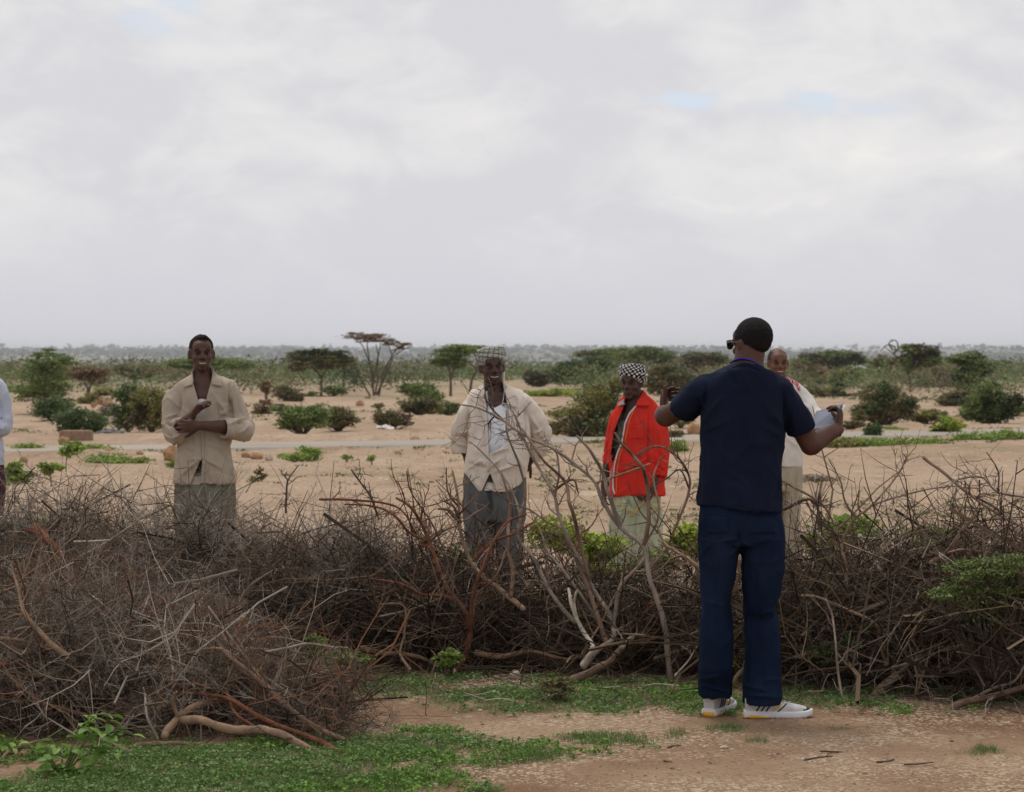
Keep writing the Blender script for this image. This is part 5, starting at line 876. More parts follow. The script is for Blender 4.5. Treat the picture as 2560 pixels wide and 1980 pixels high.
def red_man():
    f = Fig(3, 16.3, 'man in a black and white checked turban, bright red jacket and pale wrap skirt', 470); E = f.E; hd, W, M = facing_head(f, 436, 302, -22, .98, -.04, roll=.0, ears=.8, jaw=1.05)
    lr, wr = (640, 900, -.03), (598, 1140, -.12); ll, wl = (258, 900, .05), (222, 1120, .04)
    neck = [f.limb([(448, 370, .02), (452, 450, .02), (455, 520, .01)], [.058, .060, .08], 16, 2)]
    tors = [f.body([(500, 390, 540, .07), (560, 345, 600, .09), (700, 330, 625, .105), (900, 320, 640, .12), (1100, 320, 640, .115), (1250, 330, 630, .11)])]
    arms = [f.limb([(350, 600, .01), (298, 740, .03), ll], [.040, .036, .034]), f.limb([ll, wl], [.038, .027]), f.limb([(615, 600, 0), (645, 730, -.01), lr], [.045, .044, .04]), f.limb([lr, wr], [.04, .028])]
    h1 = hand(f.q(*wl), (-.1, -.05, -1), (.8, .3, 0), -1, 1, (.3, .3, .35, .4)); h2 = hand(f.q(*wr), (-.62, -.15, -.75), (-.35, -.6, .5), 1, 1, (.75, .8, .8, .85), .04, (.6, .9))
    V, F = finish_body(hd+neck+tors+arms+h1+h2, .0058, W, .98); mk('body', V, F, SK2, E); face_bits(E, W, M, .98, smile=0)
    turban(f, W, M, check_mat('black_white_check', (.012, .010, .011), (.62, .60, .59), .040, .030, .35), 0, 1.0, bulge=[((-.072, -.01, .030), (.030, .05, .040)), ((.0, .0, .100), (.06, .07, .026)), ((-.10, .03, .055), (.028, .02, .012))])
    RED = cloth_mat('red_cotton', (.56, .028, .020), (.62, .036, .025), .25); WH = mat('white_piping', (.62, .6, .66), None, .8); OR = mat('orange_piping', (.75, .22, .05), None, .8); GRY = cloth_mat('grey_lining', (.30, .27, .29)); 
    CAMO = mat('green_camouflage', (.03, .05, .035), (.13, .13, .11), .9, 18, .2, 200); RED_D = RED
    f.garment('t_shirt', [f.body([(520, 345, 590, .092), (640, 320, 600, .112), (800, 300, 600, .112), (1000, 300, 600, .112), (1150, 310, 600, .112)])], .008, CAMO, (), .004, cuts=[[(380, 480), (480, 480), (420, 600), (350, 600)]])
    sk = mat('pale_wrap_cloth', (.36, .40, .27), (.46, .48, .35), .9, 6, .3, 160, stretch=(3, 3, .4)); ye = mat('mustard_band', (.42, .30, .07), (.50, .40, .14), .9, 12)
    def pleat(V, n): a = np.arctan2(V[:, 1]-f.D, V[:, 0]-f.q(450, 0)[0]); k = np.clip((f.q(0, 1150)[2]-V[:, 2])/.5, 0, 1); return V+n*((np.abs(np.sin(a*7+fbm(V*3, 2)*1.6))-.5)*.026*k)[:, None]
    f.garment('wrap_skirt', [f.hollow([(1060, 300, 655, .125), (1150, 290, 660, .13), (1250, 285, 660, .135), (1400, 262, 660, .145), (1600, 240, 665, .15), (1820, 225, 665, .15)])], .008, sk, [((400, 1180), (340, 1420), 18, .014), ((380, 1180), (440, 1300), 14, -.012), ((560, 1250), (560, 1700), 18, .012), ((470, 1250), (450, 1700), 16, -.012)], .006, (8, 8, 2), extra=pleat); st = f.last
    for y, xs in ((1248, (300, 400)), (1296, (372, 430)), (1272, (590, 655)), (1222, (600, 655))): f.drape('cloth_band', None, ye, strip=([(xs[0], y+10), ((xs[0]+xs[1])/2, y), (xs[1], y+4)], [(xs[0], y+26), ((xs[0]+xs[1])/2, y+17), (xs[1], y+20)]), nu=10, nv=2, off=.0012, tree=st, thick=.003)
    rows = [(392, 396, 542, .062, .012), (430, 360, 580, .08, .006), (470, 332, 628, .094), (515, 308, 662, .106), (570, 296, 676, .118), (660, 276, 676, .130), (790, 258, 674, .134), (900, 266, 672, .136), (1000, 272, 676, .138), (1100, 268, 684, .142), (1182, 264, 690, .146)]
    s1 = f.limb([(345, 570, .01), (305, 700, .02), (278, 840, .045), (264, 930, .05)], [.062, .054, .048, .046], 18, 3, hollow=.05); s2 = f.limb([(610, 560, 0), (640, 680, -.01), (645, 860, -.03), (628, 1035, -.06)], [.072, .070, .068, .066], 18, 3, hollow=.06)
    fl = [((562, 560), (560, 1040), 10, -.012), ((575, 880), (440, 960), 12, .010), ((560, 940), (330, 990), 12, .008), ((540, 900), (420, 880), 14, -.006), ((600, 1000), (690, 960), 10, .010), ((600, 930), (700, 1000), 10, -.008), ((470, 560), (500, 760), 20, .006), ((640, 640), (680, 900), 14, .006), ((420, 1000), (430, 1150), 16, .007), ((620, 600), (600, 800), 10, .007)]
    f.garment('jacket', [f.hollow(rows), s1, s2], .0078, RED, fl, .0055, (7, 7, 4), cuts=[[(388, 380), (540, 370), (525, 420), (466, 486), (412, 540), (380, 610), (362, 700), (356, 770), (325, 830), (300, 900), (285, 930), (272, 860), (292, 700), (330, 590), (372, 490)]], seed=4); sh = f.last
    f.drape('piping', None, WH, strip=([(480, 462), (412, 540), (378, 620), (361, 720), (352, 772), (318, 850), (296, 940), (284, 1040), (284, 1130), (298, 1176)], [(490, 470), (422, 546), (389, 624), (372, 722), (363, 778), (329, 854), (307, 942), (295, 1040), (295, 1128), (308, 1172)]), nu=40, nv=1, off=.006, tree=sh)
    f.drape('piping', None, OR, strip=([(448, 510), (412, 600), (388, 720), (378, 780), (344, 850), (324, 940), (312, 1060), (312, 1170)], [(454, 512), (418, 602), (394, 722), (384, 782), (350, 852), (330, 942), (318, 1060), (318, 1170)]), nu=36, nv=1, off=.005, tree=sh)
    f.drape('collar', [(530, 372), (570, 430), (572, 486), (462, 482)], RED, off=.022, nu=10, nv=8, tree=sh, thick=.006); f.drape('collar', [(372, 430), (388, 470), (325, 486), (330, 462)], GRY, off=.022, nu=6, nv=6, tree=sh, thick=.006)
    V, F = tube([f.q(370, 480, -.05), f.q(382, 432, -.02), f.q(405, 404, .04), f.q(460, 385, .07), f.q(520, 368, .05), f.q(535, 392, -.01), f.q(490, 462, -.09)], np.array([[.005, .018]]*7), 8, 4); mk('collar', V, F, RED, E)
    f.drape('chest_pocket', [(440, 640), (530, 640), (530, 740), (440, 740)], RED, off=.004, nu=8, nv=8, tree=sh)
    feet(f, (360, 560), SK2)
    hp = f.q(*wr)+np.array([-.055, -.04, -.075]); V, F = tube([hp+np.array([-.085, -.03, -.09]), hp+np.array([-.03, -.01, -.03]), hp+np.array([.05, .02, .05])], [.014, .013, .010], 10, 3); tag(mk('stick', V, F, mat('straw_wood', (.42, .33, .14), (.30, .2, .1), .8, 30), base=tuple(hp)), 'short straw coloured stick held by the man in the red jacket', 'stick')
red_man()

def bald_man():
    f = Fig(4, 18.3, 'bald man in a white shirt with a red and white scarf standing behind the notebook', 1080); E = f.E; hd, W, M = facing_head(f, 1040, 446, 6, .98, -.02, ears=1.0, jaw=1.05)
    el, wl = (1320, 845, -.12), (1385, 890, -.24)
    neck = [f.limb([(1042, 510, .02), (1045, 580, .02), (1048, 640, .01)], [.058, .06, .08], 14, 2)]; tors = [f.body([(600, 980, 1110, .07), (650, 930, 1170, .10), (800, 930, 1180, .11), (1000, 950, 1180, .11), (1300, 950, 1190, .11)])]
    arms = [f.limb([(1180, 670, 0), (1260, 765, -.06), el], [.05, .045, .038]), f.limb([el, wl], [.038, .027]), f.limb([(920, 670, 0), (890, 860, .02), (890, 1040, -.02)], [.05, .042, .035]), f.limb([(890, 1040, -.02), (905, 1200, -.06)], [.035, .026])]
    h1 = hand(f.q(*wl), (.7, -.6, -.2), (-.1, 0, -1), 1, 1); h2 = hand(f.q(905, 1200, -.06), (0, -.1, -1), (1, 0, 0), -1, 1)
    V, F = finish_body(hd+neck+tors+arms+h1+h2, .0062, W, .98); mk('body', V, F, SK3, E); face_bits(E, W, M, .98, smile=.6)
    V, F = ell(W((0, -.022, .032)), (.0755, .094, .083), M, 36); V, F = remesh([(V, F)], .006, 1); L = (V-W((0, 0, 0)))@np.array(M).T; kp = (L[:, 1] < .03) & (L[:, 2] > -.02) & ~((L[:, 1] > -.0) & (L[:, 2] < .02)) & ~((L[:, 1] > -.03) & (L[:, 2] > .088)); F2 = F[kp[F].all(1)]; u = np.unique(F2); idx = np.zeros(len(V), int); idx[u] = np.arange(len(u)); mk('hair', V[u], idx[F2], mat('cropped_hair', (.03, .02, .017), (.045, .03, .025), .9, 80, .6, 260), E)
    WS = cloth_mat('off_white_cotton', (.60, .57, .53), (.68, .65, .62), .3); BG = cloth_mat('beige_cotton', (.33, .29, .22), (.39, .35, .27), .3)
    rows = [(560, 990, 1100, .062), (595, 945, 1150, .085), (640, 905, 1195, .105), (700, 893, 1210, .118), (850, 895, 1205, .128), (1000, 905, 1205, .13), (1120, 910, 1212, .135), (1225, 905, 1222, .14)]
    trousers(f, [(1180, 935, 1210, .12), (1300, 935, 1212, .13), (1400, 935, 1205, .13)], [(1360, 935, 1062, .12), (1600, 940, 1060, .10), (1930, 950, 1050, .085)], [(1360, 1068, 1208, .12), (1600, 1070, 1200, .10), (1930, 1085, 1190, .085)], BG, folds=[((1140, 1260), (1130, 1600), 12, .012), ((1180, 1260), (1170, 1600), 10, -.01)], vox=.009)
    s1 = f.limb([(1150, 650, 0), (1200, 700, -.01), (1262, 770, -.06), (1330, 835, -.12)], [.070, .068, .062, .058], 16); s1b = f.limb([(1320, 825, -.11), (1400, 875, -.22)], [.055, .052], 16, 3, hollow=.05); s2 = f.limb([(935, 650, 0), (895, 760, .01), (888, 900, .02), (892, 1040, 0), (900, 1150, -.04)], [.068, .062, .058, .054, .05], 16, 3, hollow=.05)
    f.garment('shirt', [f.hollow(rows), s1, s1b, s2], .0085, WS, [((1160, 720), (1190, 900), 10, -.012), ((1200, 720), (1290, 800), 9, .008), ((1100, 1000), (1200, 1100), 14, .009), ((1150, 900), (1180, 1180), 14, .007)], .006, (8, 8, 4), cuts=[[(1000, 540), (1090, 540), (1050, 640)]], seed=6); sh = f.last
    sc = check_mat('red_white_scarf', (.45, .03, .06), (.66, .55, .55), .022, .022, .0)
    P = [f.q(1000, 700, -.13), f.q(990, 620, -.09), f.q(1010, 575, -.02), f.q(1045, 560, .06), f.q(1085, 570, .02), f.q(1120, 590, -.02), f.q(1165, 618, -.03), f.q(1195, 660, -.05), f.q(1150, 660, .09)]; V, F = tube(P[:8], np.array([[.018, .03], [.020, .034], [.020, .03], [.020, .03], [.024, .034], [.026, .040], [.024, .044], [.014, .036]]), 12, 4); n = normals(V, F); V = V+n*(fbm(V*30, 2)*.003)[:, None]; mk('scarf', V, F, sc, E, pat=V)
    feet(f, (1000, 1140), SK3)
bald_man()

def edge_person():
    f = Fig('P', 15.3, 'person in a pale blue shirt mostly cut off by the left edge of the picture', -62); E = f.E; hd, W, M = facing_head(f, -62, 884, 20, 1.0); 
    neck = [f.limb([(-60, 905, .02), (-60, 935, .02), (-60, 955, .01)], [.056, .058, .08], 14, 2)]; tors = [f.body([(950, -95, -25, .07), (975, -115, -5, .10), (1050, -110, -10, .105), (1180, -105, -15, .10), (1260, -108, -12, .10)])]
    arms = [f.limb([(-8, 975, 0), (4, 1020, 0), (2, 1072, -.05)], [.05, .042, .036]), f.limb([(2, 1072, -.05), (-70, 1080, -.2)], [.036, .026]), f.limb([(-116, 975, 0), (-128, 1030, 0), (-124, 1076, -.05)], [.05, .042, .036]), f.limb([(-124, 1076, -.05), (-62, 1070, -.23)], [.036, .026])]
    V, F = finish_body(hd+neck+tors+arms+hand(f.q(-70, 1080, -.2), (-1, -.1, 0), (0, 1, 0), 1)+hand(f.q(-62, 1070, -.23), (1, -.1, 0), (0, 1, 0), -1), .0065, W); mk('body', V, F, SK1, E); face_bits(E, W, M, 1.)
    BL = cloth_mat('pale_blue_cotton', (.46, .49, .58), (.52, .55, .64), .3); rows = [(940, -84, -38, .062), (955, -110, -12, .09), (975, -122, 2, .11), (1010, -122, 4, .12), (1080, -116, 0, .125), (1130, -120, 6, .13), (1165, -124, 12, .135)]
    f.garment('trousers', [f.body([(1150, -118, 6, .115), (1230, -122, 8, .125)]), f.hollow([(1200, -122, -58, .12), (1350, -115, -65, .1), (1500, -110, -70, .085)]), f.hollow([(1200, -54, 8, .12), (1350, -50, 0, .1), (1500, -46, -6, .085)])], .009, cloth_mat('maroon_cotton', (.055, .022, .028)), (), .006)
    f.garment('shirt', [f.hollow(rows), f.limb([(-12, 968, 0), (4, 1000, 0), (8, 1040, -.01), (4, 1068, -.04)], [.062, .058, .052, .05], 16), f.limb([(4, 1060, -.03), (-20, 1074, -.10), (-44, 1080, -.16)], [.05, .05, .048], 16, 3, hollow=.04), f.limb([(-108, 968, 0), (-126, 1010, 0), (-126, 1066, -.04), (-100, 1074, -.12)], [.06, .056, .052, .05], 16, 3, hollow=.04)], .0085, BL, [((0, 1040), (16, 1060), 5, -.01), ((-6, 1080), (14, 1060), 5, .01), ((-4, 1000), (6, 1040), 6, -.008)], .006, seed=8)
    feet(f, (-90, -30), SK1)
edge_person()
# ------------------------------------------------------------------ thorn fence
def tri_tube(P, R, k=3):
    P = np.asarray(P, float); R = np.asarray(R, float); T, U, W = frames(P); t = np.arange(k)*2*PI/k
    V = (P[:, None]+np.cos(t)[None, :, None]*U[:, None]*R[:, None, None]+np.sin(t)[None, :, None]*W[:, None]*R[:, None, None]).reshape(-1, 3)
    m = len(P); i = np.arange(m-1)[:, None]*k; j = np.arange(k)[None]; jn = (j+1) % k; a, b, c, d = (i+j).ravel(), (i+jn).ravel(), (i+k+jn).ravel(), (i+k+j).ravel()
    return V, np.vstack([np.c_[a, b, c], np.c_[a, c, d]])
def wiggle(r, p0, dr, L, n, k):
    P = [np.array(p0, float)]; d = unit(dr)
    for _ in range(n): d = unit(d+r.normal(0, k, 3)); P.append(P[-1]+d*L/n)
    return np.array(P)
def spray(seed, L=.75, r0=.0045, nsub=9, thorns=3.0, k=.22, deep=2, rmin=.0011):
    """one thorny dead branch: returns vertices, triangles, 0 twig / 1 thorn flag"""
    r = np.random.default_rng(seed); cs = []; flag = []
    def br(p, d, L, r0, lev):
        n = 5 if lev == 0 else 3 if lev == 1 else 2; P = wiggle(r, p, d, L, n, k); R = np.linspace(r0, max(r0*.35, rmin), n+1)
        V, F = tri_tube(P, R)
        if lev == 2: V = np.vstack([V[:6], P[-1:]]); F = np.vstack([F[:3], F[6:9] if False else F[:0], np.array([[0, 1, 4], [0, 4, 3], [1, 2, 5], [1, 5, 4], [2, 0, 3], [2, 3, 5], [3, 4, 6], [4, 5, 6], [5, 3, 6]])])[-9:]
        cs.append((V, F)); flag.append(np.zeros(len(V)))
        if lev < deep:
            m = nsub if lev == 0 else max(2, nsub//3)
            for i in range(m):
                t = r.uniform(.12, .97)*n; j = int(t); q = P[j]+(P[min(j+1, n)]-P[j])*(t-j); ax = unit(P[min(j+1, n)]-P[j-1 if j else 0]); s = unit(np.cross(ax, r.normal(size=3)))
                br(q, ax*r.uniform(.3, 1)+s, L*r.uniform(.28, .55), max(r0*.55, rmin), lev+1)
        m = int(thorns*L*10*(1.2 if lev else .6))
        for i in range(m):
            t = r.uniform(0, n); j = min(int(t), n-1); q = P[j]+(P[j+1]-P[j])*(t-j); s = unit(r.normal(size=3)); h = unit(np.cross(s, r.normal(size=3)))*.0011; e = q+s*r.uniform(.02, .05)
            cs.append((np.array([q-h, q+h, e]), np.array([[0, 1, 2]]))); flag.append(np.ones(3))
    br(np.zeros(3), np.array([1, 0, .15]), L, r0, 0); V, F = join(cs); return V, F, np.concatenate(flag)
def rotm(r, n, tilt):
    """random rotations: any heading, tilt from the horizontal normally distributed"""
    a = r.uniform(0, 2*PI, n); e = r.normal(0, tilt, n); c = r.uniform(0, 2*PI, n)
    X = np.stack([np.cos(a)*np.cos(e), np.sin(a)*np.cos(e), np.sin(e)], 1); A = np.stack([-np.sin(a), np.cos(a), a*0], 1); B = np.cross(X, A)
    return np.stack([X, A*np.cos(c)[:, None]+B*np.sin(c)[:, None], -A*np.sin(c)[:, None]+B*np.cos(c)[:, None]], 1)
PAL = {'brown': ((.11, .075, .048), (.26, .182, .122)), 'grey': ((.23, .19, .148), (.50, .43, .355)), 'red': ((.14, .060, .033), (.25, .115, .065)), 'dark': ((.024, .017, .011), (.068, .048, .033))}  # 'dark' puts the shade inside the heaps into the twig colour
def mass(name, label, pts, pal, tmpl, seed, tilt=.45, sc=(.7, 1.3), thorn=(.30, .26, .23), group=None):
    """pts: (n,3) centres; pal: list of palette keys per instance"""
    r = np.random.default_rng(seed); pts = pts[:int(len(pts)*.86)]; n = len(pts); M = rotm(r, n, tilt); s = r.uniform(*sc, n); ti = r.integers(0, len(tmpl), n); Vs, Fs, Cs, o = [], [], [], 0
    for t, (V0, F0, fl) in enumerate(tmpl):
        k = np.where(ti == t)[0]
        if not len(k): continue
        cen = V0.mean(0); V = np.einsum('vi,nij->nvj', V0-cen, M[k])*s[k][:, None, None]+pts[k][:, None]
        g = zg(V[:, :, 0].mean(1), V[:, :, 1].mean(1))[:, None]+.004; lo = V[:, :, 2]; V[:, :, 2] = np.where(lo < g, g+(g-lo)*.12, lo)
        F = (F0[None]+(np.arange(len(k))*len(V0))[:, None, None]).reshape(-1, 3)+o
        lo_ = np.array([PAL[pal[i]][0] for i in k]); hi_ = np.array([PAL[pal[i]][1] for i in k]); c = lo_+(hi_-lo_)*r.random((len(k), 1))
        C = np.repeat(c[:, None], len(V0), 1); tc = np.array(thorn)*np.where(np.array([pal[i] in ('grey',) for i in k]), 1.15, .62)[:, None]*r.uniform(.6, 1.1, (len(k), 1)); C = np.where(fl[None, :, None] > 0, tc[:, None], C)
        Vs.append(V.reshape(-1, 3)); Fs.append(F); Cs.append(C.reshape(-1, 3)); o += len(k)*len(V0)
    V, F, C = np.vstack(Vs), np.vstack(Fs), np.vstack(Cs); b = V.mean(0); b[2] = 0
    return tag(mk(name, V, F, MT['twig'], base=tuple(b), smooth=False, col=C), label, 'brush', group, 'stuff')
FINE = [spray(100+i, .6, .0030, 9, 4.2, .32, rmin=.0009) for i in range(7)]
LONG = [spray(200+i, 1.15, .0062, 9, 1.3, .17, deep=2) for i in range(7)]
THICK = [spray(400+i, 1.35, .0115, 6, .25, .13, deep=2) for i in range(6)]
BARE = [spray(300+i, .9, .0055, 7, .9, .25, deep=2) for i in range(6)]
def hedge_pts(r, n, x0, x1, top, dc, dh, base=0., gam=1.0):
    """top: [(px, py)] of the outline, dc: [(px, depth)] centre line, dh half depth"""
    px = r.uniform(x0, x1, n); ty = np.interp(px, *zip(*top)); d0 = np.interp(px, *zip(*dc)); u = r.uniform(-1, 1, n); d = d0+u*dh
    h = CAMH-(ty+66-HY)*d0/FPX; h = h*np.sqrt(np.clip(1-.75*u*u, .05, 1)); z = base+(h-base)*r.random(n)**gam
    return np.c_[(px-1280)*d/FPX, d, z+zg((px-1280)*d/FPX, d)]
def pick(r, n, w): return list(r.choice(list(w), n, p=np.array(list(w.values()))/sum(w.values())))
def fence():
    r = np.random.default_rng(42)
    topA = [(-260, 1185), (0, 1195), (150, 1185), (300, 1195), (440, 1200), (560, 1225), (700, 1270), (850, 1270), (1000, 1320), (1100, 1370), (1250, 1420)]
    dA = [(-260, 12.4), (400, 12.9), (900, 13.2), (1300, 13.1)]
    n = 620; p = hedge_pts(r, n, -260, 1180, topA, dA, .55, .05, .8); g = (p[:, 2] > .5)
    pal = [('grey' if (b and r.random() < .7) else k) for b, k in zip(g, pick(r, n, {'brown': 4, 'grey': 1.3, 'dark': 3, 'red': .8}))]
    mass('brush_heap', 'grey and brown thorn brush heaped as a fence at the left', p, pal, FINE, 1, .32, (.8, 1.25))
    n = 480; p = hedge_pts(r, n, -260, 1250, [(a, b+75) for a, b in topA], dA, .5, .03, .9)
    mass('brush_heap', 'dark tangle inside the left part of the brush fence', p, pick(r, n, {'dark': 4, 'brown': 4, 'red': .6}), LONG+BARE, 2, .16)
    # near heap, lower left
    topB = [(-260, 1420), (0, 1400), (200, 1420), (400, 1470), (520, 1545), (650, 1620), (800, 1690), (890, 1760)]
    dB = [(-260, 10.9), (300, 10.9), (700, 10.75), (900, 10.6)]
    n = 640; p = hedge_pts(r, n, -260, 850, topB, dB, .62, .04, .75); g = p[:, 0] < -1.25
    pal = [('grey' if (b and r.random() < .38) else k) for b, k in zip(g, pick(r, n, {'brown': 4, 'grey': .5, 'red': 1.2, 'dark': 2.4}))]
    mass('brush_heap', 'nearest fine thorny brush heap at the lower left', p, pal, FINE+FINE+BARE, 3, .4, (.6, 1.1))
    n = 280; p = hedge_pts(r, n, -260, 780, [(a, b+90) for a, b in topB], dB, .45, .02, .9)
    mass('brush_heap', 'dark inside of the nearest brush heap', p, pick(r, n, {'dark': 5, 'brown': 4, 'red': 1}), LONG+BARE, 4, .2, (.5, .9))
    # slope joining both heaps
    n = 360; p = hedge_pts(r, n, -260, 650, [(-260, 1330), (0, 1330), (300, 1340), (560, 1420), (650, 1560)], [(-260, 11.8), (650, 11.9)], .6, .05, .6)
    mass('brush_heap', 'reddish brown thorn brush between the near heap and the far one at the left', p, pick(r, n, {'brown': 4, 'grey': 2, 'red': 1, 'dark': 1}), FINE+FINE+BARE, 5, .3, (.6, 1.))
    # middle
    topC = [(1050, 1410), (1200, 1450), (1450, 1480), (1650, 1470), (1800, 1460), (1960, 1400)]; dC = [(1000, 12.9), (1500, 12.9), (1960, 12.5)]
    n = 520; p = hedge_pts(r, n, 1000, 1960, topC, dC, .5, .03, .95)
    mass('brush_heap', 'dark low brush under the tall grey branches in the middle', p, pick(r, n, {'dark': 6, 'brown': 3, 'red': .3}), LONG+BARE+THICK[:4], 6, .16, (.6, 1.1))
    n = 60; p = hedge_pts(r, n, 1020, 1960, [(a, b-90) for a, b in topC], dC, .4, .3, .7)
    mass('brush_heap', 'sparse airy twigs above the middle of the fence', p, pick(r, n, {'brown': 3, 'grey': 1.5, 'dark': 2}), BARE, 7, .5, (.6, 1.))
    # right
    topD = [(1930, 1380), (2050, 1345), (2200, 1325), (2350, 1300), (2500, 1275), (2850, 1270)]; dD = [(1930, 12.4), (2250, 12.2), (2560, 11.9), (2850, 11.7)]
    n = 740; p = hedge_pts(r, n, 1930, 2840, [(a, b+75) for a, b in topD], dD, .6, .03, .85)
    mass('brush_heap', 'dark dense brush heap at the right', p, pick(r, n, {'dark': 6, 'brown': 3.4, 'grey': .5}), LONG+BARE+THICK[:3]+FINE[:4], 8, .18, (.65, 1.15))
    n = 260; p = hedge_pts(r, n, 1950, 2840, topD, dD, .5, .35, .6)
    mass('brush_heap', 'open brown twigs along the top of the right brush heap', p, pick(r, n, {'brown': 4, 'grey': 1.6, 'dark': 2}), BARE+FINE[:2], 9, .45, (.55, 1.0))
fence()
WCOL = {'red': (.18, .075, .045), 'brown': (.20, .13, .092), 'grey': (.27, .215, .175), 'white': (.52, .46, .38), 'dark': (.11, .078, .06), 'tan': (.28, .19, .13)}
def branch(crop, P, rpx, col, d0, d1, label, name='dead_branch', side=10, fork=(), tip=None, k=8, group=None, sl=.30):
    """one bent dead branch traced through the photo's points, from distance d0 at its first point to d1 at its last"""
    if crop == 'L' and d0 < 11 and d1 > 10.3: d1 = 10.3+(d1-10.3)*.25; d0 = min(d0, 10.25)
    if crop == 'R' and d1 > 11.5: d1 -= .28; d0 -= .12
    seed = int(P[0][0]*3+P[0][1]*7+P[-1][0]) & 0xffff; r = np.random.default_rng(seed); n = len(P); Q = [cp(crop, *p) for p in P]
    A = np.array([at(x, y, d0+(d1-d0)*i/(n-1)) for i, (x, y) in enumerate(Q)]); A[:, 1] += np.r_[0, r.normal(0, .03, n-2), 0] if n > 2 else 0
    dm = (d0+d1)/2; rad = np.linspace(rpx, rpx*(.62 if tip is None else tip), n)*dm/FPX; Pc, Rc = catmull(A, rad, 5); Rc = Rc[:, 0]
    Pc = Pc+np.c_[fbm(Pc*9+seed, 2), fbm(Pc*9+seed+7, 2), fbm(Pc*9+seed+13, 2)]*Rc[:, None]*.45; Rc = Rc*(1+.16*vnoise(Pc*30))
    cs = [tube(Pc, Rc, k, 1)]; cc = [np.tile(WCOL[col], (len(cs[0][0]), 1))*(1+.22*vnoise(cs[0][0]*40))[:, None]]
    for i in range(side):
        j = r.integers(1, len(Pc)-1) if len(Pc) > 3 else 0; ax = unit(Pc[j+1]-Pc[j-1]); s = unit(np.cross(ax, r.normal(size=3))); s[1] *= .6; L = r.uniform(.3, 1)*sl*(.5+.5*j/len(Pc))
        W_ = wiggle(r, Pc[j], ax*r.uniform(.4, 1.1)+s, L, 5, .28); r0 = min(Rc[j]*.5, .0045); V, F = tri_tube(W_, np.linspace(r0, .0014, 6), 4); cs.append((V, F)); cc.append(np.tile(np.array(WCOL[col])*r.uniform(.7, 1.1), (len(V), 1)))
        for q in range(3):
            w2 = wiggle(r, W_[r.integers(1, 5)], unit(r.normal(size=3))+ax, L*.35, 3, .2); V, F = tri_tube(w2, np.linspace(.0022, .001, 4), 3); cs.append((V, F)); cc.append(np.tile(np.array(WCOL[col])*.8, (len(V), 1)))
    V, F = join(cs); c = np.vstack(cc); b = A[0].copy(); b[2] = min(b[2], A[:, 2].min())
    E = mk(name, V, F, MT['wood'], base=tuple(b), col=c); tag(E, label, 'branch', group)
    for f in fork:                                    # side limbs of the same branch, as its parts
        fc = f[2] if len(f) > 2 else col; Q = [cp(crop, *p) for p in f[0]]; x0, y0 = Q[0]; PX, PY = proj(Pc); j = int(np.argmin((PX-x0)**2+(PY-y0)**2)); dj = Pc[j][1]
        B = np.array([Pc[j]]+[at(x, y, dj+r.normal(0, .05)*(i+1)**.5) for i, (x, y) in enumerate(Q[1:])]); rr = np.linspace(f[1], f[1]*.5, len(B))*dj/FPX
        Pf, Rf = catmull(B, rr, 5); Rf = Rf[:, 0]; Pf[1:] += (np.c_[fbm(Pf*9+3, 2), fbm(Pf*9+5, 2), fbm(Pf*9+9, 2)]*Rf[:, None]*.6)[1:]; fs = [tube(Pf, Rf, 7, 1)]
        for i in range(0 if len(f) > 3 else max(2, int(side*.5))):
            j = r.integers(1, len(Pf)-1); ax = unit(Pf[j+1]-Pf[j-1]); s = unit(np.cross(ax, r.normal(size=3))); L = r.uniform(.3, 1)*sl*.7
            W_ = wiggle(r, Pf[j], ax*r.uniform(.4, 1.1)+s, L, 5, .28); fs.append(tri_tube(W_, np.linspace(min(Rf[j]*.5, .0035), .0012, 6), 3))
        V, F = join(fs); mk('limb', V, F, MT['wood'], E, col=np.tile(WCOL[fc], (len(V), 1))*(1+.2*vnoise(V*40))[:, None])
    return E
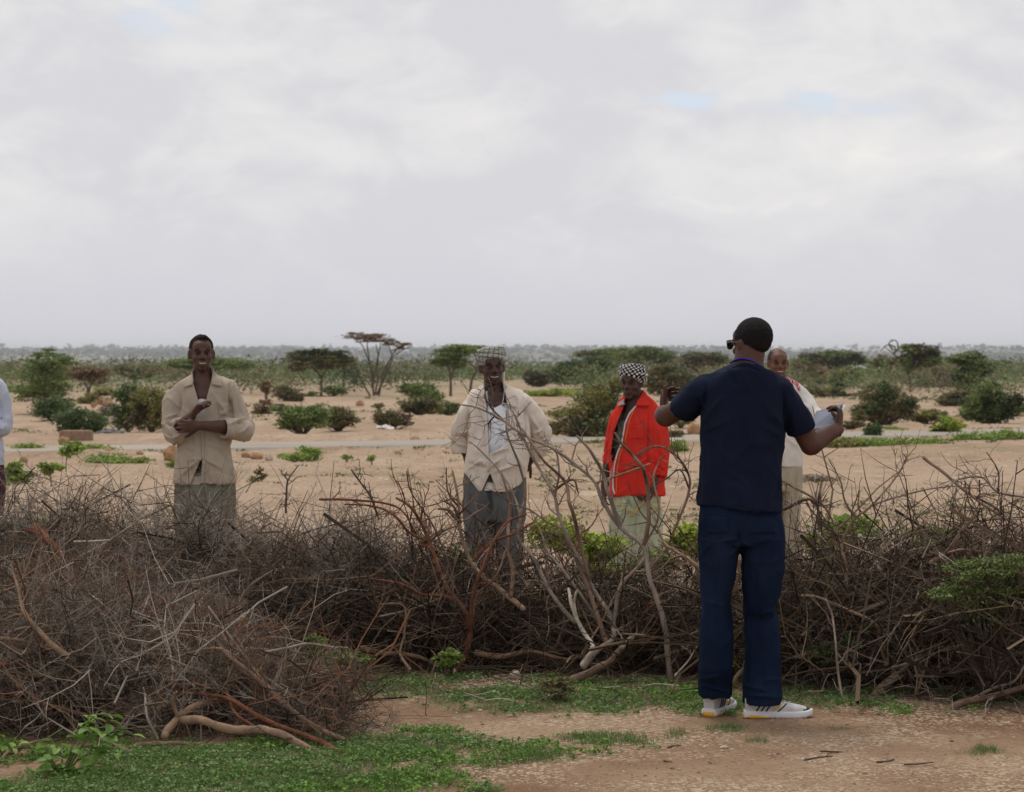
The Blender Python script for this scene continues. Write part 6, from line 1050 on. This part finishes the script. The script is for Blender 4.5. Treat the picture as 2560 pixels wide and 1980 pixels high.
def branches():
    B = branch
    B(8, [(330, 1645), (395, 1545), (428, 1400), (412, 1300), (350, 1210), (280, 1120), (210, 960), (175, 850), (120, 740), (60, 640), (-20, 590)], 7.5, 'red', 12.25, 12.6, 'reddish dead shrub with many limbs rooted by the pale stone, left of the middle', 'dead_shrub', 22,
      fork=[([(350, 1210), (270, 1180), (130, 1170), (0, 1110), (-180, 1080)], 5, 'red'), ([(425, 1400), (440, 1200), (480, 1060), (540, 900), (640, 740), (760, 690)], 5.5, 'red'), ([(175, 850), (60, 800), (-40, 690), (-170, 640), (-330, 630)], 4, 'red'), ([(175, 850), (260, 790), (340, 760)], 4, 'brown'), ([(430, 1390), (470, 1180), (580, 1060), (640, 900)], 4, 'brown'), ([(412, 1300), (330, 1190), (300, 1000), (200, 760), (70, 560), (40, 430)], 3, 'dark')], tip=.4)
    B(8, [(735, 1255), (620, 1160), (500, 1060), (430, 980), (370, 820), (350, 600), (318, 430)], 7.5, 'tan', 12.35, 12.8, 'broken light brown branch with a splintered top left of the grey trousers', side=10, tip=.4,
      fork=[([(362, 740), (300, 670), (232, 655)], 6, 'brown'), ([(350, 640), (290, 560), (280, 410)], 3, 'dark'), ([(440, 985), (560, 860), (700, 800), (800, 740)], 4.5, 'red'), ([(355, 720), (330, 650), (275, 612)], 5, 'dark'), ([(365, 700), (420, 620), (470, 565)], 3, 'red')])
    B(8, [(665, 1180), (680, 1020), (655, 900), (655, 740), (662, 620), (610, 430)], 6, 'brown', 12.4, 12.9, 'straight brown branch standing in front of the grey trousers', tip=.5, side=7)
    B(8, [(1050, 1340), (930, 1200), (860, 1060), (790, 930), (715, 830), (722, 700), (680, 560), (600, 430), (480, 300), (420, 250)], 5.5, 'grey', 12.3, 12.9, 'grey brown branch leaning left over the cream shirt hem', tip=.25, side=12, fork=[([(722, 700), (760, 560), (720, 400), (650, 200), (640, 60)], 4, 'grey')])
    B(8, [(1100, 1600), (1165, 1500), (1100, 1390), (1040, 1260), (1015, 1140)], 7, 'white', 12.0, 12.3, 'bleached white forked branch in the middle of the fence', side=0, tip=.6, fork=[([(1062, 1320), (1050, 1220), (1068, 1150)], 4.5, 'white')])
    B(8, [(1115, 1610), (1200, 1500), (1280, 1440), (1290, 1370), (1265, 1290), (1150, 1110), (1060, 930), (960, 700), (930, 580), (850, 430), (790, 330), (700, 110), (662, 50)], 7.5, 'grey', 12.0, 12.9, 'tall forking grey branch rising in front of the cream shirt', side=20, tip=.3,
      fork=[([(1150, 1110), (1080, 830), (1030, 640), (1000, 510), (930, 430), (840, 330), (740, 170)], 5.5, 'brown'), ([(1000, 800), (900, 740), (780, 660), (660, 625)], 3.5, 'tan'), ([(1290, 1370), (1330, 1130), (1430, 1010), (1480, 940)], 6, 'grey'), ([(930, 580), (960, 440), (940, 310), (900, 285)], 3.5, 'grey'), ([(850, 430), (780, 300), (700, 180), (600, 200)], 3.5, 'grey'), ([(1000, 510), (1040, 480), (1075, 560)], 4, 'brown')])
    B(8, [(1245, 1450), (1190, 1300), (1130, 1120), (1060, 960), (1085, 830), (1090, 760)], 6.5, 'brown', 12.15, 12.6, 'thick brown branch with a pale broken end, just right of the white fork', side=8, tip=.6)
    B(8, [(1225, 1390), (1100, 1180), (980, 1020), (900, 930), (860, 820), (800, 680)], 4.5, 'grey', 12.3, 12.8, 'thin grey branch behind the white fork', side=9, tip=.4)
    B(8, [(1640, 1689), (1610, 1480), (1580, 1300), (1500, 1050), (1470, 880), (1330, 770), (1220, 600), (1180, 500), (1060, 390), (920, 290), (780, 230), (600, 110), (480, 50), (375, 28)], 7.5, 'grey', 12.0, 12.75, 'longest branch, arching from right of the middle up to the cream shirt front', side=18, tip=.3,
      fork=[([(1470, 880), (1500, 700), (1490, 500), (1460, 400), (1400, 330), (1340, 270), (1298, 203)], 6, 'brown'), ([(1330, 770), (1260, 560), (1220, 440), (1150, 310), (1070, 220)], 6, 'grey'), ([(1480, 850), (1560, 700), (1530, 480), (1560, 380), (1602, 328)], 3.2, 'tan'), ([(640, 130), (560, 60), (520, 0), (505, -30)], 3, 'dark'), ([(560, 95), (540, 130), (535, 165)], 2.5, 'dark'), ([(1440, 360), (1480, 395), (1495, 385)], 3, 'tan', 0)])
    B(8, [(1510, 1010), (1600, 920), (1660, 770), (1750, 540), (1730, 420), (1640, 310), (1530, 280), (1430, 330)], 4, 'brown', 12.3, 12.6, 'thin hooked branch curling in front of the red jacket sleeve', side=12, tip=.6, fork=[([(1750, 540), (1690, 420), (1600, 480), (1520, 520)], 2.5, 'dark'), ([(1735, 470), (1690, 360), (1650, 250)], 2.5, 'dark')])
    B(8, [(1815, 1010), (1700, 930), (1600, 870), (1560, 780), (1500, 640)], 4.5, 'tan', 11.9, 12.4, 'pale straight stick pointing at the back pocket of the jeans', side=5, tip=.4)
    B(8, [(1035, 1685), (1200, 1620), (1310, 1530), (1390, 1440), (1425, 1415)], 10.5, 'brown', 11.8, 12.3, 'thick leaning log with a pale splintered tip under the tall branches', 'dead_log', side=4, tip=.5, fork=[([(1330, 1510), (1390, 1440), (1428, 1412)], 6, 'white')])
    B(8, [(470, 1530), (600, 1545), (740, 1520), (820, 1515), (1000, 1560), (1200, 1530)], 8.5, 'brown', 12.2, 12.3, 'dark log lying flat at the foot of the middle brush', 'dead_log', side=8, tip=.4)
    B(8, [(1660, 1660), (1740, 1580), (1795, 1480)], 3, 'white', 11.9, 12.0, 'thin bleached stick by the left trouser leg of the jeans', side=1)
    B(8, [(1540, 1560), (1700, 1510), (1815, 1440)], 6, 'brown', 12.1, 12.2, 'brown branch crossing low behind the jeans', side=5)
    B(8, [(1000, 1640), (1150, 1530), (1400, 1440), (1650, 1360), (1810, 1250)], 5.5, 'dark', 12.4, 12.6, 'long dark branch sloping up behind the leaning log', side=10)
    B(8, [(1250, 1600), (1500, 1470), (1700, 1400), (1820, 1330)], 5, 'brown', 12.3, 12.5, 'brown branch sloping up toward the jeans', side=8)
    B('M', [(565, 1092), (590, 1010), (560, 960)], 2.5, 'tan', 12.2, 12.3, 'short tan twig upright left of the red shrub root', side=1)
    B('M', [(460, 1065), (410, 990), (430, 880), (425, 740), (300, 735)], 4, 'tan', 12.2, 12.5, 'tan crooked stick standing in the dark brush left of the middle', side=5)
    B('M', [(220, 955), (330, 985), (480, 1000), (600, 1045)], 8, 'brown', 12.3, 12.3, 'brown log lying at the foot of the left brush', 'dead_log', side=4, tip=.5)
    B('M', [(0, 200), (150, 205), (350, 225), (440, 280), (480, 380), (560, 420)], 3.2, 'red', 12.9, 12.7, 'thin reddish arch along the top of the brush left of the middle', side=8)
    B('M', [(300, 300), (260, 190), (200, 110), (160, 50)], 3, 'dark', 12.9, 13.0, 'forked dark twig poking up against the sand between the two men', side=8, sl=.2)
    B('M', [(480, 260), (465, 150), (445, 45)], 2.2, 'brown', 12.9, 13.0, 'thin upright twig left of the splintered branch', side=5, sl=.15)
    B('L', [(1455, 265), (1460, 180), (1470, 100), (1515, 30)], 2.8, 'dark', 12.9, 13.0, 'dark forked twig standing right of the khaki shirt', side=7, sl=.15)
    # lower left heap
    B('L', [(835, 1398), (890, 1320), (960, 1262), (1100, 1225)], 11, 'tan', 10.0, 10.3, 'smooth brown forked limb at the front of the near heap', 'dead_log', side=1, tip=.75, fork=[([(890, 1320), (880, 1250), (900, 1180)], 6, 'tan')])
    B('L', [(930, 1330), (1050, 1322), (1180, 1372), (1320, 1370), (1440, 1402), (1585, 1485)], 11, 'tan', 10.1, 9.85, 'thickest smooth log lying at the front of the near heap on the grass', 'dead_log', side=1, tip=1.1)
    B('L', [(1745, 1497), (1600, 1430), (1450, 1372), (1330, 1310), (1180, 1215), (1000, 1190), (760, 1170)], 8, 'red', 9.8, 10.6, 'rough red brown pole sticking out onto the grass', side=4, tip=.5)
    B('L', [(1745, 1425), (1600, 1350), (1430, 1230), (1330, 1120), (1180, 1000), (1095, 915)], 7, 'brown', 9.95, 10.7, 'straight brown pole slanting down to the grass, upper one of the pair', side=4, tip=.7)
    B('L', [(1640, 1358), (1500, 1352), (1400, 1370), (1250, 1330), (1180, 1240)], 5, 'brown', 10.1, 10.4, 'brown stick lying across the two poles', side=3)
    B('L', [(1550, 1245), (1400, 1150), (1290, 1050), (1180, 900), (1060, 745)], 5, 'grey', 10.3, 10.9, 'long grey stick slanting up out of the near heap', side=6, tip=.45)
    B('L', [(1480, 1260), (1330, 1110), (1240, 1010), (1160, 930), (1130, 880)], 4.5, 'tan', 10.3, 10.8, 'tan pole parallel to the long grey stick', side=4, tip=.6)
    B('L', [(1520, 1300), (1380, 1170), (1250, 1080), (1120, 960), (900, 1000), (860, 1010)], 4.2, 'tan', 10.2, 10.7, 'bent tan pole under the long grey stick', side=4, tip=.6)
    B('L', [(1335, 980), (1450, 955), (1560, 935), (1700, 950), (1795, 972), (1805, 1060), (1828, 1175)], 4, 'grey', 10.9, 11.4, 'bent grey twig reaching over the grass right of the near heap', side=7, sl=.2, fork=[([(1560, 935), (1450, 905), (1360, 900)], 2.5, 'grey')])
    B('L', [(1400, 1130), (1440, 1060), (1560, 1040), (1620, 1080), (1800, 1100)], 4, 'brown', 10.9, 11.3, 'dark crooked branch over the grass at the right end of the near heap', side=14, sl=.3)
    B('L', [(1740, 1300), (1750, 1200), (1700, 1120), (1560, 1150), (1430, 1180)], 4, 'dark', 10.9, 10.7, 'tangled dark branch at the very end of the near heap', side=18, sl=.3)
    B('L', [(345, 1000), (240, 920), (180, 850), (130, 760), (90, 640), (60, 560)], 7.5, 'tan', 10.7, 11.2, 'knotted grey brown bough at the far left of the near heap', side=14, tip=.4, sl=.5)
    B('L', [(360, 620), (310, 500), (240, 400), (180, 345)], 10, 'red', 12.0, 12.3, 'frayed red brown stump sticking out of the brush at left', 'broken_stump', side=6, tip=1.2, fork=[([(240, 400), (170, 370), (120, 355)], 7, 'red')])
    B('L', [(360, 520), (480, 455), (580, 395), (680, 320)], 4, 'grey', 12.1, 12.3, 'pale grey branch across the left brush', side=8)
    B('L', [(378, 417), (470, 415), (552, 408)], 2.6, 'white', 12.1, 12.1, 'short whitish stick lying level in the left brush', side=0)
    B('L', [(0, 908), (90, 915), (210, 945)], 5, 'tan', 10.7, 10.7, 'tan stick at the left edge of the near heap, upper one', side=2)
    B('L', [(0, 1040), (80, 1048), (160, 1062)], 4, 'red', 10.5, 10.5, 'reddish stick at the left edge of the near heap, lower one', side=2)
    B('L', [(800, 1415), (760, 1300), (730, 1210), (728, 1160)], 4, 'grey', 9.95, 10.1, 'thin grey curved stick before the near heap', side=1)
    B('L', [(740, 1532), (650, 1480), (560, 1436)], 5.5, 'tan', 9.7, 9.9, 'short brown stick beside the bright leafy plant', side=1)
    B('L', [(690, 1452), (850, 1440), (1050, 1450)], 7, 'brown', 9.95, 9.95, 'old brown log half hidden in the grass before the near heap', 'dead_log', side=1)
    B('L', [(0, 1530), (60, 1480), (180, 1430)], 5, 'brown', 9.6, 9.8, 'brown branch at the bottom left corner', side=4)
    B('L', [(1150, 1160), (1200, 1280), (1290, 1350)], 5, 'red', 10.3, 10.0, 'short red brown stick wedged under the poles', side=2)
    B('L', [(1060, 860), (1350, 850), (1540, 860), (1700, 900)], 4, 'red', 12.0, 12.2, 'red stick lying level on the dark brush above the near heap', side=5)
    # right heap
    B('R', [(1075, 1185), (1180, 1090), (1260, 1025), (1340, 960)], 11.5, 'tan', 11.6, 12.1, 'thick brown log leaning into the right heap with a pale cut end', 'dead_log', side=4, tip=.8)
    B('R', [(1430, 1287), (1540, 1232), (1700, 1190), (1880, 1140)], 9, 'brown', 11.0, 11.2, 'log with a pale cut end lying on the grass at the right edge', 'dead_log', side=3, tip=.8, fork=[([(1560, 1222), (1680, 1160), (1780, 1130), (1850, 1020)], 5, 'grey')])
    B('R', [(1130, 1040), (1100, 930), (1060, 820), (900, 750), (780, 700), (700, 690)], 4.8, 'tan', 11.7, 12.0, 'angular tan branch bent over at the front of the right heap', side=8)
    B('R', [(915, 1240), (890, 1100), (870, 950), (860, 800), (820, 705)], 3.6, 'grey', 11.4, 11.8, 'thin upright grey stick right of the jeans', side=5)
    B('R', [(1360, 522), (1440, 480), (1530, 350), (1590, 270)], 8, 'brown', 11.8, 12.2, 'short thick bough with a pale torn end near the top of the right heap', side=5, tip=.6, fork=[([(1440, 480), (1530, 455), (1700, 480)], 4, 'tan')])
    B('R', [(925, 685), (930, 560), (908, 440), (960, 310), (1060, 230), (1170, 100), (1235, -5)], 5, 'brown', 12.0, 12.5, 'long branch sweeping up against the sand right of the bald man', side=12, tip=.3, fork=[([(1060, 230), (1180, 190), (1330, 150), (1500, 130)], 3, 'grey'), ([(980, 290), (920, 210), (900, 110), (840, 0)], 3, 'brown')])
    B('R', [(600, 105), (700, 160), (800, 225), (860, 300), (900, 420)], 3.4, 'brown', 12.4, 12.3, 'thin branch crossing the pale trousers of the bald man', side=8)
    B('R', [(610, 250), (740, 200), (790, 270), (760, 380), (770, 520)], 4.2, 'dark', 12.3, 12.2, 'crooked dark branch beside the jeans pocket', side=14, sl=.35)
    B('R', [(1320, -10), (1440, 80), (1560, 180), (1700, 280), (1840, 350)], 4.5, 'brown', 12.6, 12.0, 'branch sloping down to the right edge above the right heap', side=12, fork=[([(1560, 180), (1700, 250), (1780, 350), (1840, 420)], 3, 'grey')])
    B('R', [(1840, 190), (1690, 160), (1620, 90), (1500, 100), (1440, 150)], 3, 'grey', 12.3, 12.4, 'curled grey twig above the right heap', side=14, sl=.3, fork=[([(1690, 160), (1700, 60), (1640, -40)], 2.4, 'dark')])
    B('R', [(1280, 1100), (1420, 1105), (1560, 1060), (1680, 1050), (1830, 980)], 4, 'grey', 11.5, 11.7, 'pale crooked branch low on the front of the right heap', side=14, sl=.35)
    B('R', [(1160, 1060), (1300, 1010), (1400, 960), (1530, 930), (1700, 820), (1830, 800)], 3.5, 'grey', 11.6, 11.8, 'second grey branch low on the right heap', side=14, sl=.35)
    B('R', [(1000, 720), (1120, 680), (1180, 560), (1190, 400), (1330, 330)], 4, 'brown', 11.9, 12.2, 'brown curved branch in the middle of the right heap', side=10)
    B('R', [(600, 900), (700, 960), (760, 780), (880, 640), (1020, 560)], 4, 'brown', 12.0, 12.2, 'brown branch leaning right next to the jeans', side=8)
    B('R', [(960, 1190), (1000, 1040), (930, 1050), (950, 870)], 3, 'grey', 11.6, 11.8, 'thin forked stick in front of the right heap', side=4)
    B('R', [(345, 1190), (362, 1110), (400, 1065)], 7, 'tan', 11.9, 12.0, 'light brown stub seen between the trouser legs', side=0)
    for k, (a, b, c_, d_) in enumerate([(715, 1527, 855, 1507), (800, 1482, 940, 1490), (1085, 1533, 1170, 1520), (1225, 1548, 1370, 1538), (0, 1530, 100, 1550), (20, 1462, 85, 1450)]):
        x0, y0 = cp('R', a, b); d = CAMH*FPX/(y0-HY)
        B('R', [(a, b), ((a+c_)/2, (b+d_)/2-4), (c_, d_)], 2.6, 'dark', d-.03, d+.02, ['short dark twig lying on the sand below the right shoe', 'straight dark twig just above it on the sand', 'small twig on the sand between two longer ones', 'long thin twig on the sand at the lower right', 'curved twig lying on damp sand at the lower middle', 'tiny twig on the gravel left of the shoes'][k], 'fallen_twig', side=1, k=5, sl=.06)
branches()
# ------------------------------------------------------------------ ground cover, pebbles, near plants
def ground_cover():
    r = np.random.default_rng(21)
    n = 90000; py = r.uniform(1640, 2010, n); d = CAMH*FPX/(py-HY); x = (r.uniform(-60, 2620, n)-1280)*d/FPX
    a, b = vegmask(x, d); k = (a*(.72+.5*vnoise(np.c_[x*16, d*16, x*0])+.45*vnoise(np.c_[x*5, d*5, x*0+4])) > r.uniform(.1, 1.05, n)); xs, ds = x[k], d[k]
    xs, ds = xs[:19000], ds[:19000]; m = 5; C = np.repeat(np.c_[xs, ds, zg(xs, ds)+.004], m, 0); q = len(C); hgt = np.repeat(r.uniform(.004, .028, len(xs)), m)
    C[:, 0] += r.normal(0, .010, q); C[:, 1] += r.normal(0, .010, q); C[:, 2] += hgt*r.uniform(.3, 1, q)
    V, F, c = leaves(C, np.repeat(r.choice([.009, .013, .02], len(xs), p=[.4, .4, .2]), m)[:, None].ravel(), ((.07, .125, .03), (.22, .34, .11)), .35, 4, 1.6); t = np.clip(.5+fbm(C*3, 3)*.9, 0, 1)[:, None]; t = np.repeat(t, 4, 0)
    c = c*(1-t)+t*c*np.array([.95, 1.1, .55]); tag(mk('ground_cover', V, F, MT['leaf'], base=(0, 10, 0), smooth=False, col=c), 'low green creeping herbs carpeting the near ground', 'ground cover', kind='stuff')
    # grass blades
    n = 60000; py = r.uniform(1660, 2010, n); d = CAMH*FPX/(py-HY); x = (r.uniform(-60, 2620, n)-1280)*d/FPX; a, b = vegmask(x, d); k = (np.maximum(a*.8, b) > r.uniform(.3, 1.1, n)); x, d = x[k][:11000], d[k][:11000]
    m = 4; B = np.repeat(np.c_[x, d, zg(x, d)], m, 0); q = len(B); B[:, :2] += r.normal(0, .012, (q, 2)); ang = r.uniform(0, 2*PI, q); h = r.uniform(.012, .04, q)
    L_ = np.c_[np.cos(ang)*h*.6, np.sin(ang)*h*.6, h]; w_ = np.c_[-np.sin(ang), np.cos(ang), ang*0]*.0014
    V = np.stack([B-w_, B+w_, B+L_], 1).reshape(-1, 3); F = np.arange(q*3).reshape(q, 3); c = np.repeat(np.array([.075, .14, .03])+r.random((q, 1))*np.array([.09, .1, .05]), 3, 0)
    tag(mk('grass', V, F, MT['leaf'], base=(0, 10, 0), smooth=False, col=c), 'short sparse green grass on the near ground', 'grass', kind='stuff')
    # weeds spread over the far ground: tiny tufts
    n = 7600; d = np.exp(r.uniform(math.log(16), math.log(170), n)); x = r.uniform(-.23, .23, n)*d; f = fbm(np.c_[x/5, d/9, x*0+6], 4); dr = np.abs(d-road_y(x)); near = np.exp(-((dr-RW-1.2)/1.8)**2)*.6
    gb = np.exp(-((d-26.5)/1.6)**2)*.75*(x > .5)+np.exp(-((d-20)/2.)**2)*.2
    k = (dr > RW+.2) & (f+near+gb > r.uniform(.28, .9, n)); x, d = x[k], d[k]; m = 16; C = np.repeat(np.c_[x, d, zg(x, d)], m, 0); q = len(C); s = np.repeat(np.clip(d/2418, .012, .09), m)*r.uniform(.6, 1.6, q)
    C[:, 0] += r.normal(0, 1, q)*s*2.6; C[:, 1] += r.normal(0, 1, q)*s*2; C[:, 2] += r.random(q)*s*1.6; V, F, c = leaves(C, s*2.2, GREEN['olive'], .5, 6, 1.8); g = np.repeat(r.random(len(x))[np.repeat(np.arange(len(x)), m)][:, None], 4, 0)
    c = c*(1-g)+g*np.array([.09, .15, .04]); tag(mk('scattered_weeds', V, F, MT['leaf'], base=(0, 40, 0), smooth=False, col=c), 'thin scattering of tiny weeds over the sandy plain', 'weeds', kind='stuff')
    # pebbles
    V0, F0 = ell((0, 0, 0), (1, 1, .7), n=6); V0, F0 = loft([ering((0, 0, z), (q_, 0, 0), (0, q_, 0), 2, 5) for z, q_ in ((-.45, .85), (.35, .75))]); F0 = F0[F0.max(1) != 10]; Vs, Fs, Cs, o = [], [], [], 0
    def scatter(x, d, s, cl):
        nonlocal o
        n = len(x); a = r.uniform(0, 2*PI, n); e = r.uniform(.6, 1.3, (n, 3)); V = V0[None]*e[:, None]*s[:, None, None]; ca, sa = np.cos(a)[:, None], np.sin(a)[:, None]
        V = np.stack([V[:, :, 0]*ca-V[:, :, 1]*sa, V[:, :, 0]*sa+V[:, :, 1]*ca, V[:, :, 2]*.75], 2)+np.c_[x, d, zg(x, d)+s*.25][:, None]; V[:, :, 2] += (V[:, :, 0]-x[:, None])*r.uniform(-.3, .3, (n, 1))
        F = (F0[None]+(np.arange(n)*len(V0))[:, None, None]).reshape(-1, 3)+o; Vs.append(V.reshape(-1, 3)); Fs.append(F); Cs.append(np.repeat(cl, len(V0), 0)); o += n*len(V0)
    n = 26000; py = r.uniform(1640, 2020, n); d = CAMH*FPX/(py-HY); x = (r.uniform(-60, 2620, n)-1280)*d/FPX; f = fbm(np.c_[x*1.3, d*1.3, x*0+2], 3); k = f > r.uniform(-.55, .7, n); x, d = x[k][:9500], d[k][:9500]; n = len(x)
    t = r.random((n, 1)); cl = np.where(t < .55, np.array([.52, .38, .27]), np.where(t < .8, np.array([.60, .50, .40]), np.array([.26, .15, .09])))*r.uniform(.75, 1.1, (n, 1)); s = .0027*np.exp(np.abs(r.normal(0, .58, n))); s = np.minimum(s, .011)
    scatter(x, d, s, cl)
    n = 24000; d = np.exp(r.uniform(math.log(14.5), math.log(120), n)); x = r.uniform(-.23, .23, n)*d; f = fbm(np.c_[x/3, d/7, x*0+2], 4); dr = np.abs(d-road_y(x)); berm = np.exp(-((dr-RW-1.3)/1.3)**2)*.5
    k = (dr > RW+.15) & (f+berm > r.uniform(-.1, .8, n)); x, d = x[k][:7000], d[k][:7000]; n = len(x); dr = np.abs(d-road_y(x)); t = r.random((n, 1)); cl = np.where(t < .5, np.array([.55, .38, .24]), np.where(t < .75, np.array([.66, .56, .44]), np.array([.34, .19, .11])))
    s = np.clip(d, 14, 90)/2418*.55*np.exp(np.abs(r.normal(0, .45, n)))*(1+1.1*np.exp(-((dr-RW-1.3)/1.2)**2)); scatter(x, d, s, cl)
    tag(mk('pebbles', np.vstack(Vs), np.vstack(Fs), MT['pebble'], base=(0, 20, 0), smooth=False, col=np.vstack(Cs)), 'countless small stones and gravel on the sandy ground', 'gravel', kind='stuff')
    # fallen twig litter below the fence
    ps = hedge_pts(r, 420, -100, 2700, [(-100, 1600), (2700, 1650)], [(-100, 11.6), (1000, 12.1), (2700, 11.4)], .8, 0, 1); ps[:, 2] = zg(ps[:, 0], ps[:, 1])+.012
    mass('twig_litter', 'small broken twigs littering the soil along the brush fence', ps, pick(r, 420, {'brown': 3, 'grey': 2, 'dark': 2}), [spray(700+i, .35, .003, 3, 1.0, .2, deep=1) for i in range(5)], 31, .06, (.4, 1))
ground_cover()

def leaf_shape(L, w_, r):
    """rounded oval leaf, folded along its rib: 8x3 grid"""
    t = np.linspace(0, 1, 7); hw = w_*np.sin(PI*np.clip(t, .03, .97))**.6*.5; V = []
    for i, a in enumerate(t):
        for s in (-1, 0, 1): V.append((a*L, s*hw[i], abs(s)*hw[i]*.35-a*a*L*.28))
    F = [(i*3+j, i*3+3+j, i*3+4+j, i*3+1+j) for i in range(6) for j in range(2)]; return np.array(V), np.array(F)
def leafy_plant(label, px, py, specs, seed, leafpx=36, cl=((.10, .20, .03), (.20, .34, .06)), n_per=5, group=None, d=None):
    """plant with big countable leaves: specs are stems as photo polylines"""
    r = np.random.default_rng(seed); d = d or dist(py); b = at(px, py, d); b[2] = float(zg(np.array([b[0]]), np.array([b[1]]))[0]); E = empty('leafy_plant', tuple(b), label=label, cat='plant', group=group); lines = []; k = d/FPX
    mats = [mat('fresh_leaf', tuple(np.array(cl[0])*(1-t)+np.array(cl[1])*t), tuple((np.array(cl[0])*(1-t)+np.array(cl[1])*t)*1.25), .5, 30, trans=.3) for t in (.1, .5, .9)]; L = leafpx*k; V0, F0 = leaf_shape(L, L*.62, r); ms = []
    for m in mats:
        me = raw(V0, F0, 'leaf'); me.polygons.foreach_set('use_smooth', [True]*len(F0)); me.materials.append(m); ms.append(me)
    for st in specs:
        P = np.array([at(x, y, d+(0 if i == 0 else r.normal(0, .05))) for i, (x, y) in enumerate(st)]); P[0] = b if r.random() < .6 else P[0]; Pc, Rc = catmull(P, np.linspace(3.2, 1.4, len(P))*k, 4); lines.append((P, np.linspace(3.2, 1.4, len(P))*k))
        for i in range(n_per):
            t = r.uniform(.25, 1) if i else 1.; j = min(int(t*(len(Pc)-1)), len(Pc)-1); p = Pc[j]+r.normal(0, .012, 3); o = bpy.data.objects.new('leaf', ms[r.integers(3)]); COL.objects.link(o); o.parent = E; o.location = p-b
            o.rotation_euler = (r.normal(0, .35), r.normal(-.05, .35), r.uniform(0, 2*PI)); s = r.uniform(.65, 1.15); o.scale = (s, s, s)
            e = p+np.array([0, 0, -.002]); lines.append((np.array([Pc[max(0, j-1)], (Pc[j]+p)/2, e]), np.array([1.2, 1, .8])*k))
    V, F = stems_mesh(lines); mk('stem', V, F, mat('green_stem', (.10, .15, .04), (.16, .17, .06), .7), E)
leafy_plant('bright green broad leaved plant growing at the lower left corner in front of the brush', 160, 1935, [[(160, 1935), (175, 1880), (200, 1830), (235, 1800)], [(160, 1935), (150, 1880), (125, 1845)], [(165, 1900), (215, 1850), (285, 1835)], [(160, 1920), (190, 1870), (260, 1870)], [(165, 1930), (210, 1890), (290, 1880)], [(150, 1930), (130, 1900), (112, 1860)], [(180, 1860), (225, 1800), (275, 1785)], [(165, 1940), (200, 1920), (255, 1905)], [(155, 1940), (140, 1920), (120, 1900)], [(190, 1850), (240, 1822), (330, 1832)], [(150, 1945), (100, 1930), (75, 1965)]], 4, 38, n_per=7)
leafy_plant('yellow green leafy sprig at the very left edge below the near brush', 20, 1890, [[(20, 1900), (30, 1870), (60, 1862)], [(10, 1900), (0, 1870), (-10, 1855)], [(25, 1890), (60, 1868), (92, 1872)]], 5, 26, n_per=6, cl=((.15, .24, .03), (.25, .38, .07)))
leafy_plant('pale broad leaved seedling standing under the white forked branch', 1420, 1672, [[(1420, 1676), (1412, 1664), (1405, 1660)], [(1420, 1676), (1430, 1664), (1446, 1662)]], 6, 22, n_per=3, cl=((.14, .24, .10), (.2, .33, .16)))
leafy_plant('bright green seedling visible between the trouser legs of the jeans', 1842, 1660, [[(1842, 1690), (1840, 1650), (1835, 1630)], [(1842, 1680), (1850, 1650), (1848, 1636)]], 8, 20, n_per=5, cl=((.13, .25, .03), (.2, .35, .06)), d=12.1)
def near_shrubs():
    r = np.random.default_rng(8)
    plant('green_thorn_shrub', 'dark green fine leaved thorn shrub growing out of the right brush heap', 'shrub', [(2440, 1430, 80, 34), (2500, 1440, 70, 44), (2400, 1480, 60, 40), (2560, 1470, 60, 60), (2480, 1520, 80, 60), (2360, 1480, 50, 22), (2540, 1400, 60, 24)], 'green', (2480, 1700), 3400, d=11.3, px=2.9, gap=.9, nst=14)
    plant('green_thorn_shrub', 'small dark green shrub low in the brush right of the jeans', 'shrub', [(2080, 1630, 60, 24), (2120, 1610, 40, 26)], 'dark', (2090, 1690), 900, d=11.7, px=3.2)
    plant('green_thorn_shrub', 'feathery green herb beside the root of the red stemmed shrub', 'shrub', [(1125, 1640, 26, 22), (1115, 1655, 26, 14)], 'weed', (1125, 1672), 420, d=12.1, px=4)
    plant('green_thorn_shrub', 'green herbs under the bent grey twig right of the near heap', 'shrub', [(830, 1640, 70, 20), (880, 1650, 50, 20), (790, 1610, 40, 20)], 'green', (840, 1672), 1100, d=12.0, px=3.6)
    plant('dry_tuft', 'dark dry tuft in the green cover left of the leaning log', 'shrub', [(1390, 1722, 44, 24)], 'brgreen', (1390, 1760), 420, d=11.3, px=3)
    plant('dry_tuft', 'brown dry tuft in the sand right of the bald man', 'shrub', [(2040, 1196, 40, 8)], 'grey', (2040, 1202), 420, d=28, px=2.2, fill=.3)
near_shrubs()

# ------------------------------------------------------------------ the air between camera and horizon
def haze():
    x, y0, y1, z0, z1 = 17000, -70, 16100, -36, 40
    V = np.array([(a, b, c) for a in (-x, x) for b in (y0, y1) for c in (z0, z1)], float); F = np.array([(0, 1, 3, 2), (4, 6, 7, 5), (0, 4, 5, 1), (2, 3, 7, 6), (0, 2, 6, 4), (1, 5, 7, 3)])
    m = bpy.data.materials.new('haze'); m.use_nodes = True; t = m.node_tree; t.nodes.remove(t.nodes['Principled BSDF'])
    pv = N(t, 'ShaderNodeVolumePrincipled'); pv.inputs['Density'].default_value = HAZE; pv.inputs['Color'].default_value = (.88, .92, 1, 1); pv.inputs['Anisotropy'].default_value = 0.0
    t.links.new(pv.outputs[0], t.nodes['Material Output'].inputs['Volume'])
    tag(mk('haze', V, F, m, smooth=False), kind='stuff')
HAZE = .95e-4
haze()
